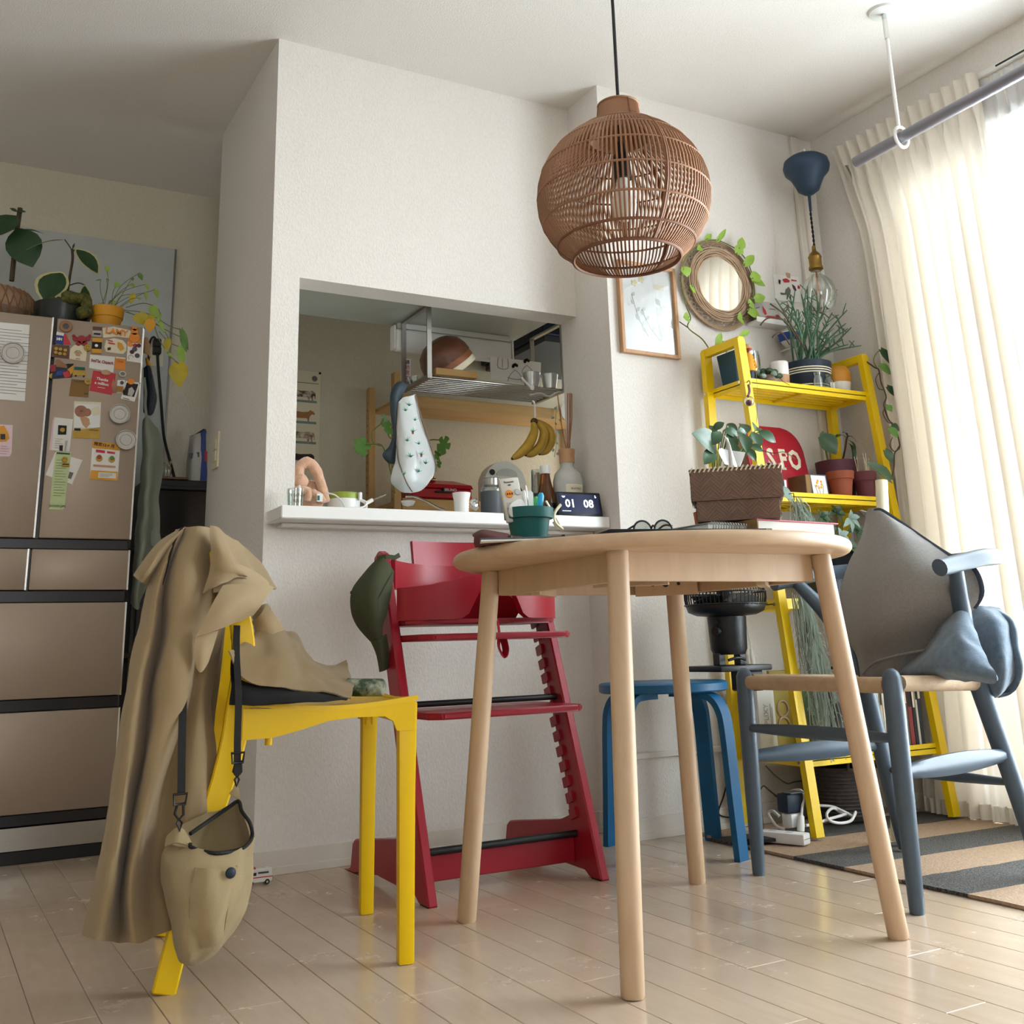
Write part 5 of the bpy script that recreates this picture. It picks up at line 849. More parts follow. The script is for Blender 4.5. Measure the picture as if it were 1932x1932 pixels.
c=(1.5005,2.86,0.9548); t=T('protein_shaker','dark grey bottle with steel screw lid on the hatch board','bottle',(c[0],2.87,CT)); ob('sleeve',B().lathe([(.001,0),(.0325,0),(.034,.004),(.034,.078),(.001,.078)],(c[0],2.87,CT),32),'grey_plastic',t,40); ob('shoulder',B().lathe([(.001,.078),(.0335,.078),(.0335,.088),(.026,.097),(.001,.097)],(c[0],2.87,CT),32),'clear_glass',t,40); ob('lid',B().lathe([(.001,.096),(.0235,.096),(.024,.098),(.024,.118),(.022,.12),(.001,.12)],(c[0],2.87,CT),32),'brushed_steel',t,40)
c=(1.7296,2.93,0.98); t=T('vinegar_bottle','amber brown bottle with white cap on the hatch board','bottle',(c[0],2.93,CT)); ob('glass_body',B().lathe([(.001,0),(.035,0),(.0365,.004),(.0365,.055),(.03,.085),(.02,.12),(.0145,.15),(.0145,.158),(.001,.158)],(c[0],2.93,CT),32),'amber_glass',t,50); ob('cap',B().lathe([(.001,.154),(.017,.154),(.0175,.157),(.0175,.178),(.016,.181),(.001,.181)],(c[0],2.93,CT),28),'white_plastic',t,40)
c=(1.6998,2.85,0.9687); t=T('spice_jar','small jar with black lid in front of the amber bottle','jar',(c[0],2.85,CT)); ob('glass_body',B().lathe([(.001,0),(.0165,0),(.0165,.028),(.014,.032),(.001,.032)],(c[0],2.85,CT),24),'wicker_grey',t,50); ob('lid',B().lathe([(.001,.031),(.0175,.031),(.0175,.047),(.001,.047)],(c[0],2.85,CT),24),'black_plastic',t,40)
c=(1.8017,2.91,0.9886); dx=c[0]; t=T('reed_diffuser','tall frosted bottle reed diffuser with wooden collar at right of the hatch board','diffuser',(dx,2.91,CT)); ob('bottle',B().lathe([(.001,0),(.046,0),(.0485,.005),(.0485,.13),(.042,.155),(.026,.172),(.022,.178),(.022,.195),(.001,.195)],(dx,2.91,CT),36),mt('frost_bottle','#D5D6D0',.25,trans=.25,var=.02),t,50); ob('wood_collar',B().lathe([(.001,.19),(.0245,.19),(.0255,.222),(.027,.224),(.027,.235),(.001,.235)],(dx,2.91,CT),32),'oak_frame',t,40)
b=B(); rows=[[(dx+.0487*math.sin(R(a)),2.91-.0487*math.cos(R(a)),CT+z) for a in range(-40,41,8)] for z in(.035,.115)]; b.grid(rows).thick(.0006); lb=ob('label',b,'cream',t,50); txt('KUUMO',.010,FRONT((dx,2.8612,CT+.10)),'wicker_grey',lb); 
ob('label_seal',B().tube([(dx+.014*math.cos(2*PI*k/24),2.8608,CT+.066+.014*math.sin(2*PI*k/24)) for k in range(24)],.0012,5,closed=True),'wicker_grey',lb)
for P in([(1.8043,2.91,1.1659),(1.8083,2.905,1.2681),(1.8094,2.9,1.3534)],[(1.8053,2.905,1.1651),(1.8134,2.9,1.2675),(1.8125,2.895,1.3525)],[(1.8156,2.915,1.1675),(1.8342,2.92,1.2731),(1.8385,2.92,1.3586)],[(1.8002,2.91,1.1656),(1.7829,2.905,1.2484),(1.7701,2.9,1.3445)],[(1.8145,2.91,1.1665),(1.8343,2.93,1.2751),(1.847,2.94,1.3656)]): ob('reed',B().tube(P,.0019,6),'tan_reed',t,60)
# smart display
DM=Mx.Translation((1.768,2.785,CT)) @ Mx.Rotation(R(-4),4,'Z') @ Mx.Rotation(R(-12),4,'X')
t=T('smart_display','black smart display showing the time on the hatch board','display',(1.768,2.785,CT)); b=B(DM); b.box((0,.004,.041),(.158,.014,.080),None,.006,2); ob('bezel',b,'black_plastic',t,40); b=B(DM); b.box((0,-.0035,.041),(.138,.001,.062)); sc=ob('screen',b,'screen',t)
SM=DM @ Mx(((1,0,0,0),(0,0,-1,-.0042),(0,1,0,0),(0,0,0,1)))
txt('01',.036,SM @ Mx.Translation((-.034,.040,0)),'screen_white',sc,off=.0006); txt('08',.036,SM @ Mx.Translation((.030,.040,0)),'screen_white',sc,off=.0006)
for x,z,w,h in((-.055,.064,.012,.002),(-.055,.061,.007,.002),(.058,.063,.005,.004),(-.05,.0165,.03,.0016),(.057,.068,.003,.003)): b=B(DM); b.box((x,-.0044,z),(w,.0004,h)); ob('screen_icon',b,'screen_white',sc)
b=B(Mx.Translation((1.768,2.785,CT)) @ Mx.Rotation(R(-4),4,'Z')); b.loop([[(-.07,.005,0),(.075,.005,0),(.07,.05,0),(-.065,.05,0)],[(-.07,.012,.06),(.075,.012,.06),(.06,.03,.055),(-.055,.03,.055)]],caps=True); ob('speaker_base',b,'black_cloth',t)
# poster of cows
PY=4.192; t=T('cow_poster','cream poster with rows of cows on the far kitchen wall','poster',(1.25,PY,1.2)); rect(1.10,1.388,1.20,1.695,PY,'cream',t,'sheet',.002)
COW=[(0,.30),(.04,.36),(.12,.40),(.3,.385),(.55,.37),(.72,.39),(.80,.44),(.84,.47),(.86,.43),(.92,.42),(1.0,.33),(.97,.29),(.90,.31),(.84,.27),(.80,.2),(.78,.12),(.77,0),(.73,0),(.72,.13),(.66,.15),(.4,.14),(.3,.15),(.26,.0),(.22,.0),(.2,.13),(.16,.14),(.12,0),(.08,0),(.09,.2),(.04,.22),(.02,.1),(0,.1)]
cow_mats=[('#5A3A2A',),('#A87748',),('#8A6A50',),('#3A2C2A',)]
for k,z in enumerate((1.565,1.475,1.39,1.297)):
    s=.115; xx=1.252; q=ob('cow_print',B().slab([(xx+(x if k in(1,) else 1-x)*s,PY-.0024,z+y*s) for x,y in COW],.0006),mt('cow%d'%k,cow_mats[k][0],.8,col2='#D9CDB5' if k in(0,2) else None,ps=40),t); rect(xx-.005,xx+s+.006,z-.006,z+.004,PY-.0022,'leaf_grey',t,'grass_print'); rect(xx+.02,xx+s-.02,z-.012,z-.009,PY-.0022,'ink_grey',t,'caption_print') if 0 else None
txt('COWS',.020,FRONT((1.315,PY-.0006,1.665)),'ink',t); rect(1.11,1.38,1.642,1.6445,PY-.0022,'ink_grey',t,'rule_line')
disc((1.362,PY-.0025,1.665),.012,'ink_grey',t,'small_cow_print'); disc((1.384,PY-.003,1.690),.005,'ink',t,'pin',.004)
t=T('paper_charm','white paper charm with brush writing hanging behind the hanging rack','charm',(1.4043,3.3,1.439)); X=[(1.3906,3.3,1.5292),(1.4186,3.3,1.5321),(1.4181,3.3,1.4156),(1.3903,3.3,1.4131)]; flat(X,'white_paper',t,'sheet',.001)
for i,ch in enumerate('請初宮詣所成'):
    f=i/5; c=V(X[0])*(1-f)+V(X[3])*f+V((.0145,-.0015,-.006+.012*0)); c.z=X[0][2]-.012-(X[0][2]-X[3][2]-.022)*f; txt(ch,.017,FRONT(tuple(c)),'red_print' if i in(1,2,3) else 'ink',t)
# monstera in the kitchen
t=T('monstera_plant','green monstera with split leaves trailing beside the plastic bag','plant',(1.52,3.3,.86)); pc=(1.3889,3.34,1.0381); ob('pot',B().lathe([(.001,0),(.04,0),(.05,.09),(.052,.10),(.048,.10),(.001,.09)],(pc[0],3.34,.86),28),'gourd_green',t,40)
def mons(c,rx,rz,ang,seed,flip=1):
    r_=random.Random(seed); P=[]
    for k in range(28):
        a=2*PI*k/28; rr=1-.10*math.sin(a); 
        if 4<k<24 and k%5==2: rr*=.52
        if k in(0,): rr*=.75
        x,z=rr*math.sin(a)*rx*(1-.15*math.cos(a)),-rr*math.cos(a)*-rz
        P.append((x,z))
    ca,sa=math.cos(R(ang)),math.sin(R(ang)); c=V(c); b=B(); ctr=[c+V(((x*ca-z*sa),.12*abs(x)-.25*z,(x*sa+z*ca))) for x,z in P]
    m=b._v(c); vs=[b._v(p) for p in ctr]
    for i in range(len(vs)): b.bm.faces.new((m,vs[i],vs[(i+1)%len(vs)]))
    return b.thick(.0008)
for (c,rx,rz,an,sd) in(((1.284,3.42,1.2341),.032,.036,165,1),((1.3782,3.42,1.3102),.018,.034,200,2),((1.5953,3.42,1.2577),.026,.042,150,3),((1.3681,3.42,1.3419),.010,.016,20,6),((1.5718,3.42,1.2214),.014,.022,160,4),((1.5777,3.42,1.1891),.010,.017,170,5)): ob('leaf',mons(c,rx,rz,an,sd),'leaf',t,60)
for P in([(1.3754,3.34,1.0647),(1.3803,3.4,1.1656),(1.3624,3.42,1.2391),(1.3289,3.42,1.2444),(1.2995,3.42,1.2426)],[(1.3624,3.42,1.2391),(1.3269,3.42,1.2499),(1.3247,3.42,1.2874),(1.3542,3.42,1.318),(1.3661,3.42,1.3379)],[(1.3803,3.4,1.1656),(1.4083,3.42,1.2552),(1.3882,3.42,1.2729),(1.3802,3.42,1.2913)],[(1.4045,3.34,1.0659),(1.4994,3.42,1.2133),(1.5369,3.42,1.2694),(1.5787,3.42,1.2761)]): stem(t,P,.0024)
# ivy and papers at the right of the kitchen
t=T('ivy','small leaved ivy trailing at the right end of the kitchen shelf','plant',(2.2485,3.7,1.4618)); stem(t,[(2.3496,3.862,1.559),(2.3363,3.855,1.4762),(2.3384,3.855,1.4062),(2.3244,3.855,1.3311)],.0012)
for k,p in enumerate([(2.3341,3.855,1.5467),(2.3494,3.855,1.5291),(2.327,3.855,1.5084),(2.356,3.855,1.4965),(2.3363,3.855,1.4762),(2.3169,3.855,1.4607),(2.3481,3.855,1.4419),(2.3284,3.855,1.4195),(2.3431,3.855,1.3925),(2.3181,3.855,1.3677),(2.3357,3.855,1.3456),(2.312,3.855,1.5332)]): a=k*1.9; ob('leaf',leaf(p,V(p)+V((.014*math.cos(a),-.003,.010*math.sin(a)-.006)),.014,n=7),'leaf_grey',t,60)
t=T('paper_note','white paper notes hanging at the right edge of the kitchen hatch','paper',(2.1663,3.5,1.4153)); flat([(2.3715,3.863,1.5515),(2.4182,3.863,1.6153),(2.4117,3.863,1.4833),(2.3752,3.863,1.5161)],'white_paper',t,'sheet'); flat([(2.3788,3.8635,1.5856),(2.4212,3.8635,1.7247),(2.4177,3.8635,1.5985)],'white_paper',t,'sheet')

# ---------------------------------------------------------------- magnets, papers and tins on the fridge doors
MY=FY-.0012
def mg(nm,label,cat,pts,mat,th=.0012,y=None):
    """flat magnet or paper: outline points on the door, thickness towards the room"""
    t=T(nm,label,cat,pts[0]); flat(pts,mat,t,'sheet' if th<.001 else 'plate',th); return t
def pr(pts,mat,t,nm,lift=.0016,th=.0004):
    return ob(nm,B().slab([V(p)+V((0,-lift,0)) for p in pts],th),mat,t)
def rows_(t,x0,x1,z0,z1,n,mat='ink_grey',h=.0008,nm='print_line',lift=.0012,y=MY):
    b=B()
    for k in range(n):
        z=z0+(z1-z0)*k/(n-1); b.bb(x0,x0+(x1-x0)*(1-.25*((k*7)%3==0)),y-lift-.0004,y-lift,z,z+h)
    ob(nm,b,mat,t,kind='stuff')
def cc(p): return V(p)
t=mg('schedule_sheet','large white printed schedule sheet on the left fridge door','paper',[(0.1013,3.5038,1.565),(0.2145,3.5038,1.5669),(0.2209,3.5038,1.3222),(0.1228,3.5038,1.3221)],'white_paper',.0006)
a=[(0.1179,3.5038,1.5432),(0.2163,3.5038,1.3419)]; rows_(t,a[0][0],a[1][0]+.004,a[1][2],a[0][2],22,h=.0012); a=[(0.1354,3.5038,1.5111),(0.2026,3.5038,1.3826)]
def tin(label,c,r,glass=False):
    t=T('magnetic_tin',label,'tin',c); c=V(c); Mr=Mx.Rotation(R(90),3,'X')
    ob('tin_body',B().lathe([(.0005,.012),(r*.5,.012),(r*.52,.0135),(r*.56,.0135),(r*.58,.012),(r*.86,.012),(r*.9,.014),(r*.98,.014),(r,.010),(r,0),(.0005,0)],c,40,Mr),'brushed_steel',t,30); return t
tin('round steel tin stuck on the printed schedule sheet',(0.1745,3.503,1.4693),.034)
tin('upper round steel tin on the right fridge door',(0.4973,3.5045,1.3023),.032); tin('lower round steel tin overlapping the yellow coupon on the right door',(0.5214,3.502,1.2192),.032)
t=mg('pink_flyer','pale pink flyer on the left fridge door','paper',[(0.1369,3.5038,1.2445),(0.1934,3.5038,1.2453),(0.1978,3.5038,1.159),(0.1929,3.5038,1.1489),(0.1456,3.5038,1.1462)],'pink_paper',.0006)
rows_(t,(0.1666,3.5038,1.1522)[0],(0.1896,3.5038,1.1536)[0],(0.1663,3.5038,1.1555)[2],(0.1643,3.5038,1.178)[2],4,'plum_pot')
t=mg('house_magnet','yellow house shaped magnet on the pink flyer','magnet',[(0.1589,3.5025,1.2393),(0.1703,3.5025,1.2417),(0.1821,3.5025,1.2229),(0.1881,3.5025,1.2037),(0.1803,3.5025,1.1934),(0.1574,3.5025,1.1903),(0.1523,3.5025,1.216)],'mustard',.003); pr([(0.1624,3.5,1.2146),(0.1753,3.5,1.2154),(0.1767,3.5,1.1992),(0.1638,3.5,1.1984)],'navy',t,'window_print')
c=(0.3185,3.5035,1.5743); t=T('flower_magnet','round brown fringed magnet at top left of the right fridge door','magnet',c); disc(c,.0195,'rattan',t,'rim',.004,14); disc(V(c)+V((0,-.0042,0)),.009,'grey_plastic',t,'centre',.001)
t=mg('jar_magnet','small jar shaped magnet with dark lid left of the LAMY magnet','magnet',[(0.3991,3.5035,1.5734),(0.4262,3.5035,1.5766),(0.4262,3.5035,1.5517),(0.3991,3.5035,1.5503)],'photo_grey',.003); pr([(0.3984,3.5035,1.584),(0.4272,3.5035,1.5857),(0.428,3.5035,1.5733),(0.3993,3.5035,1.5716)],'dark_wood',t,'lid',.001,.003); pr([(0.4026,3.5,1.5622),(0.4234,3.5,1.5628),(0.4222,3.5,1.5574),(0.403,3.5,1.5569)],'ink',t,'print_line',.0008)
t=mg('lamy_magnet','long beige magnet with orange LAMY lettering','magnet',[(0.4274,3.5035,1.5822),(0.4624,3.5035,1.5918),(0.5037,3.5035,1.586),(0.5154,3.5035,1.5837),(0.5137,3.5035,1.5582),(0.4727,3.5035,1.5589),(0.4328,3.5035,1.5506)],'cream',.003); a=V((0.4713,3.5,1.5721)); txt('LAMY',.027,frame(a+V((0,-.0008,0)),(1,0,-.055),(0,-1,0)),'orange',t,off=.0009)
t=T('bear_magnet','orange honey bear shaped magnet in the top right corner of the fridge door','magnet',(0.5277,3.5035,1.5454))
for p,r in(((0.5278,3.5,1.5607),.017),((0.5266,3.5,1.5805),.011),((0.526,3.5,1.5913),.008),((0.5174,3.5,1.5957),.003),((0.534,3.5,1.5959),.003)): disc(V(p)+V((0,.0028,0)),r,'orange',t,'bear_shape',.0035)
pr([(0.5089,3.5035,1.5559),(0.5485,3.5035,1.5568),(0.5492,3.5035,1.546),(0.5079,3.5035,1.545)],'orange',t,'base_shape',.001,.003)
t=mg('flag_magnet','blue and red flag magnet with white HH lettering','magnet',[(0.2936,3.5038,1.5538),(0.3203,3.5038,1.55),(0.3384,3.5038,1.517),(0.3137,3.5038,1.5142),(0.2903,3.5038,1.5168)],'red_print',.002); pr([(0.2929,3.5038,1.5432),(0.3147,3.5038,1.5423),(0.3153,3.5038,1.5126),(0.2903,3.5038,1.5168)],'royal_blue',t,'blue_field',.0018,.0006); pr([(0.2936,3.5038,1.5538),(0.3156,3.5038,1.5512),(0.3147,3.5038,1.5423),(0.2929,3.5038,1.5432)],'white_paper',t,'white_band',.0018,.0006); txt('HH',.011,FRONT(tuple(V((0.3029,3.501,1.5297)))),'white_paper',t,off=.0008)
t=T('lobster_magnet','dark red lobster shaped magnet beside the flag magnet','magnet',(0.3693,3.5035,1.5239))
for p,r in(((0.3684,3.5035,1.5361),.014),((0.3494,3.5035,1.5374),.008),((0.387,3.5035,1.5418),.008),((0.3441,3.5035,1.5456),.005),((0.3911,3.5035,1.5511),.005),((0.3599,3.5035,1.5228),.008),((0.3787,3.5035,1.5249),.008)): disc(p,r,'red_paint',t,'shell_shape',.003)
t=mg('book_magnet','black and yellow book shaped magnet below the jar magnet','magnet',[(0.3993,3.5035,1.5485),(0.4296,3.5035,1.5503),(0.4299,3.5035,1.4971),(0.4013,3.5035,1.4957)],'ink',.0025); pr([(0.3991,3.5012,1.5461),(0.4294,3.5012,1.5478),(0.4303,3.5012,1.5337),(0.4001,3.5012,1.5321)],'mustard',t,'band'); pr([(0.4001,3.5012,1.5091),(0.4303,3.5012,1.5107),(0.4296,3.5012,1.4964),(0.401,3.5012,1.4951)],'mustard',t,'band'); disc(V((0.4134,3.5,1.5209)),.005,'white_paper',t,'figure_print',.0006)
t=mg('cloud_magnet','cream cloud shaped magnet with red lettering and a yellow figure','magnet',[(0.4413,3.5035,1.5427),(0.465,3.5035,1.5526),(0.4929,3.5035,1.5486),(0.5052,3.5035,1.5357),(0.5049,3.5035,1.5141),(0.4958,3.5035,1.5024),(0.4682,3.5035,1.503),(0.4439,3.5035,1.5039),(0.4381,3.5035,1.5192)],'cream',.0025)
for k,q in enumerate(([(0.4457,3.501,1.5443),(0.462,3.501,1.5426),(0.4622,3.501,1.5391),(0.4459,3.501,1.5408)],[(0.4479,3.501,1.5357),(0.469,3.501,1.5345),(0.4692,3.501,1.5309),(0.4481,3.501,1.5321)])): pr(q,'red_print',t,'lettering_stroke',.0006)
pr([(0.4767,3.501,1.5407),(0.49,3.501,1.5369),(0.4976,3.501,1.5198),(0.4883,3.501,1.5117),(0.4779,3.501,1.523)],'mustard',t,'figure_print',.0006); pr([(0.4475,3.501,1.5178),(0.4569,3.501,1.5207),(0.4575,3.501,1.5118),(0.448,3.501,1.509)],'ink',t,'figure_print',.0006)
t=mg('fruit_box_magnet','brown crate magnet with six yellow fruits','magnet',[(0.2845,3.5035,1.5108),(0.334,3.5035,1.5129),(0.3371,3.5035,1.4696),(0.2845,3.5035,1.471)],'dark_wood',.003)
for p in [(0.296,3.5003,1.4974),(0.3084,3.5003,1.497),(0.3225,3.5003,1.4951),(0.2954,3.5003,1.4852),(0.3079,3.5003,1.483),(0.3218,3.5003,1.4828)]: disc(p,.0055,'banana',t,'fruit_shape',.002)
t=mg('arch_magnet','cream arched magnet with brown drawing beside the fruit crate magnet','magnet',[(0.3378,3.5035,1.5028),(0.3478,3.5035,1.5162),(0.3664,3.5035,1.52),(0.3795,3.5035,1.5127),(0.3869,3.5035,1.4977),(0.386,3.5035,1.466),(0.3356,3.5035,1.4695)],'cream',.0025); 
b=B().tube([V((0.3604,3.5008,1.4888))+V((.010*math.cos(PI*k/10),0,.010*math.sin(PI*k/10))) for k in range(11)],.0008,4); ob('arch_print',b,'rattan',t); pr([(0.3537,3.501,1.4952),(0.3663,3.501,1.4948),(0.3673,3.501,1.4809),(0.3547,3.501,1.4813)],'oak_frame',t,'house_print',.0006); pr([(0.3553,3.501,1.4726),(0.3679,3.501,1.4722),(0.368,3.501,1.4705),(0.3555,3.501,1.4709)],'ink',t,'print_line',.0006)
c=(0.3871,3.5,1.5109); t=T('smiley_magnet','small round yellow smiling face magnet','magnet',c); disc(c,.0108,'banana',t,'badge',.003); 
for dx in(-.0035,.0035): disc(V(c)+V((dx,-.0032,.003)),.0013,'ink',t,'eye_print',.0004,10)
ob('smile_print',B().tube([V(c)+V((.006*math.sin(a),-.0034,-.006*math.cos(a))) for a in(-1,-.6,-.2,.2,.6,1)],.0006,4),'ink',t)
t=mg('pots_card','white card with drawings of red and grey pots under the bear magnet','card',[(0.508,3.5038,1.545),(0.551,3.5038,1.5445),(0.5532,3.5038,1.4782),(0.5087,3.5038,1.4807)],'white_paper',.0006)
for p,r,m in(((0.5166,3.503,1.5368),.008,'orange'),((0.5315,3.503,1.5349),.007,'red_paint'),((0.543,3.503,1.5362),.007,'plum_pot'),((0.5306,3.503,1.5222),.008,'slate_paint'),((0.523,3.503,1.5124),.007,'plum_pot'),((0.5401,3.503,1.5017),.008,'grey_plastic')): disc(V(p)+V((0,-.0003,0)),r,m,t,'pot_print',.0005,14)
ob('rope_print',B().tube([V((0.5208,3.5026,1.4941))+V((.008*math.cos(q*.6),0,.008*math.sin(q*.6))) for q in range(8)],.0007,4),'ink_grey',t)
t=mg('word_card','white card with dark red lettering across the middle of the right door','card',[(0.397,3.5038,1.4901),(0.4722,3.5038,1.4911),(0.4708,3.5038,1.4378),(0.3969,3.5038,1.4462)],'white_paper',.001); txt('SоПк ОшкА',.0125,frame(V((0.4348,3.5022,1.469)),(1,0,-.06),(0,-1,0)),'red_paint',t,off=.0004)
t=mg('drink_magnet','orange drink packet magnet beside the white word card','magnet',[(0.4738,3.5035,1.4911),(0.5047,3.5035,1.4909),(0.5058,3.5035,1.4483),(0.4748,3.5035,1.4505)],'orange',.003); txt('Oran',.0085,FRONT(tuple(V((0.4889,3.5003,1.4759)))),'red_print',t); pr([(0.4734,3.5008,1.4904),(0.5043,3.5008,1.4901),(0.5047,3.5008,1.4848),(0.4738,3.5008,1.4851)],'cream',t,'seal_strip',.0006)
t=mg('geometric_magnet','wide magnet of blue red orange and yellow geometric shapes','magnet',[(0.282,3.5038,1.4449),(0.3002,3.5038,1.4468),(0.3507,3.5038,1.4555),(0.3493,3.5038,1.4103),(0.2901,3.5038,1.3994)],'navy',.0015)
for P,m in(([(0.2818,3.5022,1.4445),(0.297,3.5022,1.4461),(0.3016,3.5022,1.4259),(0.2867,3.5022,1.421)],'red_paint'),([(0.296,3.5022,1.4598),(0.3079,3.5022,1.4645),(0.331,3.5022,1.4461),(0.3331,3.5022,1.4377),(0.3006,3.5022,1.4396)],'rattan'),([(0.3204,3.5022,1.4226),(0.3383,3.5022,1.4313),(0.3458,3.5022,1.413),(0.3278,3.5022,1.4061)],'red_print'),([(0.3334,3.5022,1.4342),(0.3523,3.5022,1.4518),(0.3496,3.5022,1.4255),(0.344,3.5022,1.4163)],'mustard'),([(0.3047,3.5022,1.4262),(0.3258,3.5022,1.4318),(0.3179,3.5022,1.4138),(0.2999,3.5022,1.4086)],'royal_blue'),([(0.332,3.5022,1.4531),(0.3506,3.5022,1.4533),(0.3406,3.5022,1.4419)],'ink'),([(0.2842,3.5022,1.4139),(0.2915,3.5022,1.418),(0.2899,3.5022,1.3991),(0.2834,3.5022,1.4053)],'banana')): pr(P,m,t,'shape_print',.0004,.0006)
t=mg('bus_magnet','yellow bus shaped magnet at the end of the geometric magnet','magnet',[(0.3519,3.5018,1.436),(0.3862,3.5018,1.4377),(0.3905,3.5018,1.4207),(0.3503,3.5018,1.4151)],'banana',.003); pr([(0.354,3.499,1.4442),(0.3837,3.499,1.4455),(0.3859,3.499,1.437),(0.3531,3.499,1.4354)],'teal_pot',t,'roof',.0002,.003)
for p in [(0.3592,3.4982,1.4151),(0.3826,3.4982,1.4156)]: disc(p,.003,'ink',t,'wheel',.001,12)
t=mg('kraft_card','plain brown kraft card low left of the red card','card',[(0.3481,3.5038,1.405),(0.4013,3.5038,1.4049),(0.402,3.5038,1.3496),(0.3445,3.5038,1.3497)],'kraft',.0008); txt('回 回',.005,FRONT(tuple(V((0.3933,3.5026,1.3606)))),'dark_wood',t); pr([(0.3561,3.5026,1.4003),(0.3904,3.5026,1.4018),(0.3906,3.5026,1.3992),(0.3563,3.5026,1.3977)],'dark_wood',t,'print_line',.0004)
c=(0.3967,3.502,1.4005); t=T('badge_magnet','round yellow button badge on the corner of the kraft card','magnet',c); disc(c,.0105,'banana',t,'badge',.003); pr([V(c)+V(q) for q in((-.005,-.003,-.002),(.005,-.003,-.002),(.005,-.003,.002),(-.005,-.003,.002))],'ink_grey',t,'badge_print',.0004)
t=mg('thanks_card','red card reading Thanks a million in white','card',[(0.41,3.5038,1.4388),(0.4791,3.5038,1.4351),(0.4708,3.5038,1.3643),(0.4036,3.5038,1.3722)],'red_print',.001); X=V((0.4387,3.5022,1.4115)); txt('Thanks',.0125,frame(X,(1,0,-.10),(0,-1,0)),'white_paper',t,off=.0004); txt('a million',.0125,frame(V((0.438,3.5022,1.3975)),(1,0,-.10),(0,-1,0)),'white_paper',t,off=.0004); pr([(0.4262,3.5026,1.3861),(0.4485,3.5026,1.3846),(0.4486,3.5026,1.3829),(0.4263,3.5026,1.3843)],'white_paper',t,'print_line',.0004)
t=T('bread_magnet','tan oval bread shaped magnet on the red card','magnet',(0.4492,3.502,1.4212)); ob('loaf',B().ell((0.4481,3.501,1.4349),(.015,.003,.009),18,8),'oak_frame',t,60)
t=mg('hand_magnet','peach hand shaped magnet at the right edge of the red card','magnet',[(0.467,3.502,1.3932),(0.4718,3.502,1.4182),(0.4757,3.502,1.408),(0.478,3.502,1.4223),(0.4807,3.502,1.405),(0.4859,3.502,1.3739),(0.4732,3.502,1.3728)],'skin_print',.003)
c=(0.4985,3.5035,1.4352); t=T('ring_magnet','clear glass ring magnet above the beer glass magnet','magnet',c); ob('ring',B().tube([V(c)+V((.009*math.cos(2*PI*k/20),-.003,.008*math.sin(2*PI*k/20))) for k in range(20)],.0025,6,closed=True),'grey_light',t,50)
t=mg('beer_magnet','small amber beer mug magnet beside the instant photo','magnet',[(0.4852,3.5035,1.4145),(0.5077,3.5035,1.4167),(0.5072,3.5035,1.3727),(0.4847,3.5035,1.3724)],'white_plastic',.003); pr([(0.4844,3.5005,1.3944),(0.5038,3.5005,1.3945),(0.5034,3.5005,1.3751),(0.484,3.5005,1.3752)],mt('amber_print','#A5722A',.4),t,'beer_print',.0004); disc(V((0.4982,3.5003,1.4062)),.006,'grey_plastic',t,'label_print',.0006)
t=mg('instant_photo','white framed instant photo of a dark clothed person tilted on the right door','photo',[(0.5111,3.5035,1.4152),(0.5554,3.5035,1.4123),(0.5413,3.5035,1.3476),(0.4987,3.5035,1.3544)],'white_plastic',.0008); pr([(0.513,3.5026,1.4081),(0.5491,3.5026,1.4062),(0.5386,3.5026,1.3629),(0.5042,3.5026,1.3669)],'ink',t,'dark_print',.0004); pr([(0.5206,3.5022,1.3894),(0.53,3.5022,1.3955),(0.539,3.5022,1.3822),(0.5319,3.5022,1.364),(0.5187,3.5022,1.3681)],'photo_grey',t,'person_print',.0003); pr([(0.5047,3.5024,1.3582),(0.5244,3.5024,1.3546),(0.5246,3.5024,1.352),(0.5049,3.5024,1.3556)],'ink_grey',t,'caption_print',.0004)
c=(0.5257,3.5022,1.4128); t=T('round_magnet','round orange magnet holding the instant photo','magnet',c); disc(c,.0105,'orange',t,'badge',.004)
t=mg('baby_photo','baby photo print with yellow lower edge on the right door','photo',[(0.3611,3.5038,1.3341),(0.4407,3.5038,1.3374),(0.4439,3.5038,1.2194),(0.3649,3.5038,1.2175)],'cream',.0008); pr([(0.3631,3.5028,1.3255),(0.4395,3.5028,1.3302),(0.4415,3.5028,1.2531),(0.3654,3.5028,1.251)],'white_cloth',t,'picture_print',.0004); disc(V((0.3833,3.5024,1.3032)),.019,'skin_print',t,'face_print',.0005); disc(V((0.4006,3.5024,1.3011)),.013,'skin_print',t,'cheek_print',.0006); pr([(0.4107,3.502,1.3121),(0.4334,3.502,1.3243),(0.4413,3.502,1.3009),(0.42,3.502,1.2906)],'cream',t,'bottle_print',.0004); pr([(0.3646,3.5024,1.2408),(0.4428,3.5024,1.2565),(0.4438,3.5024,1.2192),(0.3648,3.5024,1.2172)],'banana',t,'yellow_border',.0004)
pr([(0.38,3.5018,1.3045),(0.3876,3.5018,1.3068),(0.3879,3.5018,1.3034),(0.3802,3.5018,1.3011)],'dark_wood',t,'eye_print',.0006); pr([(0.4105,3.5016,1.2473),(0.4386,3.5016,1.2476),(0.4388,3.5016,1.2442),(0.4107,3.5016,1.2439)],'kraft',t,'print_line',.0004); pr([(0.3671,3.5016,1.2475),(0.3855,3.5016,1.2489),(0.3861,3.5016,1.2405),(0.3676,3.5016,1.2408)],'ink',t,'print_mark',.0004)
t=mg('leaf_magnet','orange leaf shaped magnet on the baby photo','magnet',[(0.3816,3.502,1.2825),(0.3919,3.502,1.2902),(0.4081,3.502,1.2812),(0.4124,3.502,1.2645),(0.4025,3.502,1.2502),(0.391,3.502,1.2595)],'oak_frame',.003)
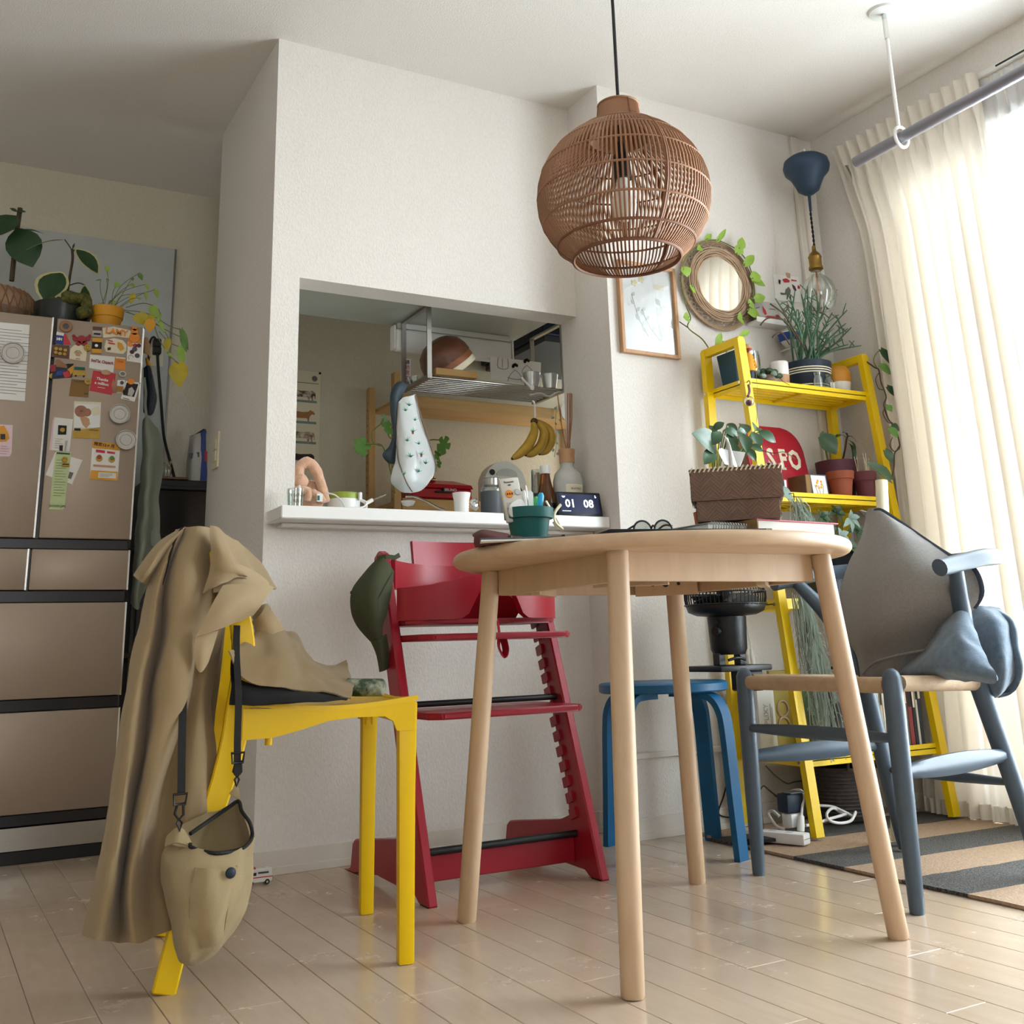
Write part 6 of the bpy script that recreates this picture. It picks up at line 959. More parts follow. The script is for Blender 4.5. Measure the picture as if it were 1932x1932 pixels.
t=mg('ticket','white ticket with pink left edge below the geometric magnet','ticket',[(0.3084,3.5038,1.279),(0.3622,3.5038,1.2763),(0.359,3.5038,1.1737),(0.3014,3.5038,1.1751)],'white_paper',.0008); pr([(0.3045,3.5028,1.2701),(0.3084,3.5028,1.2788),(0.3072,3.5028,1.1753),(0.3013,3.5028,1.1749)],'pink_paper',t,'pink_edge',.0004); rows_(t,(0.3153,3.5028,1.2073)[0],(0.3364,3.5028,1.2087)[0],(0.3172,3.5028,1.1825)[2],(0.3151,3.5028,1.2106)[2],5); pr([(0.3286,3.5028,1.1916),(0.3392,3.5028,1.1922),(0.3391,3.5028,1.1739),(0.3299,3.5028,1.175)],'ink',t,'dark_print',.0004); pr([(0.3443,3.5028,1.2059),(0.3517,3.5028,1.2081),(0.3496,3.5028,1.1746),(0.3436,3.5028,1.1742)],'photo_grey',t,'grey_print',.0004)
t=mg('square_magnet','black square magnet with yellow disc on the white ticket','magnet',[(0.3208,3.5025,1.2544),(0.3452,3.5025,1.2545),(0.3458,3.5025,1.226),(0.3216,3.5025,1.2244)],'ink',.0025); disc(V((0.3338,3.5,1.2398)),.007,'banana',t,'disc_print',.0008)
t=mg('white_slip','tilted white slip of paper behind the green receipt','paper',[(0.3183,3.5036,1.1695),(0.399,3.5036,1.1493),(0.374,3.5036,1.0719),(0.2969,3.5036,1.0976)],'white_paper',.0006); pr([(0.3635,3.5028,1.1107),(0.3758,3.5028,1.1081),(0.3697,3.5028,1.088),(0.3604,3.5028,1.0908)],'ink_grey',t,'grey_print',.0004)
t=mg('receipt','long pale green receipt hanging low on the right door','paper',[(0.321,3.5026,1.1728),(0.365,3.5026,1.1722),(0.3607,3.5026,1.0859),(0.3581,3.5026,0.9993),(0.3526,3.5026,0.9926),(0.3153,3.5026,0.993),(0.3166,3.5026,1.0919)],'green_paper',.0006); rows_(t,(0.3225,3.5018,1.0921)[0],(0.354,3.5018,1.0936)[0],(0.3224,3.5018,1.0351)[2],(0.32,3.5018,1.1445)[2],14,'gourd_green',y=3.5022); pr([(0.3226,3.5018,1.1694),(0.3606,3.5018,1.1684),(0.361,3.5018,1.1634),(0.323,3.5018,1.1645)],'gourd_green',t,'shop_print',.0004); txt('DOWN JIPS',.009,FRONT(tuple(V((0.3367,3.5014,1.0033)))),'ink',t)
t=T('bee_clip','yellow bee shaped clip holding the green receipt','clip',(0.3485,3.5015,1.1262)); disc((0.3469,3.5015,1.1476),.009,'banana',t,'head',.005); ob('body_bar',B().box((0.3509,3.499,1.1309),(.022,.006,.012),None,.002),'banana',t); ob('stripe',B().box((0.3505,3.4955,1.132),(.018,.001,.003)),'ink',t)
for p in [(0.3432,3.4962,1.1499),(0.3508,3.4962,1.1486)]: disc(p,.0014,'ink',t,'eye_print',.0005,10)
t=mg('coupon','white coupon with orange header and two burgers under the steel tins','coupon',[(0.4242,3.5038,1.2114),(0.5065,3.5038,1.2065),(0.506,3.5038,1.0896),(0.4232,3.5038,1.0907)],'white_paper',.0008); pr([(0.424,3.5028,1.2112),(0.5064,3.5028,1.2063),(0.5061,3.5028,1.1858),(0.424,3.5028,1.1892)],'mustard',t,'orange_header',.0004); txt('限定12ヶ月',.0125,frame(V((0.4592,3.5022,1.1998)),(1,0,-.09),(0,-1,0)),'ink',t,off=.0002)
for k,x in enumerate((183,208)): pr([V(p) for p in ([(0.4352,3.5028,1.1849),(0.4619,3.5028,1.1831),(0.4625,3.5028,1.1747),(0.4358,3.5028,1.1765)] if k==0 else [(0.4683,3.5028,1.1818),(0.4922,3.5028,1.1799),(0.4926,3.5028,1.1731),(0.4688,3.5028,1.1751)])],'red_print',t,'red_print_line',.0004)
for k,(p,m) in enumerate((((0.4464,3.5028,1.1586),'terracotta'),((0.4841,3.5028,1.1574),'leaf'))):
    disc(V(p)+V((0,0,-.002)),.010,'banana',t,'burger_print',.0005); disc(V(p)+V((0,-.0006,.003)),.007,m,t,'bun_print',.0005)
pr([(0.4307,3.5028,1.1376),(0.4966,3.5028,1.1361),(0.497,3.5028,1.1294),(0.4311,3.5028,1.1309)],'oak_frame',t,'orange_line',.0004); pr([(0.4257,3.5028,1.1189),(0.5041,3.5028,1.118),(0.5059,3.5028,1.0895),(0.4231,3.5028,1.0905)],'mustard',t,'orange_footer',.0004); pr([(0.4478,3.5022,1.1133),(0.4996,3.5022,1.1126),(0.5006,3.5022,1.0959),(0.4474,3.5022,1.0966)],'white_paper',t,'footer_box',.0004); rows_(t,(0.4511,3.5018,1.1101)[0],(0.4885,3.5018,1.112)[0],(0.4548,3.5018,1.1003)[2],(0.4543,3.5018,1.1086)[2],3,y=3.5018)
# ---------------------------------------------------------------- things hung on the right side of the fridge and behind it
t=T('apron','sage grey green apron hanging on the right side of the fridge','apron',(.60,3.6,.7))
ob('cloth',cloth([[(0.5869,3.6,1.3056),(0.5931,3.58,1.311),(0.6176,3.6,1.2989),(0.639,3.64,1.2938)],[(0.5903,3.6,1.1903),(0.6052,3.57,1.1861),(0.6373,3.6,1.1895),(0.6709,3.66,1.1907)],[(0.5909,3.6,1.068),(0.6072,3.56,1.0632),(0.6358,3.61,1.0713),(0.6555,3.64,1.0586)],[(0.5883,3.6,0.9478),(0.6027,3.55,0.9428),(0.6377,3.62,0.9512),(0.6655,3.63,0.9357)],[(0.5867,3.6,0.8132),(0.5992,3.55,0.8096),(0.6291,3.62,0.8149),(0.6423,3.63,0.8157)],[(0.5879,3.6,0.714),(0.5966,3.56,0.6958),(0.612,3.6,0.7138),(0.6199,3.62,0.7479)]],6,6,.006,14,111),'sage_cloth',t,70); ob('neck_strap',B().tube(sp([(0.5782,3.58,1.4505),(0.5862,3.58,1.4004),(0.5872,3.58,1.3554),(0.5986,3.59,1.3045)],5),(.006,.0015),4,flat=(1,0,0)),'sage_cloth',t); ob('pocket',cloth([[(0.6315,3.61,0.9414),(0.6519,3.6,0.958),(0.6657,3.61,0.925)],[(0.6389,3.61,0.8989),(0.6538,3.6,0.8948),(0.6654,3.61,0.8993)]],4,4,.002,20,112),'sage_cloth',t,70)
ob('magnet_hook',B().bb(.557,.572,3.57,3.585,1.48,1.50,.002),'white_plastic',t)
t=T('felt_hat','dark navy hat hanging on the fridge side above the apron','hat',(.6,3.62,1.33)); ob('crown',cloth([[(0.5829,3.62,1.4918),(0.5927,3.6,1.4971),(0.6095,3.63,1.4783)],[(0.5866,3.62,1.4277),(0.6001,3.58,1.4234),(0.6291,3.64,1.4084)],[(0.5898,3.62,1.3732),(0.6022,3.59,1.3587),(0.6254,3.64,1.353)],[(0.5917,3.62,1.3407),(0.6006,3.61,1.3321),(0.6109,3.63,1.3334)]],5,5,.002,20,113),'navy',t,70)
t=T('rubber_gloves','yellow orange rubber gloves hanging on the fridge side near the outlet','gloves',(.58,3.62,1.5)); ob('cuff',cloth([[(0.5735,3.62,1.5931),(0.5818,3.61,1.597),(0.5968,3.63,1.5797)],[(0.5765,3.62,1.5412),(0.5835,3.6,1.5368),(0.5995,3.63,1.5331)]],4,4,.004,30,114),'oak_frame',t,70); ob('fingers',cloth([[(0.5842,3.62,1.5271),(0.5893,3.61,1.527),(0.6,3.63,1.5239)],[(0.5919,3.62,1.4834),(0.5986,3.6,1.4829),(0.6129,3.63,1.4786)],[(0.6019,3.62,1.4585),(0.6056,3.61,1.4528),(0.614,3.63,1.4602)]],4,4,.003,30,115),'mustard',t,70)
t=T('outlet_plate','double wall outlet with black plugs right of the fridge','socket',(0.7189,4.186,1.6551)); X=[(0.6845,4.186,1.7681),(0.741,4.186,1.766),(0.7431,4.186,1.6532),(0.689,4.186,1.6542)]; flat(X,'cream',t,'plate',.004)
P=[(0.714,4.175,1.7425),(0.7157,4.175,1.7123)]; ob('plug',B().box(P[0],(.03,.03,.03),None,.004).box(P[1],(.028,.035,.026),None,.004) if 0 else B().box(P[0],(.03,.03,.035),None,.004),'black_plastic',t); ob('plug',B().box(P[1],(.03,.03,.03),None,.004),'black_plastic',t)
ob('cord',B().tube(sp([(0.7167,4.165,1.6969),(0.7236,4.16,1.6277),(0.7387,4.15,1.4997),(0.7499,4.12,1.3697),(0.7643,4.08,1.2819),(0.7804,4.02,1.1853)],6),.0055,8),'black_plastic',t,60); ob('cord',B().tube(sp([(0.7108,4.16,1.7489),(0.6964,4.15,1.7597),(0.6836,4.14,1.7426),(0.6766,4.12,1.698),(0.6738,4.1,1.6502),(0.6603,4.05,1.5947)],6),.0045,8),'black_plastic',t,60)
t=T('microwave','black microwave oven on a rack beside the fridge','microwave',(.9,4.02,.93)); ob('case',B().bb(.665,1.13,3.97,4.185,.945,1.176,.004),'fridge_black',t); ob('door_glass',B().bb(.675,1.0,3.962,3.972,.965,1.15,.002),mt('dark_glass','#26221F',.12,var=.02),t); ob('control_panel',B().bb(1.005,1.125,3.962,3.972,.955,1.165,.002),'black_plastic',t); ob('handle',B().bb(.68,.99,3.945,3.955,1.135,1.15,.003),'fridge_black',t)
t=T('kitchen_rack','black kitchen rack carrying the microwave oven','rack',(.9,4.02,0))
for z in(.925,.55,.15): ob('shelf_plate',B().bb(.66,1.14,3.93,4.19,z,z+.018,.002),'fridge_black',t)
for x in(.67,1.13):
    for y in(3.94,4.18): ob('post',B().bb(x-.01,x+.01,y-.008,y+.008,0,.943),'fridge_black',t)
t=T('rice_cooker','dark appliance with small blue panel on the rack below the microwave','appliance',(.88,4.05,.57)); ob('body',B().bb(.69,1.1,3.95,4.17,.569,.90,.02,3),'fridge_black',t,50); ob('panel',B().bb(.70,.78,3.945,3.952,.84,.88),'royal_blue',t)
t=T('tray','thin dark tray lying on top of the microwave','tray',(0.7389,4,1.1803)); ob('board',B().bb(.69,.82,3.97,4.10,1.177,1.186,.002),'dark_wood',t)
t=T('ceramic_owl','small glossy grey green ceramic owl with pointed ears on the microwave','ornament',(.735,4.03,1.187)); c=(0.7357,4.03,1.2063); z=1.187; ob('body',B().lathe([(.001,0),(.026,0),(.033,.02),(.032,.04),(.024,.055),(.001,.06)],(c[0],4.03,z),24),mt('glaze','#7C7A64',.15,var=.1,coat=.5),t,60)
for s in(-1,1): ob('ear',B().cyl((c[0]+s*.018,4.03,z+.045),(c[0]+s*.033,4.03,z+.072),.011,.001,8),'glaze',t,50); ob('eye',B().ell((c[0]+s*.010,4.005,z+.042),.0035,8,6),'ink',t,60)
t=T('pet_food_bag','grey and blue pet food bag standing on the microwave','bag',(.865,4.08,1.177)); ob('front_face',cloth([[(0.8364,4.07,1.3602),(0.8537,4.06,1.3656),(0.8751,4.06,1.3754)],[(0.8341,4.06,1.3234),(0.8456,4.03,1.3147),(0.8711,4.05,1.328)],[(0.8292,4.06,1.2621),(0.8425,4.02,1.2522),(0.878,4.05,1.2632)],[(0.8311,4.06,1.1857),(0.8483,4.04,1.1835),(0.8798,4.06,1.188)]],5,5,.002,20,121,.002),'photo_grey',t,60); ob('blue_side',cloth([[(0.8751,4.06,1.3754),(0.9012,4.1,1.3973)],[(0.8761,4.05,1.3038),(0.905,4.1,1.3143)],[(0.8798,4.06,1.19),(0.9186,4.11,1.1972)]],4,5,.001,20,122,.002),'royal_blue',t,60); flat([(0.8978,4.085,1.3092),(0.9112,4.1,1.3105),(0.913,4.1,1.2693),(0.8984,4.08,1.2693)],'red_print',t,'red_print'); flat([(0.8282,4.015,1.2847),(0.8662,4.03,1.2937),(0.8671,4.03,1.2755),(0.8274,4.015,1.2626)],'grey_plastic',t,'dark_print'); ob('sealed_top',cloth([[(0.8394,4.065,1.3574),(0.8441,4.06,1.3588),(0.8488,4.06,1.3448)],[(0.8887,4.08,1.3947),(0.9013,4.1,1.3952),(0.904,4.1,1.3808)]],4,4,.001,20,123,.002),'grey_plastic',t,60)
# ---------------------------------------------------------------- plants on top of the fridge
FT=1.598
t=T('rubber_plant','tall rubber plant with big leaves in a woven belly basket on the fridge','plant',(.17,3.72,FT)); bc=(.105,3.80,FT)
ob('basket_base',B().lathe([(.001,0),(.10,0),(.135,.03),(.15,.075),(.001,.075)],bc,36),'wicker_grey',t,50); ob('basket_rim',B().lathe([(.149,.075),(.15,.09),(.14,.125),(.12,.15),(.112,.15),(.13,.12),(.001,.11)],bc,36),'wicker',t,50)
b=B()
for k in range(34):
    for s in(-1,1): b.tube([V(bc)+V((r*math.cos(a),r*math.sin(a),z)) for r,z,a in((.137,.03,2*PI*k/34),(.152,.075,2*PI*k/34+s*.10),(.142,.125,2*PI*k/34+s*.2),(.121,.15,2*PI*k/34+s*.26))],.0022,4)
ob('woven_cane',b,'rattan',t,50,kind='stuff'); stem(t,[(0.1611,3.72,1.7751),(0.1612,3.72,1.8881),(0.1629,3.72,1.984),(0.1651,3.72,2.0366)],[.010]*6+[.009]*5+[.007]*5,'stem_brown','trunk',8) if 0 else stem(t,[(0.1611,3.72,1.7751),(0.1612,3.72,1.8881),(0.1629,3.72,1.984),(0.1651,3.72,2.0366)],.0085,'stem_brown','trunk',8)
def lf(t,a,b_,w,shape='oval',m='leaf_dark',nrm=(-.3,-1,.2),sag=.1,cup=.2,e=None):
    o=ob('leaf',leaf(a,b_,w,nrm,sag,cup,shape),m,t,60); return o
G=[(0.1623,3.7,1.9534),(0.2137,3.66,1.8191),(0.157,3.7,1.9984),(0.0889,3.66,1.9072),(0.1711,3.71,1.9548),(0.2421,3.7,1.9574),(0.1578,3.72,1.9677),(0.1853,3.72,2.0305),(0.1589,3.7,2.0141),(0.1321,3.7,2.0246)]
lf(t,G[0],G[1],.115); lf(t,G[2],G[3],.085,'oval','leaf_dark',(.2,-.5,.9)); lf(t,G[4],G[5],.03,'lance','leaf_dark',(0,-.3,1)); lf(t,G[8],G[7],.016,'lance'); lf(t,G[8],G[9],.012,'lance'); stem(t,[(0.1522,3.72,1.9572),(0.1417,3.71,1.9574),(0.1312,3.7,1.9594)],.0025,'stem_brown')
t=T('variegated_ficus','young ficus with cream edged leaves in a dark mossy pot on the fridge','plant',(.27,3.62,FT)); ob('pot',B().lathe([(.001,0),(.072,0),(.088,.05),(.09,.085),(.084,.085),(.001,.075)],(.319,3.645,FT),36),mt('dark_glaze','#232B26',.3,var=.2,vs=12),t,50)
b=B().ell((.319,3.645,FT+.078),(.083,.083,.022),28,10); b.jit(.012,30,7); ob('moss',b,'moss',t,80); b=B().tube(sp([(0.3099,3.56,1.6901),(0.3409,3.55,1.6876),(0.3744,3.56,1.6879),(0.3838,3.55,1.6515),(0.3597,3.54,1.6327)],4),.02,8); b.jit(.008,40,9); ob('hanging_moss',b,'moss',t,80)
stem(t,[(0.3294,3.66,1.7312),(0.3326,3.66,1.7993),(0.3367,3.66,1.8569),(0.3323,3.66,1.8944)],.0045,'stem_brown','trunk',8); stem(t,[(0.3326,3.66,1.8906),(0.3177,3.66,1.9112),(0.3068,3.66,1.9248)],.002,'stem_brown'); stem(t,[(0.3334,3.66,1.8793),(0.3406,3.66,1.8958)],.002,'stem_brown'); stem(t,[(0.3335,3.66,1.7655),(0.3608,3.66,1.777),(0.3802,3.65,1.769)],.0022,'stem_brown')
G=[(0.3056,3.62,1.7934),(0.2509,3.6,1.6835),(0.3068,3.66,1.9248),(0.1882,3.64,1.8753),(0.3413,3.65,1.8923),(0.4214,3.63,1.8139),(0.3802,3.65,1.769),(0.3792,3.6,1.6456),(0.3326,3.66,1.8906),(0.3389,3.66,1.9185)]
for a,b_,w,sh,nr in((G[0],G[1],.10,'oval',(-.5,-1,.1)),(G[2],G[3],.022,'lance',(0,-.2,1)),(G[4],G[5],.06,'oval',(.2,-1,.4)),(G[6],G[7],.045,'oval',(.4,-1,.1)),(G[8],G[9],.008,'lance',(0,-1,.2))):
    lf(t,a,b_,w*1.12,sh,'leaf_cream',nr); a2,b2=V(a),V(b_); d=(b2-a2); o=leaf(a2+d*.05+V((0,-.003,0)),b2-d*.05+V((0,-.003,0)),w*.9,nr,.1,.2,sh); ob('leaf_centre',o,'leaf_dark',t,60)
t=T('yellow_pot_plant','yellow clay pot of thin stemmed pothos trailing over the fridge corner','plant',(.43,3.60,FT)); yc=(.448,3.58,FT); ob('pot',B().lathe([(.001,0),(.040,0),(.047,.038),(.051,.040),(.054,.074),(.049,.074),(.045,.066),(.001,.064)],yc,40),'mustard',t,40); ob('soil',B().lathe([(.001,.069),(.046,.066),(.001,.064)],yc,24),'soil',t,50)
S0=V((yc[0],3.60,FT+.075)); rr=random.Random(4)
for k,(p,q,w,m) in enumerate(zip([(0.434,3.58,1.8199),(0.4206,3.58,1.771),(0.4373,3.57,1.7739),(0.4765,3.57,1.7627),(0.5172,3.57,1.7893),(0.5384,3.57,1.8076),(0.5152,3.57,1.7664),(0.5612,3.56,1.7697),(0.593,3.56,1.7553),(0.5258,3.57,1.7321),(0.5629,3.56,1.7397),(0.4659,3.56,1.6965),(0.542,3.56,1.718)],[(0.4437,3.58,1.8007),(0.4043,3.58,1.7667),(0.446,3.57,1.7677),(0.4639,3.57,1.7497),(0.5213,3.57,1.7786),(0.5517,3.57,1.7849),(0.5293,3.57,1.7589),(0.5726,3.56,1.7505),(0.6033,3.56,1.7264),(0.5178,3.57,1.6972),(0.5678,3.56,1.714),(0.4634,3.56,1.6833),(0.5475,3.56,1.7113)],(.018,.006,.006,.022,.012,.018,.014,.014,.018,.022,.012,.014,.012),['leaf_lime','leaf','leaf','leaf_lime','leaf','leaf','leaf_lime','leaf_lime','leaf_lime','leaf_yellow','leaf_lime','leaf_lime','leaf_lime'])):
    p,q=V(p),V(q); lf(t,p,q,w,'heart',m,(0,-1,.3)); s=S0+V((rr.uniform(-.025,.025),rr.uniform(-.025,.02),-.008)); stem(t,[s,(s+p)/2+V((-.01*(1 if k%2 else -1),0,.02)),p],.0011)
for P,(q,w,m) in zip(([(0.5066,3.58,1.6857),(0.5535,3.54,1.6947),(0.5916,3.5,1.6728),(0.5995,3.48,1.6458)],[(0.5021,3.58,1.6758),(0.5693,3.52,1.6537),(0.6285,3.46,1.6015),(0.6643,3.45,1.5902)],[(0.5109,3.58,1.6713),(0.5846,3.5,1.6167),(0.6295,3.46,1.5816),(0.6656,3.45,1.5649)],[(0.5042,3.58,1.6704),(0.5774,3.51,1.6278),(0.6145,3.47,1.5844),(0.6275,3.46,1.5559)],[(0.5995,3.48,1.5854),(0.628,3.46,1.5469),(0.664,3.45,1.5302)],[(0.6304,3.46,1.5021),(0.6495,3.45,1.4836),(0.6618,3.45,1.4741)],[(0.5846,3.5,1.6167),(0.601,3.48,1.5583),(0.6302,3.46,1.5057)]),(((0.5908,3.46,1.6133),.014,'leaf_lime'),((0.6878,3.44,1.5212),.022,'leaf'),((0.6831,3.44,1.5134),.016,'leaf'),((0.6213,3.45,1.5093),.024,'leaf_yellow'),((0.6734,3.44,1.4693),.028,'leaf_lime'),((0.6654,3.44,1.3955),.062,'leaf_yellow'),((0.6421,3.45,1.4972),.012,'leaf_lime'))):
    q=V(q); stem(t,P,.0014); lf(t,P[-1],q,w,'heart',m,(-.3,-1,.1),.15)
for a,b_,w,m in zip([(0.5361,3.5,1.6436),(0.5665,3.5,1.6401),(0.574,3.49,1.6235),(0.578,3.5,1.6747),(0.5959,3.47,1.6168)],[(0.5515,3.5,1.6089),(0.5804,3.49,1.5987),(0.5696,3.49,1.5828),(0.5867,3.49,1.6361),(0.6147,3.46,1.5762)],(.05,.035,.035,.032,.014),('leaf_yellow','leaf_yellow','mustard','leaf_lime','leaf_lime')): lf(t,a,b_,w,'heart',m,(-.2,-1,.2),.2)
b=B()
for k in range(14): a=S0+V((rr.uniform(-.035,-.01),rr.uniform(-.035,-.01),-.01)); b.cyl(a,a+V((rr.uniform(-.01,.01),0,rr.uniform(.012,.03))),.0007,n=4)
ob('cut_stems',b,'stem_green',t,kind='stuff')

# ---------------------------------------------------------------- top tier of the yellow shelf
T1,T2,T3,T4=1.3372,.9722,.6472,.2112
t=T('planter','tall dark blue square planter at the left end of the top shelf','pot',(2.29,2.60,T1)); c=(2.29,2.605)
b=B(); b.loop([[(c[0]-.034,c[1]-.034,T1),(c[0]+.034,c[1]-.034,T1),(c[0]+.034,c[1]+.034,T1),(c[0]-.034,c[1]+.034,T1)],[(c[0]-.045,c[1]-.045,T1+.125),(c[0]+.045,c[1]-.045,T1+.125),(c[0]+.045,c[1]+.045,T1+.125),(c[0]-.045,c[1]+.045,T1+.125)],[(c[0]-.04,c[1]-.04,T1+.125),(c[0]+.04,c[1]-.04,T1+.125),(c[0]+.04,c[1]+.04,T1+.125),(c[0]-.04,c[1]+.04,T1+.125)],[(c[0]-.038,c[1]-.038,T1+.11),(c[0]+.038,c[1]-.038,T1+.11),(c[0]+.038,c[1]+.038,T1+.11),(c[0]-.038,c[1]+.038,T1+.11)]],caps=True); ob('pot_body',b,'blue_pot',t); ob('base_groove',B().bb(c[0]-.0365,c[0]+.0365,c[1]-.0365,c[1]+.0365,T1+.02,T1+.023),'navy',t)
stem(t,[(2.203,2.6,1.4499),(2.2102,2.6,1.4778),(2.2182,2.6,1.4914)],.0016); lf(t,(2.2066,2.6,1.4864),(2.2336,2.6,1.5333),.024,'heart','leaf_lime',(-.2,-1,.2)); lf(t,(2.2147,2.58,1.4875),(2.2263,2.58,1.4924),.012,'heart','leaf'); lf(t,(2.2966,2.58,1.5206),(2.3408,2.58,1.5479),.022,'heart','leaf_lime',(-.1,-1,.5)); stem(t,[(2.2443,2.6,1.4634),(2.2735,2.59,1.5005),(2.2966,2.58,1.5206)],.0014)
c=(2.262,2.515,T1); t=T('fisherman_figurine','bearded fisherman figurine in an orange raincoat on the top shelf','figurine',c)
ob('trousers',B().lathe([(.001,0),(.016,0),(.016,.045),(.001,.045)],c,18),'navy',t,50); ob('coat',B().lathe([(.001,.04),(.021,.042),(.018,.075),(.014,.098),(.008,.104),(.001,.106)],c,20),'mustard',t,50); ob('face',B().ell((c[0]+.001,c[1]-.005,c[2]+.113),(.0095,.010,.011),14,10),mt('face_red','#A5494A',.6),t,60); ob('beard',B().ell((c[0]+.004,c[1]-.010,c[2]+.104),(.009,.006,.008),12,8),'white_cloth',t,60); ob('hat',B().lathe([(.001,.135),(.008,.133),(.0105,.124),(.015,.119),(.0155,.117),(.001,.119)],c,18),'oak_frame',t,50)
for s in(-1,1): ob('arm',B().tube([(c[0]+s*.013,c[1],c[2]+.095),(c[0]+s*.022,c[1]-.002,c[2]+.075),(c[0]+s*.019,c[1]-.010,c[2]+.055)],.0055,10),'mustard',t,60); ob('boot',B().ell((c[0]+s*.008,c[1]-.005,c[2]+.007),(.008,.013,.007),12,8),'rattan',t,60)
for k in range(3): ob('button',B().ell((c[0]+.008,c[1]-.0175+.0015*k,c[2]+.06+.012*k),.0018,8,6),'ink',t,60)
def jr(nm,l,c,r,h,fill,fm): return jar(nm,l,c,r,h,None,0,fill,fm)
t=jr('moss_jar','open glass jar holding moss and red bits behind the fisherman figurine',(2.335,2.59,T1),.034,.132,.72,'moss'); ob('red_layer',B().lathe([(.0315,.085),(.032,.108),(.001,.11),(.001,.085)],(2.335,2.59,T1),20),'terracotta',t,50)
c=(2.352,2.528,T1); t=T('succulent','grey green succulent in a small brown animal pot on the top shelf','plant',c); ob('pot',B().lathe([(.001,0),(.024,0),(.032,.018),(.033,.036),(.028,.04),(.001,.036)],c,24),'wicker_grey',t,50); ob('snout',B().ell((c[0]+.026,c[1]-.014,c[2]+.022),(.010,.010,.009),12,8),'wicker_grey',t,60)
for k in range(16):
    a=k*2.4; r=.012+.0022*k; z=.055-.0016*k+.006*math.sin(k*3); p=V(c)+V((r*math.cos(a)*1.1-.008,r*math.sin(a)*.8-.008,z)); ob('leaf',B().ell(p,(.012,.010,.009),10,7),'gourd_green' if k%3 else 'leaf_grey',t,60)
stem(t,[(2.2575,2.46,1.3796),(2.2133,2.43,1.3557),(2.2025,2.42,1.3182),(2.1968,2.42,1.2503),(2.1849,2.42,1.1827)],.0007,'stem_green'); stem(t,[(2.3255,2.46,1.3742),(2.3191,2.44,1.3426),(2.3571,2.44,1.3253)],.0009,'stem_brown')
c=(2.425,2.55,T1); t=T('ceramic_jar','white ceramic jar with brown lower half on the top shelf','jar',c); ob('upper_glaze',B().lathe([(.029,.05),(.030,.095),(.027,.098),(.025,.092),(.001,.09)],c,28),'ceramic_white',t,50); ob('lower_clay',B().lathe([(.001,0),(.027,0),(.029,.004),(.0295,.052),(.001,.052)],c,28),'oak_frame',t,50)
# striped pot with pencil cactus
c=(2.585,2.588,T1); t=T('pencil_cactus','branching green pencil cactus in a navy pot with white stripes','plant',c); pr_=[(.001,0),(.064,0),(.068,.005),(.083,.10),(.084,.115),(.078,.115),(.075,.10),(.001,.098)]
ob('pot',B().lathe(pr_,c,48),'navy',t,40); ob('soil',B().lathe([(.001,.104),(.075,.100),(.001,.098)],c,24),'soil',t,50)
for z in(.088,.080,.072,.030,.022,.014): ob('white_stripe',B().lathe([(.0684+.015*(z-.005)/.095+.0003,z),(.0684+.015*(z-.005)/.095+.0009,z+.0012),(.0684+.015*(z-.005)/.095+.0008,z+.0028),(.0684+.015*(z-.005)/.095+.0003,z+.004)],c,48,None,False),'cream',t,50)
rr=random.Random(11); tops=[(2.4468,2.56,1.6664),(2.492,2.56,1.6458),(2.5171,2.56,1.6721),(2.5411,2.56,1.7082),(2.5291,2.52,1.6805),(2.6238,2.58,1.7418),(2.6216,2.56,1.7194),(2.6428,2.56,1.7283),(2.6535,2.55,1.7129),(2.6806,2.56,1.6746),(2.7258,2.56,1.7063),(2.7711,2.55,1.6638),(2.7583,2.55,1.6131),(2.7549,2.54,1.5903),(2.7712,2.54,1.5962),(2.7996,2.53,1.5307),(2.746,2.54,1.5312),(2.7445,2.56,1.5558),(2.6204,2.6,1.6494),(2.6638,2.6,1.6549),(2.7026,2.6,1.6599),(2.5864,2.6,1.6547),(2.506,2.56,1.6228),(2.4792,2.56,1.6004),(2.7073,2.56,1.6487),(2.7097,2.58,1.6157),(2.5528,2.54,1.6612),(2.5838,2.54,1.6557),(2.628,2.54,1.6713),(2.4688,2.5,1.5817),(2.6077,2.5,1.5425),(2.4904,2.5,1.5658),(2.5622,2.5,1.5652),(2.6635,2.52,1.5356)]
for k,q in enumerate(tops):
    q=V(q); s=V(c)+V((rr.uniform(-.04,.04),rr.uniform(-.04,.04),.10)); m=s+(q-s)*.5+V((rr.uniform(-.02,.02),rr.uniform(-.02,.02),rr.uniform(0,.03))); n_=q-m; b=B(); b.tube(sp([s,m,q],5),[.0034]*4+[.0028]*4+[.0024,.0022,.0016],6)
    for j in range(3):
        f=.45+.17*j; p=m+(q-m)*f if j else m; d=V((rr.uniform(-1,1),rr.uniform(-.5,.5),rr.uniform(.3,1.2))).normalized()*rr.uniform(.03,.06); b.tube([p,p+d*.5,p+d+V((0,0,-.004))],[.0022,.002,.0014],5)
    ob('branch',b,'pencil_green',t,60)
for P in([(2.522,2.52,1.4821),(2.4328,2.48,1.5383),(2.3988,2.48,1.5818),(2.3637,2.5,1.6181)],[(2.471,2.5,1.508),(2.3812,2.46,1.55),(2.3319,2.48,1.5587),(2.3108,2.5,1.5364)],[(2.4135,2.48,1.4778),(2.3643,2.46,1.5064),(2.343,2.47,1.4994),(2.3399,2.48,1.4928)],[(2.3988,2.48,1.5818),(2.4201,2.48,1.6029),(2.4241,2.48,1.6164)]): ob('bare_twig',B().tube(sp(P,5),.0026,6),'stem_brown',t,60)
